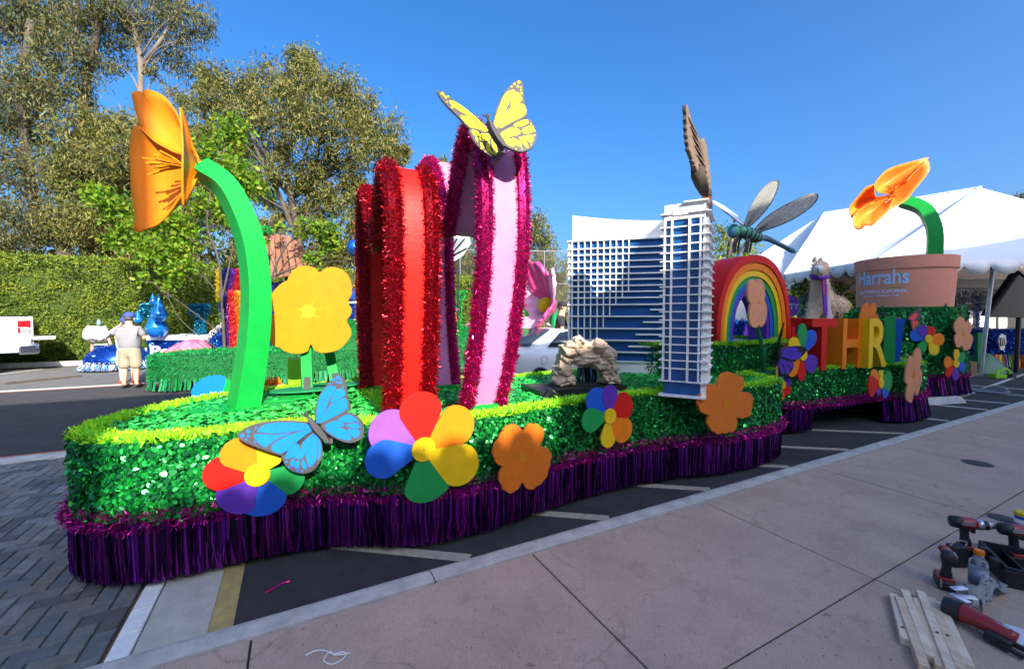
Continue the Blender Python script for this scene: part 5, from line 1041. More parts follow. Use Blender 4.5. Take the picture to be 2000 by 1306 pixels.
MB().add([Vector((*wl0.xy, 2.3)), Vector((*wl1.xy, 2.3)), Vector((*wl1.xy, 4.5)), Vector((*wl0.xy, 4.5))], [(0, 1, 2, 3)]).build('gable_lining', m_tentin, tn_)
for A, B in ((Cn, PD(1640, 575, 17)), (Lf.lerp(Cn, .6), PD(1700, 560, 17))): MB().tube([A-UP*.05, B], .03, 7).build('rafter', p_dark, tn_)
MB().tube([PD(1860, 563, 17), PD(2100, 566, 17)], .035, 7).build('rafter', p_dark, tn_)

# ------------------------------------------------------------------ things under and beside the tent
def pxbox(u0, v0, u1, v1, d, th, name, m, parent=None, bevel=0, lean=0):
    pts = [PD(u0, v1, d), PD(u1, v1, d), PD(u1, v0, d+lean), PD(u0, v0, d+lean)]; return MB().prism(pts, camF*th).build(name, m, parent, bevel=bevel)
def tinsel_sheet(name, poly, d, n, mats, parent, L=.06, lean=0, wd=.02):
    us = [p[0] for p in poly]; vs = [p[1] for p in poly]; u = rng.uniform(min(us), max(us), n*3); v = rng.uniform(min(vs), max(vs), n*3); k = inpoly(u, v, poly); u, v = u[k][:n], v[k][:n]
    P = np.array([tuple(PD(a, b, d)) for a, b in zip(u, v)]); n = len(P); D = rng.normal(0, .6, (n, 3))+np.array([0, 0, -.6])-np.array(camF)*.5
    return npmesh(name, strips(P, D, rng.normal(size=(n, 3)), rng.uniform(.6, 1.3, n)*L, rng.uniform(.6, 1.3, n)*wd, .5), mats, parent, kind='stuff')
t = thing('tinsel_float', 'blue tinsel float with rainbow fringe parked under the tent', 'parade float', PD(1960, 720, 14), 'floats waiting behind')
pxbox(1884, 643, 2060, 715, 14.2, 1.5, 'body', f_blue[1], t); tinsel_sheet('tinsel_skin', [(1884, 640), (2060, 640), (2060, 695), (1884, 695)], 14.1, 3600, f_blue, t, .12)
rb_m = [[foil('fr_'+k, c, .6, .35)] for k, c in (('purple', (.10, .04, .16)), ('green', (.05, .18, .05)), ('red', (.38, .03, .02)), ('orange', (.45, .12, .02)), ('yellow', (.42, .30, .03)))]
for i, k in enumerate((0, 1, 2, 3, 4, 0, 1, 4, 3, 2, 0, 1, 4, 3, 2, 2, 3)):
    a = 1915+i*8.6; curtain('fringe_band', [PD(a, 692, 14.05), PD(a+8.6, 692, 14.05)], PD(a, 692, 14.05).z, PD(a, 718, 14.05).z, 60, rb_m[k], t, .03, .04, .05, kind='stuff')
MB().prism([PD(1957, 651, 14.0), PD(1964, 655, 14), PD(1966, 668, 14), PD(1961, 684, 14), PD(1954, 682, 14), PD(1950, 668, 14), PD(1952, 656, 14)], camF*.05).build('emblem', m_hw, t)
for i in range(3): q0, q1 = PD(1953+i*4, 660, 13.97), PD(1955+i*4, 676, 13.97); MB().bar(q0, q1, .02, .02, camF).build('emblem_bar', p_dark, t)
t = thing('bus_float', 'pale float cabin with square white windows seen past the tent pole', 'parade float', PD(1930, 640, 18), 'floats waiting behind')
pxbox(1868, 545, 2010, 650, 18.5, 1.2, 'cabin', p_black, t)
for u0, u1, v0, v1 in ((1874, 1900, 606, 638), (1913, 1929, 606, 638), (1933, 1945, 620, 640), (1951, 1967, 620, 641)): pxbox(u0, v0, u1, v1, 18.4, .06, 'window', m_hw, t)
tinsel_sheet('foil_trim', [(1868, 565), (1968, 565), (1968, 606), (1868, 606)], 18.35, 900, [f_silver[1], p_black, p_black], t, .14)
tinsel_sheet('foil_pillar', [(1898, 575), (1916, 575), (1914, 645), (1900, 645)], 18.2, 260, [p_black, f_blue[1]], t, .2)
t = thing('roof_panel_prop', 'large black triangular roof prop leaning under the tent at the right edge', 'prop', PD(1970, 640, 12.6))
MB().prism([PD(1931, 617, 12.8), PD(1990, 532, 12.8), PD(2080, 540, 12.8), PD(2080, 622, 12.8), PD(1990, 620, 12.8)], camF*.25).build('panel', p_black, t)
MB().tube([PD(1930, 618, 12.7), PD(1989, 530, 12.7)], .05, 8).build('edge_batten', p_dark, t); MB().bar(PD(1991, 531, 12.6), PD(2010, 545, 12.6), .1, .06).build('ridge_cap', m_wglass, t)
MB().tube([PD(1990, 615, 12.9), Vector((*PD(1990, 615, 12.9).xy, -.12))], .06, 8).build('post', p_black, t); MB().tube([PD(2050, 615, 12.9), Vector((*PD(2050, 615, 12.9).xy, -.12))], .06, 8).build('post', p_black, t)
q = MB(); P = PZ(1922, 728, -.12); m_tarp = mat('green_tarp', (.03, .14, .075), rough=.5, var=.3, vs=8, bump=.6, bs=12)
G = []
for i in range(9):
    row = []
    for j in range(15):
        a = i/8; b = j/14; h = .62*math.sin(math.pi*a)**.7*math.sin(math.pi*b)**.7; row.append(P+camR*(b-.3)*1.1+camF*(a-.2)*.9+UP*(h+.05*noise.noise(Vector((a*5, b*7, 1)))))
    G.append(row)
tag(q.grid(G).build('tarp_bundle', m_tarp, smooth=False), 'crumpled green tarp heap at the foot of the tent pole', 'tarp')
t = thing('green_post', 'short dark green post behind the tent pole', 'post', PD(1915, 720, 12.9)); pxbox(1910, 650, 1919, 712, 12.8, .1, 'post', p_dgreen, t)
for v0, v1, lab in ((706, 720, 'upper brown cardboard box stacked beside the tent pole'), (720, 735, 'lower brown cardboard box under another beside the tent pole')):
    tag(pxbox(1896.5, v0, 1908.5, v1-.4, 12.2, .3, 'cardboard_box', mat('cardboard', (.36, .23, .13), rough=.9, var=.08), bevel=.006), lab, 'box', 'cardboard boxes by the pole')
t = thing('yellow_tool', 'bright yellow green handled tool on the asphalt by the tarp', 'tool', PZ(1955, 738, -.12)); P = PZ(1955, 738, -.12)
MB().tube(catmull([P+camR*-.22+UP*.03, P+camR*-.05+UP*.22, P+camR*.15+UP*.24, P+camR*.25+UP*.1, P+camR*.3+UP*.03], 4), .035, 8).build('handle', p_lime, t); MB().box(P+UP*.06-camR*.1, (.3, .2, .1), -YAW).build('body', p_lime, t); MB().box(P+UP*.07+camR*.28, (.12, .16, .12), -YAW).build('end_cap', p_dark, t)
P = PZ(1925, 764, -.12); G = []; m_bl = mat('grey_blanket', (.13, .14, .17), rough=.95, var=.25, vs=6, bump=.6, bs=20)
for i in range(12):
    row = []
    for j in range(22):
        a, b = i/11, j/21; row.append(P+camR*(b-.5)*.72+camF*(a-.5)*.8*(.5+.5*math.sin(math.pi*b))+UP*(.015+.05*abs(noise.noise(Vector((a*3, b*6, 4))))+(.10 if b > .85 else 0)*math.sin(math.pi*a)))
    G.append(row)
o = MB().grid(G).build('blanket', m_bl, smooth=True); o.modifiers.new('t', 'SOLIDIFY').thickness = .012; tag(o, 'crumpled grey moving blanket on the asphalt beyond the fringe', 'blanket')
t = thing('round_sign', 'purple round sign with white letters behind the rainbow', 'sign', PD(1538, 640, 15.5)); C = PD(1538, 598, 15.5)
MB().lathe(C, [(.42, 0), (.42, .05)], 36, -camF).build('disc', p_lav, t); MB().tube([C+camF*.05, Vector((C.x, C.y+.05, -.1))], .03, 8).build('post', p_steel, t)
def flat_text(s, A, right, h, wd, m, name, parent, nrm, bold=.02):
    vs, fs = textmesh(s, wd, h, 0, bold); MB().add([A+right*v.x+UP*v.y+nrm*.012 for v in vs], fs).build(name, m, parent)
flat_text('RITY', PD(1530, 604, 15.43), camR, .21, .56, m_lbw, 'lettering', t, -camF)
t = thing('tinsel_float', 'blue tinsel float seen through the rainbow arch', 'parade float', PD(1460, 670, 13.5), 'floats waiting behind')
pxbox(1400, 626, 1580, 668, 14, 1.2, 'body', f_blue[1], t); tinsel_sheet('tinsel_skin', [(1400, 622), (1580, 622), (1580, 662), (1400, 662)], 13.9, 2400, f_blue, t, .1)
MB().prism([PD(1452, 655, 13.7), PD(1458, 632, 13.7), PD(1463, 655, 13.7)], camF*.08).build('emblem', p_lav, t)
tinsel_sheet('aqua_trim', [(1555, 585), (1580, 570), (1580, 622), (1555, 622)], 16.2, 500, f_aqua, t, .1)
t = thing('white_van', 'white van body glimpsed through the rainbow arch', 'van', PD(1450, 680, 17)); pxbox(1432, 560, 1475, 640, 17.3, 2.2, 'body', p_white, t, bevel=.12)
for u in (1440, 1470): MB().lathe(PD(u, 640, 17.25)-UP*.2, [(.05, 0), (.33, .03), (.33, .2)], 18, camF).build('wheel', p_black, t)

# ------------------------------------------------------------------ green turf float behind, with rainbow tinsel fall and shingled roof
def fur(name, P, Nn, n_, L, mats, parent, wd=.012, jit=.55, probs=None):
    D = unit(Nn+rng.normal(0, jit, P.shape)); V = strips(P, D, rng.normal(size=P.shape), rng.uniform(.6, 1.2, len(P))*L, np.full(len(P), wd), .3)
    return npmesh(name, V, mats, parent, kind='stuff', midx=rng.choice(len(mats), len(P), p=probs) if probs else None)
tf = thing('turf_float', 'long float covered in green grass matting behind the poppy stem', 'parade float', (0, 12.4, -.12), 'floats waiting behind')
op = sm([(-3.0, 13.2), (-3.02, 12.6), (-2.85, 12.15), (-2.4, 11.93), (-1, 11.9), (1, 11.9), (4, 11.9), (7.5, 11.95), (8.2, 12.3), (8.2, 14.4), (-2.4, 14.4)], 4)
MB().prism([Vector((*p, .12)) for p in op], (0, 0, .58)).build('body', fib_grass[1], tf)
P, T = along([Vector((*p, 0)) for p in op], 15000, True); P[:, 2] = rng.uniform(.1, .72, len(P)); N_ = np.stack([T[:, 1], -T[:, 0], T[:, 0]*0], 1); sgn = 1 if (N_[0]*(P[0]-np.array([2, 13, P[0][2]]))).sum() > 0 else -1; N_ *= sgn
fur('side_turf', P, N_+np.array([0, 0, -.2]), 0, .085, fib_grass, tf, .016)
n = 9000; x = rng.uniform(-3, 8.2, n); y = rng.uniform(11.9, 14.4, n); k = inpoly(x, y, op); P = np.stack([x[k], y[k], np.full(k.sum(), .71)], 1); fur('top_turf', P, np.array([0, 0, 1.])+0*P, 0, .07, fib_grass, tf, .016)
curtain('grass_fringe', [Vector((*p, 0)) for p in op], .2, -.08, 1500, [fib_grass[1], fib_grass[0], p_dgreen], tf, .03, .04, .05, kind='stuff')
def mound(cx_, cy_, rx, ry, z0, h, name, parent, nf_, mats, L=.08):
    G = []; pts = []
    for i in range(13):
        row = []
        for j in range(25):
            a = math.pi*2*j/24; r = i/12; row.append(Vector((cx_+rx*r*math.cos(a), cy_+ry*r*math.sin(a), z0+h*(1-r**2.4))))
        G.append(row)
    MB().grid(G).build(name, mats[1], parent, smooth=True)
    r = np.sqrt(rng.random(nf_)); a = rng.random(nf_)*6.283; P = np.stack([cx_+rx*r*np.cos(a), cy_+ry*r*np.sin(a), z0+h*(1-r**2.4)], 1); Nn = unit(np.stack([np.cos(a)*r**1.4*h/rx*2.4, np.sin(a)*r**1.4*h/ry*2.4, np.full(nf_, .8)], 1)); fur(name+'_turf', P, Nn, 0, L, mats, parent, .018)
mound(2.0, 13.2, 2.6, 1.2, .65, .86, 'hill', tf, 9000, fib_grass)
mound(6.2, 13.2, 2.4, 1.2, .65, .75, 'knoll', tf, 5000, fib_grass)
# rainbow tinsel fall
rbm = {k: [foil('fall_'+k, c, .35, .4), foil('fall_deep_'+k, tuple(x*.55 for x in c), .35, .45)] for k, c in dict(navy=(.015, .03, .2), purple=(.12, .02, .32), red=(.62, .015, .02), orange=(.72, .19, .012), yellow=(.75, .55, .015), green=(.02, .3, .03)).items()}
rf = thing('rainbow_fall', 'stepped rainbow tinsel waterfall standing on the green turf float', 'parade decoration', PD(490, 700, 13.3))
Zf = lambda L: zz(L, 240, 500, 4.6625)
for k, poly, dd in (('yellow', [(866, 110), (900, 110), (888, 400), (855, 400)], .3), ('green', [(898, 110), (914, 110), (916, 410), (930, 600), (905, 600), (884, 420)], .28), ('navy', [(912, 112), (990, 112), (957, 300), (936, 560), (935, 620), (915, 600), (870, 425), (914, 410)], .2),
                    ('purple', [(988, 112), (1035, 130), (992, 310), (957, 420), (986, 935), (945, 940), (934, 560), (957, 300)], .15), ('red', [(1034, 110), (1110, 110), (1110, 200), (1060, 330), (965, 320), (1000, 300)], .18),
                    ('red', [(955, 318), (1003, 318), (1033, 600), (1042, 940), (984, 942), (965, 500)], .05), ('orange', [(1000, 318), (1050, 325), (1092, 420), (1110, 700), (1080, 900), (1040, 942), (1033, 600)], .08), ('yellow', [(1042, 322), (1120, 322), (1120, 640), (1088, 470)], .1)):
    pp = Zf(poly); dd = 13.2+dd; MB().prism([PD(*p, dd) for p in pp], camF*.35).build('strip', rbm[k][1], rf); tinsel_sheet('strip_tinsel', pp, dd-.02, 1500, rbm[k], rf, .085, wd=.013)
Zg = lambda L: zz(L, 460, 420, 3.6286)
for k, poly in (('navy', [(225, 470), (300, 480), (290, 1000), (195, 1005)]), ('navy', [(300, 470), (360, 470), (340, 760), (290, 760)]), ('purple', [(288, 700), (330, 700), (305, 1005), (250, 1005)]), ('red', [(330, 760), (380, 760), (360, 1003), (302, 1003)]), ('orange', [(378, 800), (420, 800), (395, 1000), (358, 1000)]), ('yellow', [(415, 820), (450, 820), (425, 995), (392, 998)])):
    pp = Zg(poly); MB().prism([PD(*p, 13.3) for p in pp], camF*.35).build('strip', rbm[k][1], rf); tinsel_sheet('strip_tinsel', pp, 13.28, 1100, rbm[k], rf, .085, wd=.013)
# shingled roof with separate boards
m_shk = [mat('cedar_board_'+k, c, rough=.9, var=.18, vs=9, bump=.5, bs=20, stretch=(4, 4, .6)) for k, c in (('red', (.22, .085, .05)), ('brown', (.18, .072, .045)), ('pale', (.25, .105, .065)))]
hr = thing('shingle_roof', 'reddish brown board roof of a small hut behind the golden poppies', 'roof', PD(555, 700, 13.0))
tops = [(508, 457), (520, 455), (532, 463), (538, 455), (548, 453), (558, 453), (568, 462), (578, 470), (585, 480)]
for i in range(8):
    a, b = 505+i*10.2, 505+(i+1)*10.2; tp0 = 456+((i*37) % 9)-3+(max(0, i-4)**2)*2.0; bt = 548+((i*23) % 11)-6-(i-2)*2.8-(max(0, i-4))*5; lo = (i-3)*3.0
    MB().prism([PD(a+lo+7, bt, 13.0), PD(b+lo+6.4, bt-2, 13.0), PD(b+lo*.25, tp0+3, 13.35), PD((a+b)/2+lo*.25, tp0, 13.35), PD(a+lo*.25+.4, tp0+3, 13.35)], camF*.04-camF*.015*(i % 3)).build('board', m_shk[i % 3], hr)
MB().tube([PD(560, 520, 13.3), PD(560, 705, 13.3)], .06, 8).build('post', m_bark, hr); rope('ridge_tinsel', [PD(504, 450, 13.2), PD(520, 446, 13.2), PD(530, 455, 13.2)], .12, 500, [rbm['green'][0], fib_grass[2]], hr, .012, kind='stuff')
# green tinsel letters seen through the pink heart
t = thing('tinsel_letter', 'green tinsel letter seen through the gap in the pink heart', 'letter', PD(893, 655, 12.2), None)
MB().prism([PD(880, 570, 12.2), PD(908, 566, 12.2), PD(908, 580, 12.2), PD(900, 582, 12.2), PD(900, 650, 12.2), PD(888, 652, 12.2), PD(888, 582, 12.2), PD(880, 590, 12.2)], camF*.2).build('core', rbm['green'][1], t); tinsel_sheet('tinsel', [(878, 570), (910, 566), (910, 582), (901, 584), (901, 650), (887, 652), (887, 584), (879, 592)], 12.17, 1500, [rbm['green'][0], fib_grass[2]], t, .09)
t = thing('flame_prop', 'small orange flame shape beside the green tinsel letter', 'prop', PD(886, 640, 12.0)); MB().prism([PD(881, 630, 12), PD(882, 612, 12), PD(886, 620, 12), PD(889, 606, 12), PD(893, 628, 12)], camF*.06).build('flame', p_orange, t); MB().ball(PD(886, 604, 12.05), .05).build('knob', p_blue, t)
t = thing('winged_sign', 'tilted sign painted like a butterfly wing on a black pole', 'sign', PD(895, 600, 9.5)); Nn = camdir(-.2, -.9, -.35).normalized(); P0 = PD(893, 490, 9.5)
MB().prism([PL(u, v, P0, Nn) for u, v in ((868, 462), (915, 460), (918, 478), (905, 498), (880, 516), (868, 522))], -Nn*.05).build('panel', p_white, t)
MB().prism([PL(u, v, P0, Nn)+Nn*.004 for u, v in ((868, 470), (890, 464), (905, 466), (898, 490), (872, 505))], -Nn*.006).build('wing_cell', paint('wing_grey', (.35, .4, .45)), t)
MB().prism([PL(u, v, P0, Nn)+Nn*.006 for u, v in ((869, 492), (884, 486), (880, 505), (869, 508))], -Nn*.006).build('wing_cell', p_peach, t)
for a, b in (((869, 508), (912, 484)), ((880, 498), (908, 466)), ((875, 494), (893, 466))): MB().bar(PL(*a, P0, Nn)+Nn*.008, PL(*b, P0, Nn)+Nn*.008, .03, .02, Nn).build('vein', p_black, t)
MB().tube([PD(894, 505, 9.6), PD(895, 625, 9.6)], .025, 8).build('pole', p_black, t)
# balloon
t = thing('balloon', 'shiny blue balloon at the left edge of the red heart', 'balloon', PD(690, 483, 12)); MB().ball(PD(692, 484, 12), (.20, .25), 20, 12).build('skin', f_blue[0], t, smooth=True); MB().tube([PD(692, 503, 12), PD(694, 640, 12)], .01, 5).build('string', p_dark, t)
t = thing('flower_disc', 'white and blue tinsel column standing behind the golden poppy', 'parade decoration', PD(700, 640, 15)); pxbox(682, 588, 705, 628, 15.2, .4, 'column', f_blue[1], t); tinsel_sheet('tinsel', [(682, 592), (704, 592), (704, 628), (682, 628)], 15.15, 400, f_blue, t, .1); pxbox(680, 584, 707, 592, 15.1, .5, 'cap', p_white, t)
MB().lathe(PD(692, 585, 15.3), [(.35, 0), (.22, .18), (.02, .42)], 18).build('roof', f_blue[0], t)

# ------------------------------------------------------------------ blue float far behind
bf = thing('tinsel_float', 'blue tinsel float with white lettering and turquoise T in front of the hedge', 'parade float', PD(370, 735, 15), 'floats waiting behind')
pxbox(288, 664, 450, 735, 15.0, 1.6, 'body', f_blue[1], bf); tinsel_sheet('tinsel_skin', [(288, 664), (450, 664), (450, 712), (288, 712)], 14.9, 2600, f_blue, bf, .09); pxbox(286, 655, 452, 664, 14.85, 1.8, 'white_edge', p_white, bf)
flat_text('Pe', PD(294, 695, 14.84), camR, .37, .72, m_hw, 'lettering', bf, -camF, .03); flat_text('tron', PD(398, 690, 14.84), camR, .33, .80, m_hw, 'lettering', bf, -camF, .03); flat_text('l', PD(284, 690, 14.84), camR, .2, .06, m_hw, 'lettering', bf, -camF, .03)
def tin(poly, d, n_, mats, parent, name): MB().prism([PD(*p, d) for p in poly], camF*.16).build(name, mats[1], parent); tinsel_sheet(name+'_tinsel', poly, d-.03, n_, mats, parent, .08)
t = thing('tinsel_letter', 'turquoise tinsel letter T standing on the far blue float', 'letter', PD(388, 655, 14.9)); tin([(369, 593), (407, 593), (407, 612), (401, 614), (399, 604), (398, 650), (380, 652), (381, 604), (376, 606), (375, 614), (368, 612)], 15.2, 1500, f_aqua, t, 'letter_core')
t = thing('tinsel_letter', 'turquoise tinsel letter half hidden by the blue drops', 'letter', PD(285, 655, 14.9)); tin([(274, 596), (280, 592), (292, 592), (297, 600), (297, 628), (291, 628), (290, 604), (284, 600), (281, 606), (281, 622), (274, 622)], 15.3, 1300, f_aqua, t, 'letter_core')
m_drop = mat('glossy_blue', (.012, .20, .62), rough=.12, metal=.55, coat=.6)
def drop(u, v, r, h, d, lab):
    C = PD(u, v, d); q = MB().lathe(C, [(.001, -r), (r*.55, -r*.84), (r*.9, -r*.4), (r, 0), (r*.93, r*.35), (r*.72, r*.8), (r*.42, r*1.5), (r*.18, r*2.3), (.01, h)], 22); tag(q.build('water_drop', m_drop, smooth=True), lab, 'drop ornament', 'glossy blue drops on the far float')
drop(306, 642, .33, 1.15, 14.6, 'largest glossy blue drop at the bottom of the cluster'); drop(311, 615, .24, .72, 14.3, 'glossy blue drop in the middle of the cluster'); drop(299, 589, .115, .30, 14.6, 'smallest glossy blue drop at the top of the cluster'); drop(270, 625, .14, .35, 14.9, 'glossy blue drop hidden beside the man in the grey shirt')
t = thing('tinsel_cart', 'low cart with blue tinsel dome and silver fringe left of the man', 'parade float', PD(225, 735, 13.6), 'floats waiting behind'); C = PD(232, 706, 13.8)
MB().lathe(Vector((C.x, C.y, C.z)), [(.78, -.05), (.78, .06), (.68, .34), (.42, .52), (.02, .60)], 28).build('dome', f_blue[1], t, smooth=True)
P = []; 
aa = rng.random(2600)*6.283; hh_ = rng.random(2600); P = np.stack([C.x+(.80-.42*hh_**2)*np.cos(aa), C.y+(.80-.42*hh_**2)*np.sin(aa), C.z+hh_*.52], 1); fur('dome_tinsel', P, np.stack([np.cos(aa), np.sin(aa), hh_], 1), 0, .07, f_blue, t, .02)
cr = [Vector((C.x+.86*math.cos(a), C.y+.86*math.sin(a), 0)) for a in [k*math.pi/14 for k in range(29)]]; curtain('silver_fringe', cr, C.z-.02, -.08, 900, f_silver+[f_aqua[0]], t, .03, .03, .1, kind='stuff'); rope('white_garland', [p+UP*(C.z) for p in cr], .06, 1200, [p_white, f_silver[0]], t, .012, kind='stuff')
t = thing('tinsel_cart', 'blue tinsel hump with white edge beside the rainbow fall', 'parade float', PD(430, 690, 14.2), 'floats waiting behind')
hp = [(402, 690), (404, 664), (415, 650), (436, 634), (452, 630), (452, 690)]; MB().prism([PD(*p, 14.4) for p in hp], camF*.8).build('hump', f_blue[1], t); tinsel_sheet('tinsel', hp, 14.36, 1300, f_blue, t, .08); rope('white_garland', [PD(*p, 14.35) for p in hp[1:5]], .10, 700, [p_white, f_silver[0]], t, .014, kind='stuff')
G = []; C = PD(370, 692, 13.6); m_pkf = mat('pink_cloth', (.68, .035, .14), rough=.7, c2=(.72, .20, .26), vs=4, bump=.5, bs=14)
for i in range(11):
    row = []
    for j in range(25):
        a = i/10*math.pi; b = j/24; w_ = math.sin(math.pi*b)**.6; row.append(C+camR*(b-.55)*1.6+camF*math.cos(a)*.6*w_+UP*((.62*b+.15)*w_*math.sin(a)*(1 if b < .8 else .95)+.03*noise.noise(Vector((a*3, b*9, 2)))))
    G.append(row)
tag(MB().grid(G).build('pink_drape', m_pkf, smooth=True), 'crumpled hot pink cloth mound before the white lettering', 'cloth')
# stepladder with a white bag
t = thing('step_ladder', 'pink and white folding ladder with a white bag on top', 'ladder', PD(193, 705, 14.5)); m_lad = paint('ladder_pink', (.62, .33, .30))
for u0, u1, dd in ((205, 216, 0), (182, 178, .1), (206, 212, .6), (184, 183, .6)): MB().bar(PD(u0, 640, 14.5+dd*.3), PD(u1, 708 if dd else 672, 14.5+dd), .06, .04, camF).build('leg', m_lad if dd < .5 else p_white, t)
for v in (655, 672): MB().bar(PD(184, v, 14.55), PD(209, v, 14.55), .05, .04).build('step', p_white, t)
G = []; C = PD(189, 652, 14.4); m_bag = mat('white_bag', (.82, .82, .82), rough=.6, bump=.6, bs=10, dist=.04)
G = [[C+camR*(.46*math.sin(a)*math.cos(b)-.02)+camF*.2*math.sin(a)*math.sin(b)+UP*(.26*math.cos(a)+.13*noise.noise(Vector((math.sin(a)*math.cos(b)*3, math.sin(a)*math.sin(b)*3, math.cos(a)*3)))) for b in [k*math.pi/9 for k in range(19)]] for a in [k*math.pi/9 for k in range(10)]]
tag(MB().grid(G).build('plastic_bag', m_bag, smooth=True), 'puffy white plastic bag hanging on the ladder', 'bag'); tag(MB().lathe(PD(193, 634, 14.4), [(.05, 0), (.055, .1), (.03, .15), (.02, .19)], 12).build('water_bottle', mat('clear_blue', (.3, .5, .75), rough=.1, trans=.4), smooth=True), 'small water bottle on top of the white bag', 'bottle')
A, B = PZ(10, 749, -.10), PZ(160, 734, -.10); tag(MB().tube([A, A.lerp(B, .5), B], .035, 8).build('long_pole', m_bark), 'long thin brown pole lying on the sunlit asphalt', 'pole')

# ------------------------------------------------------------------ inflatable flowers, man in black, car
m_pf = mat('inflatable_pink', (.70, .20, .36), rough=.35, c2=(.74, .42, .52), vs=2.2, bump=.1, bs=8); m_pfd = mat('inflatable_hot_pink', (.68, .06, .22), rough=.35); m_puf = mat('inflatable_purple', (.20, .07, .42), rough=.35)
def infl(name, label, c, d, axis, R_, npet, m, mi, centre, grp, phs=None):
    C = PD(*c, d); t = thing(name, label, 'inflatable flower', Vector((C.x, C.y, .7)), grp); ax = Vector(axis).normalized(); u = (UP-ax*ax.z).normalized(); v = ax.cross(u)
    for k in range(npet):
        a = 2*math.pi*k/npet+.3; G = []
        for i in range(9):
            r = i/8; row = []
            for j in range(17):
                s = j/8-1; ww = .78*math.sin(math.pi*(.12+.80*r))**.8; rip = .04*math.cos(s*math.pi*3.5)*r; aa = a+s*ww; row.append(C+ax*(.80*R_*r**.9+rip*R_-.1*R_*s*s*r)+(u*math.cos(aa)+v*math.sin(aa))*R_*(.1+.9*r*(1-.10*s*s)))
            G.append(row)
        o = MB().grid(G).build('petal', m if k % 3 else mi, t, smooth=True); o.modifiers.new('t', 'SOLIDIFY').thickness = .05
    MB().ball(C+ax*.25*R_, R_*.20).build('flower_centre', centre, t, smooth=True); MB().tube([C-ax*.05, Vector((C.x, C.y, .5))+camF*.2], .10, 10).build('stem', p_dgreen, t); return t
infl('inflatable_flower', 'big pink inflatable blossom with yellow centre', (1080, 602), 11.2, camdir(-.75, -.45, .30), 1.05, 5, m_pf, m_pfd, p_yellow, 'inflatable flowers near the white car')
infl('inflatable_flower', 'smaller purple inflatable blossom behind the pink heart edge', (1030, 598), 11.8, camdir(-.1, -.8, .4), .42, 7, m_puf, m_puf, p_lav, 'inflatable flowers near the white car')
t = thing('turf_block', 'green turf covered block behind the white car', 'parade decoration', PD(1025, 700, 11.4)); pxbox(995, 632, 1045, 720, 11.5, .9, 'block', fib_grass[1], t); tinsel_sheet('turf', [(995, 628), (1045, 634), (1045, 700), (995, 700)], 11.45, 2200, fib_grass, t, .08)
MB().prism([PD(1012, 632, 11.3), PD(1020, 600, 11.3), PD(1032, 610, 11.3), PD(1042, 632, 11.3)], camF*.1).build('leaf', p_stem, t); MB().lathe(PD(1042, 655, 11.2), [(.12, 0), (.18, .35), (.15, .33)], 16).build('black_pot', p_black, t)

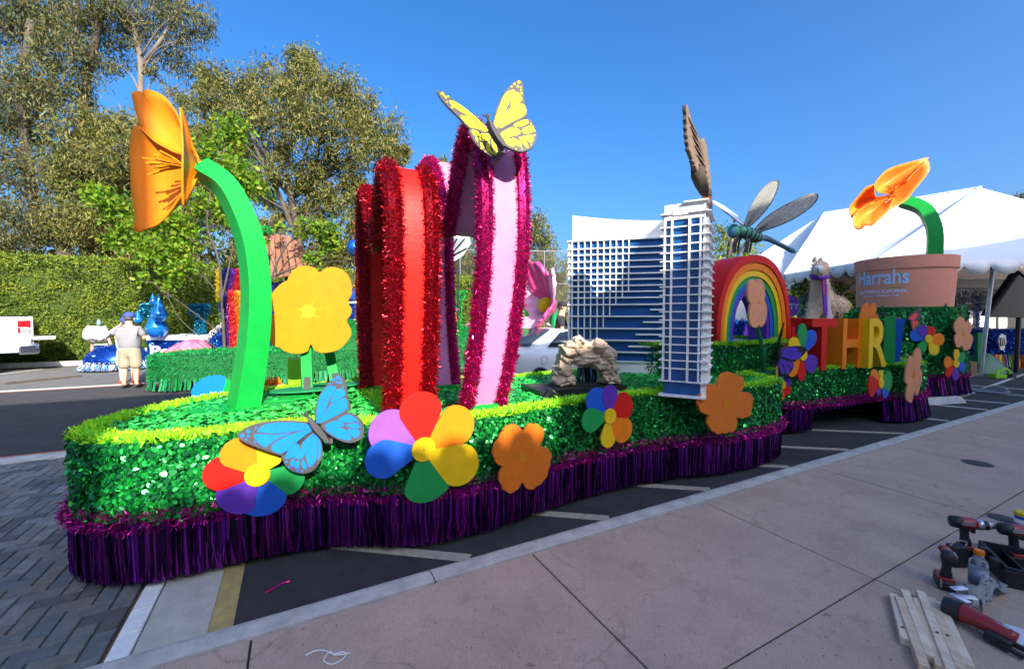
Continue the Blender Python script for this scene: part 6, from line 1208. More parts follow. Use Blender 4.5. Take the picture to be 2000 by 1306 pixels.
def skin(name, pts, edges, radii, m, parent, sub=2, root=0):
    me = bpy.data.meshes.new(name); org = ORG[parent.name]; me.from_pydata([Vector(p)-org for p in pts], edges, []); me.materials.append(m)
    o = link(name, me, parent, org); sk = o.modifiers.new('skin', 'SKIN'); sk.use_smooth_shade = True
    for i, r in enumerate(radii):
        rr = r if isinstance(r, tuple) else (r, r); me.skin_vertices[0].data[i].radius = rr; me.skin_vertices[0].data[i].use_root = (i == root)
    s = o.modifiers.new('sub', 'SUBSURF'); s.levels = sub; s.render_levels = sub; return o
def person(label, base, face, height, shirt, short, cap, arms, legs_skin=True, long_leg=False, lean=(0, 0), shoe=None):
    """base ground point, face = horizontal facing direction; arms = [(elbow, wrist)] offsets right, forward, up in body frame"""
    f = Vector(face).normalized(); r = Vector((f.y, -f.x, 0)); k = height/1.78; B = Vector(base)
    L = lambda a, b, c: B+(r*a+f*b+UP*c)*k
    t = thing('person', label, 'person', B); pts = [L(0, 0, .95), L(0, .01, 1.15), L(0, .0, 1.38), L(0, -.01, 1.50), L(0, .02, 1.58), L(0, .035, 1.68), L(0, .03, 1.76)]; ed = [(0, 1), (1, 2), (2, 3), (3, 4), (4, 5), (5, 6)]; rad = [(.14, .10), (.14, .10), (.15, .10), (.07, .07), (.062, .066), (.088, .10), (.07, .085)]
    def chain(st_, P, Rr):
        i = st_
        for p, q_ in zip(P, Rr): pts.append(p); rad.append(q_); ed.append((i, len(pts)-1)); i = len(pts)-1
        return i
    pts.append(L(0, .13, 1.665)); rad.append(.018); ed.append((5, len(pts)-1))                        # nose
    for s in (-1, 1):
        chain(0, [L(.10*s, 0, .88), L(.115*s, .015, .50), L(.12*s, -.02, .28), L(.125*s, -.02, .09), L(.13*s, .09, .04), L(.135*s, .16, .03)], [.095, .062, .06, .04, .042, .03])
    for s, (e, w_) in zip((-1, 1), arms):
        i = chain(2, [L(.19*s, 0, 1.43), L(*e), L(*w_)], [.06, .043, .03]); d = (L(*w_)-L(*e)).normalized(); sd = d.cross(UP).normalized()
        h = chain(i, [L(*w_)+d*.05*k], [(.036, .022)])
        for q_, ln in ((-.03, .065), (-.01, .078), (.01, .075), (.03, .06)): chain(h, [L(*w_)+d*(.085)*k+sd*q_*k, L(*w_)+(d*(.09+ln)+sd*q_-UP*.015)*k], [.010, .008])
        chain(i, [L(*w_)+(d*.05+sd*.05)*k, L(*w_)+(d*.08+sd*.065)*k], [.012, .009])
    skin('body', pts, ed, [tuple(x*k for x in (q_ if isinstance(q_, tuple) else (q_, q_))) for q_ in rad], p_skin, t)
    sp = [L(0, 0, .86), L(0, .01, 1.10), L(0, 0, 1.38), L(0, -.01, 1.48)]; se = [(0, 1), (1, 2), (2, 3)]; sr = [(.235, .185), (.235, .185), (.225, .165), (.10, .10)]
    for s, (e, w_) in zip((-1, 1), arms):
        E1 = L(*e); S1 = L(.20*s, 0, 1.42); n0 = len(sp); sp += [S1, S1.lerp(E1, .75)]; sr += [.082, .075]; se += [(2, n0), (n0, n0+1)]
    skin('shirt', sp, se, [tuple(x*k for x in (q_ if isinstance(q_, tuple) else (q_, q_))) for q_ in sr], shirt, t)
    hp_ = [L(0, 0, 1.04), L(0, 0, .90)]; he = [(0, 1)]; hr_ = [(.20, .16), (.205, .165)]
    for s in (-1, 1): n0 = len(hp_); hp_ += [L(.10*s, 0, .82), L(.12*s, .015, 0.08 if long_leg else .44)]; hr_ += [.135, .07 if long_leg else .135]; he += [(1, n0), (n0, n0+1)]
    skin('trousers' if long_leg else 'shorts', hp_, he, [tuple(x*k for x in (q_ if isinstance(q_, tuple) else (q_, q_))) for q_ in hr_], short, t)
    for s in (-1, 1): q_ = MB(); q_.ball(L(.133*s, .06, .045), (.055*k, .15*k), 12, 8, f+UP*.02).build('shoe', shoe or p_black, t, smooth=True)
    C = L(0, .03, 1.70); MB().lathe(C, [(.112*k, 0), (.115*k, .03*k), (.10*k, .085*k), (.06*k, .115*k), (.01, .125*k)], 20).build('cap', cap, t, smooth=True)
    MB().prism([C+(f*(.085+.11*math.sin(a))+r*.085*math.cos(a))*k+UP*.012 for a in [j*math.pi/10 for j in range(11)]], UP*.012).build('cap_visor', cap, t)
    for s in (-1, 1): MB().ball(C+(r*.095*s-UP*.035+f*.0)*k, (.012*k, .03*k), 8, 6).build('ear', p_skin, t); MB().ball(C+(r*.035*s+f*.085-UP*.025)*k, .012*k, 8, 6).build('eye', p_black, t)
    MB().ball(C+(f*-.03-UP*.03)*k, (.093*k, .075*k), 12, 8).build('hair', p_dark, t, smooth=True)
    return t
c_grey = mat('grey_tee', (.21, .205, .22), rough=.95, var=.05, bump=.3, bs=18); c_blk = mat('black_tee', (.02, .02, .022), rough=.9); c_cap = mat('blue_cap', (.03, .06, .30), rough=.8); c_lb = mat('pale_blue_shirt', (.35, .45, .55), rough=.9, var=.08)
person('man in grey tee and khaki shorts seen from behind with arms folded', PZ(256, 757, -.12), camdir(-.25, .95, 0), 1.80, c_grey, p_tan, c_cap, [((-.30, .05, 1.18), (-.06, .26, 1.20)), ((.30, .05, 1.18), (.08, .27, 1.16))])
person('woman in pale blue sleeves holding a camera to her face behind the man', PZ(250, 748, -.12), camdir(-.75, .6, 0), 1.68, c_lb, c_lb, c_cap, [((-.30, .22, 1.40), (-.06, .22, 1.62)), ((.24, .16, 1.22), (.02, .24, 1.52))], shoe=p_coral)
person('man in black tee and black cap standing behind the white car', Vector((*PD(1096, 700, 10.1).xy, .09)), camdir(.9, -.1, 0), 1.86, c_blk, p_dark, c_blk, [((-.24, .02, 1.14), (-.2, .2, .98)), ((.24, .02, 1.14), (.2, .2, .98))], long_leg=True)

P = PD(1096, 700, 10.1); tag(MB().box((P.x, P.y, -.015), (1.2, .7, .20), -YAW).build('platform', fib_grass[1], bevel=.02), 'low green platform the man in the black cap stands on', 'platform')

# white sedan
m_car = mat('white_car_paint', (.72, .73, .74), rough=.25, coat=.8); m_glass = mat('car_glass', (.02, .03, .045), rough=.05, spec=.8); m_tail = mat('tail_lamp', (.35, .006, .01), rough=.12, coat=.6)
hd_ = (camR*.80+camF*.60); CB = PZ(985, 735, -.12); CB = PD(985, 728, 8.3); CB.z = -.12; cr_ = thing('sedan_car', 'white sedan seen from its rear quarter between heart and rock', 'car', CB)
xs = Vector((hd_.x, hd_.y, 0)).normalized(); ys_ = Vector((-xs.y, xs.x, 0))         # forward, left
def CP(x, y, z): return CB+xs*x+ys_*y+UP*z
sec = [(0, .62, .52, .74), (.03, .74, .42, .90), (.12, .82, .34, 1.0), (.45, .88, .30, 1.06), (1.0, .91, .28, 1.07), (1.7, .92, .27, 1.02), (2.8, .92, .27, 1.0), (3.7, .90, .28, .96), (4.4, .85, .3, .82), (4.75, .7, .36, .68)]
G = []
for x, hw_, zb_, zt2 in sec:
    row = []; zmid = zb_+(zt2-zb_)*.62
    for y, z in ((-hw_*.80, zb_), (-hw_, zb_+.10), (-hw_*1.0, zmid), (-hw_*.955, zt2-.07), (-hw_*.86, zt2), (-hw_*.4, zt2+.02), (0, zt2+.025), (hw_*.4, zt2+.02), (hw_*.86, zt2), (hw_*.955, zt2-.07), (hw_, zmid), (hw_, zb_+.10), (hw_*.80, zb_)): row.append(CP(x, y+.92, z))
    G.append(row)
q = MB().grid(G); q.add(G[0], [tuple(range(13))]); q.add(G[-1], [tuple(range(13))[::-1]]); o = q.build('body', m_car, cr_, smooth=True); s = o.modifiers.new('sub', 'SUBSURF'); s.levels = 2; s.render_levels = 2
gh = [(.80, .76, 1.055, .74), (1.25, .74, 1.28, .64), (1.75, .72, 1.44, .58), (2.3, .70, 1.49, .56), (2.8, .70, 1.44, .57), (3.25, .72, 1.22, .64), (3.7, .76, 1.0, .74)]
G = [[CP(x, -b+.92, 1.0), CP(x, -(b+tw)/2-.01+.92, (1.0+z)/2), CP(x, -tw+.92, z-.03), CP(x, -tw*.7+.92, z), CP(x, .92, z+.015), CP(x, tw*.7+.92, z), CP(x, tw+.92, z-.03), CP(x, (b+tw)/2+.01+.92, (1.0+z)/2), CP(x, b+.92, 1.0)] for x, b, z, tw in gh]
o = MB().grid(G).build('cabin', m_car, cr_, smooth=True); s = o.modifiers.new('sub', 'SUBSURF'); s.levels = 2; s.render_levels = 2
def patch(pp, name, m, off=.02):
    o = MB().add(pp, [tuple(range(len(pp)))]).build(name, m, cr_); o.modifiers.new('t', 'SOLIDIFY').thickness = .01; return o
rw = [CP(x, y+.92, z) for x, y, z in ((.86, -.66, 1.10), (.86, .66, 1.10), (1.62, .50, 1.435), (1.62, -.50, 1.435))]; patch([p+UP*.012-xs*.02 for p in rw], 'rear_window', m_glass)
for sd in (-1, 1): patch([CP(x, y*sd+.92, z) for x, y, z in ((1.30, .765, 1.07), (3.3, .77, 1.04), (2.95, .655, 1.36), (2.2, .635, 1.42), (1.75, .66, 1.37))], 'side_window', m_glass)
for sd in (-1, 1):
    MB().prism([CP(x, .92+sd*y, z) for x, y, z in ((-.0, .50, .80), (.01, .62, .88), (.10, .80, .93), (.42, .905, .95), (.30, .915, .84), (.10, .84, .76), (.02, .70, .74))], -xs*.015+ys_*.03*sd).build('tail_lamp', m_tail, cr_)
    for x in (.95, 3.75): MB().lathe(CP(x, .92+sd*.72, .33), [(.08, 0), (.30, .02), (.33, .06), (.33, .18), (.30, .21), (.08, .21)], 22, ys_*sd).build('wheel', p_black, cr_)
MB().box(CP(.0, .92, .62), (.02, .52, .12), math.atan2(xs.y, xs.x)).build('number_plate', p_white, cr_); MB().tube([CP(2.1, .92, 1.5), CP(1.95, .92, 1.56)], .02, 6).build('antenna', m_car, cr_)
MB().tube(catmull([CP(1.05+.09*math.cos(a), -.008, .80+.09*math.sin(a)) for a in [k*math.pi/5 for k in range(10)]], 2, True), .006, 4).build('fuel_door', p_wing, cr_)

# white pickup
TB = PD(62, 690, 13.0); TB.z = -.12; tk = thing('pickup_truck', 'white pickup truck with lowered tailgate at the left edge', 'truck', TB); m_chr = mat('chrome', (.6, .6, .62), rough=.12, metal=1)
xs = (camR*.68+camF*.73); xs.z = 0; xs.normalize(); ys_ = Vector((-xs.y, xs.x, 0))
def KP(x, y, z): return TB+xs*x+ys_*y+UP*z
def kbox(x0, x1, y0, y1, z0, z1, name, m, bev=.03): return MB().obox(KP((x0+x1)/2, (y0+y1)/2, (z0+z1)/2), xs*(x1-x0)/2, ys_*(y1-y0)/2, UP*(z1-z0)/2).build(name, m, tk, bevel=bev)
kbox(-2.0, 0, 0, .12, .62, 1.74, 'bed_side', m_car, .05); kbox(-2.0, 0, 1.8, 1.92, .62, 1.74, 'bed_side', m_car, .05); kbox(-2.0, -.03, .12, 1.8, .85, 1.0, 'bed_floor', m_car); kbox(-2.1, -2.0, 0, 1.92, .62, 1.72, 'bed_front', m_car)
kbox(-4.0, -2.13, 0, 1.92, .6, 1.35, 'cab', m_car, .08); kbox(-3.8, -2.2, .1, 1.82, 1.3, 2.1, 'cab_roof', m_glass, .15); kbox(-5.6, -4.0, 0, 1.92, .6, 1.3, 'hood', m_car, .1)
kbox(.0, .52, .10, 1.82, 1.00, 1.11, 'tailgate', m_car, .03); kbox(.02, .50, .2, 1.72, 1.11, 1.125, 'bed_mat', p_black, .004)
kbox(-.26, .012, -.014, .06, 1.40, 1.62, 'tail_lamp', m_tail, .02); kbox(-.20, .012, -.014, .06, 1.22, 1.395, 'reverse_lamp', p_steel, .01); kbox(-.26, -.205, -.014, .06, 1.22, 1.395, 'tail_lamp', m_tail, .01); kbox(-2.0, .01, -.012, .0, 1.06, 1.10, 'body_crease', m_car, .004); kbox(-2.0, .01, -.02, .14, 1.74, 1.77, 'bed_rail', p_black, .006); kbox(-.14, .012, 1.86, 1.93, 1.18, 1.56, 'tail_lamp', m_tail, .02)
kbox(-.28, .16, -.02, 1.94, .56, .90, 'bumper', m_chr, .06)
for x in (-1.15, -4.7):
    for y in (.0, 1.70): MB().lathe(KP(x, y, .42), [(.1, 0), (.38, .02), (.42, .06), (.42, .2), (.38, .22)], 24, ys_).build('wheel', p_black, tk)

# ------------------------------------------------------------------ plush alpaca
m_pl = mat('plush', (.70, .51, .35), rough=1, var=.10, vs=8, bump=.6, bs=40); m_pl2 = mat('plush_deep', (.62, .44, .29), rough=1); aD = 8.45  # second plush is a deeper tan, mixed at random into the fleece
al = thing('plush_alpaca', 'life size tan plush alpaca wearing a purple scarf behind the letters', 'plush animal', PD(1605, 690, aD))
ap = lambda u, v, dd=0: PD(u, v, aD+dd)
pts = [ap(1606, 594, .15), ap(1603, 575, .05), ap(1601, 555, 0), ap(1600, 538, -.04), ap(1599, 520, -.10), ap(1599, 508, -.08), ap(1598, 528, -.30), ap(1598, 531, -.36),
       ap(1622, 596, .5), ap(1640, 598, .85), ap(1647, 596, .98),
       ap(1592, 604, .08), ap(1583, 630, .02), ap(1578, 652, 0), ap(1577, 700, 0), ap(1612, 608, .15), ap(1612, 640, .1), ap(1611, 700, .1),
       ap(1640, 622, .92), ap(1642, 648, .98), ap(1641, 700, .95), ap(1630, 618, .75), ap(1629, 645, .72), ap(1628, 700, .70)]
ed = [(0, 1), (1, 2), (2, 3), (3, 4), (4, 5), (4, 6), (6, 7), (0, 8), (8, 9), (9, 10), (0, 11), (11, 12), (12, 13), (13, 14), (0, 15), (15, 16), (16, 17), (9, 18), (18, 19), (19, 20), (8, 21), (21, 22), (22, 23)]
rad = [.225, .20, .165, .145, .165, .13, .085, .06, .22, .215, .12, .15, .115, .085, .085, .15, .11, .085, .15, .10, .085, .13, .10, .085]
ob = skin('body', pts, ed, rad, m_pl, al, 2, 0)
dg_ = bpy.context.evaluated_depsgraph_get(); dg_.update(); ev = ob.evaluated_get(dg_); me_ = ev.to_mesh(); cs_ = np.array([tuple(p.center) for p in me_.polygons]); ns_ = np.array([tuple(p.normal) for p in me_.polygons]); ar = np.array([p.area for p in me_.polygons]); ev.to_mesh_clear()
i_ = rng.choice(len(cs_), 9000, p=ar/ar.sum()); P = cs_[i_]+rng.normal(0, .02, (9000, 3))+np.array(ORG[al.name])-ns_[i_]*.01; fur('fleece', P, ns_[i_]*.8+np.array([0, 0, -.35]), 0, .034, [m_pl, m_pl2], al, .016, .6, [.65, .35])
MB().ball(ap(1598, 526, -.33), (.075, .085), 14, 10, UP).build('muzzle', paint('plush_white', (.62, .64, .70)), al, smooth=True)
MB().prism([ap(1596, 524, -.415), ap(1600, 524, -.415), ap(1598, 527, -.42)], camF*.02).build('nose', p_dark, al); MB().bar(ap(1598, 527, -.41), ap(1598, 532, -.405), .008, .01, camF).build('mouth', p_dark, al)
for u in (1592, 1604): MB().ball(ap(u, 522, -.235), .02, 8, 6).build('eye', p_black, al)
for u0, u1, s in ((1593, 1594, -1), (1605, 1606, 1)): MB().prism([ap(u0-4, 512, -.1), ap(u0+3, 511, -.1), ap(u1+1.5*-s, 503, -.1), ap(u1-s*-.5, 501, -.1), ap(u0-4*1, 506, -.1)], camF*.05).build('ear', m_pl2, al, bevel=.01)
m_sc = mat('purple_scarf', (.13, .02, .36), rough=.6, var=.15, vs=6); sc_ = thing('scarf', 'purple scarf tied round the neck of the plush alpaca', 'scarf', ap(1605, 560))
MB().tube([ap(1601+15*math.cos(a), 539+3.0*math.sin(a), -.03-.17*math.sin(a)) for a in [k*math.pi/10 for k in range(21)]], .052, 8).build('neck_wrap', m_sc, sc_, smooth=True)
MB().prism([ap(1603, 538, -.2), ap(1612, 538, -.18), ap(1615, 560, -.22), ap(1617, 610, -.22), ap(1613, 621, -.22), ap(1609, 600, -.23), ap(1607, 560, -.23)], camF*.03).build('scarf_tail', m_sc, sc_, bevel=.006)
MB().prism([ap(1616, 580, -.14), ap(1619, 578, -.14), ap(1627, 622, -.1), ap(1617, 622, -.12)], camF*.02).build('ribbon_end', paint('scarf_pale', (.66, .50, .62)), sc_); MB().prism([ap(1607, 542, -.215), ap(1609.5, 542, -.215), ap(1611, 575, -.235), ap(1608.5, 575, -.235)], camF*.02).build('scarf_stripe', p_coral, sc_)

# ------------------------------------------------------------------ woods closing the view
wd = []
def woods(name, u0, u1, vt, vb, d, n_, mats, lab):
    us = rng.uniform(u0, u1, n_); top = np.interp(us, [p[0] for p in vt], [p[1] for p in vt])+12*np.sin(us*.09)+7*np.sin(us*.23); vs_ = top+(vb-top)*rng.random(n_)**.9
    P = np.array([tuple(PD(a, b, d+rng.uniform(-1, 1))) for a, b in zip(us, vs_)]); D = rng.normal(0, 1, (n_, 3)); D[:, 2] -= .5; l = rng.uniform(.3, .75, n_)
    o = npmesh(name, leaves(P, D, rng.normal(size=(n_, 3)), l, l*.4, .4), mats, None); o['kind'] = 'stuff'; tag(o, lab, 'woodland')
woods('woodland', -250, 1115, [(-250, 420), (0, 440), (300, 440), (420, 470), (700, 480), (800, 470), (1000, 500), (1115, 560)], 660, 34, 15000, L_euc2+[L_euc[3]], 'dense far foliage filling the gaps under the gum trees')
woods('woodland', 1380, 1700, [(1380, 560), (1420, 565), (1500, 560), (1700, 555)], 660, 30, 2500, L_hedge, 'dark green far shrubs under the tent eave')

# ------------------------------------------------------------------ tools on the pavement
m_tr = mat('tool_red', (.28, .012, .012), rough=.4, coat=.2); m_tb = mat('tool_black', (.016, .016, .018), rough=.5, bump=.1)
def drill(base, yaw, lab, s=1.0, impact=False, tilt=0):
    t = thing('cordless_drill', lab, 'power drill', base, 'cordless tools on the sidewalk'); f = Vector((math.cos(yaw), math.sin(yaw), 0)); r = Vector((-f.y, f.x, 0)); L = lambda a, b, c: base+(f*a+r*b+UP*c)*s
    MB().obox(L(.02, 0, .028), f*.065*s, r*.038*s, UP*.027*s).build('battery', m_tb, t, bevel=.01); MB().obox(L(.02, 0, .060), f*.052*s, r*.036*s, UP*.009*s).build('battery_clip', m_tr, t, bevel=.004)
    MB().tube(catmull([L(.0, 0, .062), L(-.008, 0, .11), L(-.012, 0, .155), L(-.005, 0, .175)], 3), [.026*s]*3+[.021*s]*4+[.026*s]*3, 12).build('grip', m_tb, t, smooth=True)
    z = .198; MB().lathe(L(-.075 if not impact else -.06, 0, z), [(.015, 0), (.030*s, .012*s), (.034*s, .05*s), (.034*s, .10*s), (.028*s, .115*s)], 18, f).build('motor_housing', m_tr, t, smooth=True); MB().lathe(L(-.08 if not impact else -.065, 0, z), [(.01, 0), (.031*s, .004*s), (.0355*s, .035*s), (.0355*s, .05*s)], 18, f).build('rear_cap', m_tb, t, smooth=True)
    for sd in (-1, 1): MB().obox(L(-.01, sd*.034, z+.006), f*.03*s, r*.002*s, UP*.010*s).build('name_plate', p_steel, t)
    MB().obox(L(.028, 0, .158), f*.009*s, r*.008*s, UP*.016*s).build('trigger', m_tb, t, bevel=.003)
    if not impact:
        MB().lathe(L(.042, 0, z), [(.031*s, 0), (.031*s, .022*s), (.026*s, .026*s), (.024*s, .05*s), (.017*s, .07*s), (.010*s, .085*s)], 18, f).build('gear_collar', p_steel, t, smooth=True); MB().lathe(L(.07, 0, z), [(.0265*s, 0), (.0265*s, .02*s)], 14, f).build('chuck', m_tb, t)
        MB().lathe(L(.125, 0, z), [(.004, 0), (.004, .035), (.011, .045), (.009, .06), (.001, .085)], 10, f).build('drill_bit', p_dark, t)
    else:
        MB().lathe(L(.05, 0, z), [(.028*s, 0), (.02*s, .03*s), (.012*s, .045*s), (.010*s, .065*s)], 14, f).build('chuck', p_steel, t); MB().tube(catmull([L(-.06, .03, .03), L(-.085, .035, .04), L(-.085, .035, .075), L(-.07, .035, .07)], 3), .004, 6).build('belt_hook', p_steel, t)
    return t
yd = math.atan2(camdir(.93, -.35, 0).y, camdir(.93, -.35, 0).x)
drill(PZ(1886, 1084, .002), yd, 'red and black cordless drill with a pointed bit aimed right', 1.12); drill(PZ(1982, 1100, .002), yd+.1, 'red and black cordless drill cut by the right edge of the picture', 1.12)
drill(PZ(1846, 1147, .002), math.atan2(camdir(.55, .8, 0).y, camdir(.55, .8, 0).x), 'small impact driver turned away in front of the charger', 1.02, True)
t = thing('battery_charger', 'black upright charger box with wire handle between two drills', 'charger', PZ(1868, 1104, 0)); P = PZ(1868, 1104, 0); MB().box(P+UP*.07, (.095, .06, .13), -YAW).build('case', m_tb, t, bevel=.006); MB().tube(catmull([P+camR*.045+UP*.12, P+camR*.06+UP*.155, P+camR*-.01+UP*.165, P-camR*.045+UP*.13], 4), .004, 6).build('handle', p_steel, t)
m_pet = mat('clear_plastic', (.85, .9, .92), rough=.06, trans=.92); P = PZ(1909, 1152, 0); t = thing('drink_bottle', 'clear sports drink bottle with an orange cap', 'bottle', P)
MB().lathe(P, [(.034, 0), (.040, .008), (.041, .03), (.036, .035), (.041, .04), (.040, .15), (.041, .155), (.038, .175), (.022, .20), (.020, .215)], 24).build('bottle_wall', m_pet, t, smooth=True); MB().lathe(P+UP*.213, [(.022, 0), (.023, .004), (.023, .026), (.021, .029)], 20).build('cap', p_orange, t, smooth=False)
MB().lathe(P+UP*.05, [(.0415, 0), (.0415, .088)], 28).build('label_band', mat('label_grey', (.22, .24, .30), rough=.4), t, smooth=True)
flat_text('G', P+UP*.108-camF*.041+camR*-.012, (camR), .02, .022, m_lbw, 'label_print', t, -camF*.3); MB().tube([P+UP*.085-camF*.043+camR*(.013*math.cos(a))+UP*.012*math.sin(a) for a in [k*math.pi/7 for k in range(15)]], .002, 5).build('label_print', m_lbw, t)
# battens
m_wood = mat('pine', (.72, .56, .38), rough=.75, c2=(.52, .39, .25), vs=3.5, bump=.25, bs=30, stretch=(9, 1.2, 9)); m_wood2 = mat('pine_pale', (.80, .68, .50), rough=.75, c2=(.58, .46, .32), vs=3, bump=.25, bs=30, stretch=(9, 1.2, 9)); m_knot = mat('pine_knot', (.16, .08, .04), rough=.8)
bat = [((1745, 1157), (1769, 1246), 'short pine batten on the left with a dark knot', 1), ((1756, 1163), (1806, 1298), 'pine batten lying under its neighbours second from the left', 0), ((1767, 1150), (1818, 1278), 'pine batten with a long clear face third from the left', 1), ((1790, 1166), (1838, 1299), 'pine batten showing rough grain in the middle of the bundle', 0), ((1798, 1152), (1858, 1305), 'pine batten just right of the middle of the bundle', 1), ((1818, 1164), (1878, 1303), 'pine batten with a cracked knot second from the right', 0), ((1836, 1173), (1893, 1296), 'rightmost pine batten of the bundle', 1)]
for i, (a, b, lab, k) in enumerate(bat):
    z = .038+.005*((i*5) % 3); A, B = PZ(*a, z), PZ(*b, z); d = (B-A).normalized(); o = MB().bar(A-UP*z/2, B-UP*z/2, .0375, z-.002).build('pine_batten', m_wood2 if k else m_wood, bevel=.0025); tag(o, lab, 'batten', 'pine battens on the sidewalk')
    if i in (0, 5, 4):
        C = A.lerp(B, .78 if i == 0 else .6)+UP*.0005; MB().prism([C+Vector((.010*math.cos(x), .007*math.sin(x), 0)) for x in [j*math.pi/5 for j in range(10)]], UP*.0012).build('knot', m_knot, o)
# red multi tool, rag, cards, towel, toolbox, tub
t = thing('reciprocating_saw', 'red and black cordless saw lying on its side before the toolbox', 'power saw', PZ(1900, 1205, 0)); A, B = PZ(1862, 1192, .05), PZ(1984, 1248, .05); d = (B-A).normalized(); s_ = Vector((-d.y, d.x, 0)); Ln = (B-A).length
MB().tube(catmull([A+d*.02+UP*.01, A+d*.10+UP*.012, A+d*.22, A+d*Ln*.75, A+d*Ln*.97-UP*.02], 4), [.045]*3+[.04]*4+[.034]*4+[.036]*4+[.02]*2, 12).build('housing', m_tr, t, smooth=True)
MB().tube([A-d*.035+UP*.01, A+d*.03+UP*.012], [.046, .050], 14).build('front_boot', m_tb, t); MB().bar(A+d*.13-s_*.05-UP*.012, A+d*Ln*1.0-s_*.045-UP*.02, .05, .05).build('lower_guard', m_tb, t, bevel=.006)
MB().bar(A+d*.10+UP*.046+s_*.0, A+d*.20+UP*.040, .02, .006).build('name_plate', p_steel, t); MB().bar(A+d*.26+UP*.032-s_*.012, A+d*.33+UP*.028-s_*.012, .026, .012).build('switch', m_tb, t, bevel=.004)
for k in (-1, 1): MB().bar(A+d*Ln*.85-s_*(.04-.03*k)-UP*.02, A+d*(Ln+.045)-s_*(.035-.035*k)-UP*.03, .018, .02).build('prong', m_tb, t)
C = PZ(1968, 1238, .003); tag(MB().prism([C+camR*.12*math.cos(a)*(1+.05*math.sin(5*a))+camF*.075*math.sin(a)*(1+.06*math.cos(7*a)) for a in [k*math.pi/14 for k in range(28)]], UP*.006).build('white_pad', mat('white_felt', (.62, .64, .70), rough=1, bump=.6, bs=90)), 'round white felt pad under the red saw', 'pad')
m_cd = mat('card_blue', (.22, .42, .75), rough=.5); 
for (u0, v0), (u1, v1), lab, m in (((1852, 1158), (1888, 1176), 'long white and blue leaflet on the saw nose', m_lbw), ((1866, 1152), (1893, 1150), 'small folded leaflet behind the longer one', m_lbw), ((1880, 1168), (1912, 1172), 'white card with a light blue square by the towel', p_white)):
    A, B = PZ(u0, v0, .10), PZ(u1, v1, .105); d = (B-A).normalized(); s_ = Vector((-d.y, d.x, 0)); o = MB().add([A, B, B+s_*.035, A+s_*.035], [(0, 1, 2, 3)]).build('leaflet', m); o.modifiers.new('t', 'SOLIDIFY').thickness = .004; tag(o, lab, 'leaflet', 'leaflets by the saw')
    MB().add([A+d*.006+s_*.008+UP*.003, A+d*.02+s_*.008+UP*.003, A+d*.02+s_*.026+UP*.003, A+d*.006+s_*.026+UP*.003], [(0, 1, 2, 3)]).build('print', m_cd, o)
G = []; m_tw = mat('grey_towel', (.26, .25, .25), rough=1, c2=(.35, .34, .33), vs=9, bump=.9, bs=70)
A, B, C, D_ = PD(1882, 1186, 2.20), PD(1925, 1188, 2.18), PD(1925, 1128, 2.38), PD(1972, 1152, 2.45)
G = [[A.lerp(B, j/15).lerp(C.lerp(D_, j/15), i/15)+UP*(.05*noise.noise(Vector((i*.33, j*.4, 5)))+.05*math.sin(math.pi*i/15))+camF*.05*noise.noise(Vector((i*.3, j*.3, 9))) for j in range(16)] for i in range(16)]
o = MB().grid(G).build('towel', m_tw, smooth=True); o.modifiers.new('t', 'SOLIDIFY').thickness = .008; tag(o, 'rumpled grey towel draped from the toolbox edge over the saw', 'towel')
TBx = PZ(1965, 1135, 0); t = thing('tool_box', 'open black plastic toolbox cut by the right edge', 'toolbox', TBx); A, B = PZ(1962, 1190, .0), PZ(1957, 1118, .0); a_ = camdir(.86, -.5, 0).normalized(); b_ = camdir(.5, .86, 0).normalized(); C0 = PD(1962, 1172, 2.42); C0.z = 0
for (x0, x1, y0, y1, z0, z1, nm) in ((0, .45, 0, .015, 0, .12, 'side'), (0, .015, .015, .36, 0, .12, 'side'), (.015, .45, .345, .36, 0, .12, 'side'), (.015, .45, .015, .345, 0, .012, 'bottom'), (.1, .11, .015, .345, .012, .09, 'divider'), (-.01, .45, -.012, 0, .09, .105, 'lip')):
    MB().obox(C0+a_*(x0+x1)/2+b_*(y0+y1)/2+UP*(z0+z1)/2, a_*(x1-x0)/2, b_*(y1-y0)/2, UP*(z1-z0)/2).build(nm, m_tb, t, bevel=.003)
for y in (.07, .22): MB().obox(C0-a_*.02+b_*y+UP*.105, a_*.02, b_*.025, UP*.025).build('latch', m_tb, t, bevel=.004)
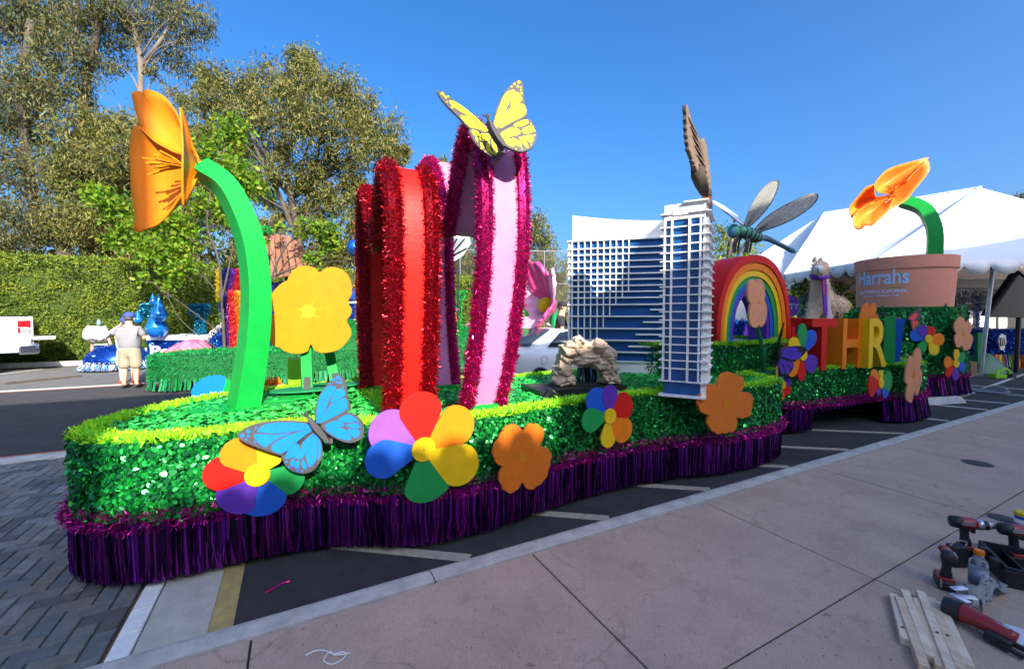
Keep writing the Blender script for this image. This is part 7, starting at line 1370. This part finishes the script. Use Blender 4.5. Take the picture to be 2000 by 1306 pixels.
P = PZ(2000, 1033, 0); t = thing('wipes_tub', 'blue tub with a yellow lid cut by the right edge', 'tub', P); MB().lathe(P, [(.05, 0), (.052, .10), (.05, .105)], 22).build('tub_wall', p_blue, t, smooth=True); MB().lathe(P+UP*.105, [(.054, 0), (.054, .022), (.05, .026)], 22).build('lid', p_yellow, t); MB().lathe(P+UP*.05, [(.0535, 0), (.0535, .03)], 22).build('label_band', p_white, t)
# small litter
zt_ = [(597, 1279), (615, 1270), (634, 1269), (650, 1276), (672, 1272), (675, 1280), (663, 1290), (648, 1296), (633, 1290), (636, 1281), (645, 1271), (655, 1278), (684, 1274)]
tag(MB().tube(catmull([PZ(u, v, .008+.004*(i % 3)) for i, (u, v) in enumerate(zt_)], 5), .0028, 6).build('cable_tie', p_white), 'looped white cable tie on the pavement', 'cable tie')
tag(MB().tube(catmull([PZ(518, 1157, -.115), PZ(535, 1148, -.11), PZ(552, 1138, -.112), PZ(566, 1134, -.115)], 4), .006, 6).build('pink_streamer', f_mag[0]), 'torn magenta streamer scrap on the dark asphalt', 'streamer')
for u, v, lab in ((1025, 1298, 'dry leaf at the bottom edge of the pavement'), (1606, 1200, 'dry leaf near the pine battens'), (1858, 832, 'dark scrap far along the pavement')):
    P = PZ(u, v, .004); tag(MB().add([P, P+camR*.02+camF*.008+UP*.004, P+camR*.055, P+camR*.03-camF*.008], [(0, 1, 2, 3)]).build('dry_leaf', mat('dry_leaf', (.25, .17, .14), rough=.9)), lab, 'leaf')
n = 1500; us = rng.uniform(0, 2000, n); vs_ = rng.uniform(860, 1306, n); P = []
for a, b in zip(us, vs_):
    p = PZ(a, b, .001); z = .0015 if p.y < 2.4 else -.117
    if 2.4 <= p.y < 2.75: continue
    P.append(tuple(PZ(a, b, z)))
P = np.array(P); n = len(P); D = rng.normal(size=(n, 3)); D[:, 2] *= .05; l = rng.uniform(.003, .012, n); o = npmesh('ground_litter', leaves(P, D, np.array([0, 0, 1.])+rng.normal(0, .15, (n, 3)), l, l*.5, .3), [m_gap, m_dirt, mat('pale_grit', (.4, .36, .3), rough=1)], None); o['kind'] = 'stuff'; tag(o, 'scattered grit and leaf crumbs on pavement and asphalt', 'litter')
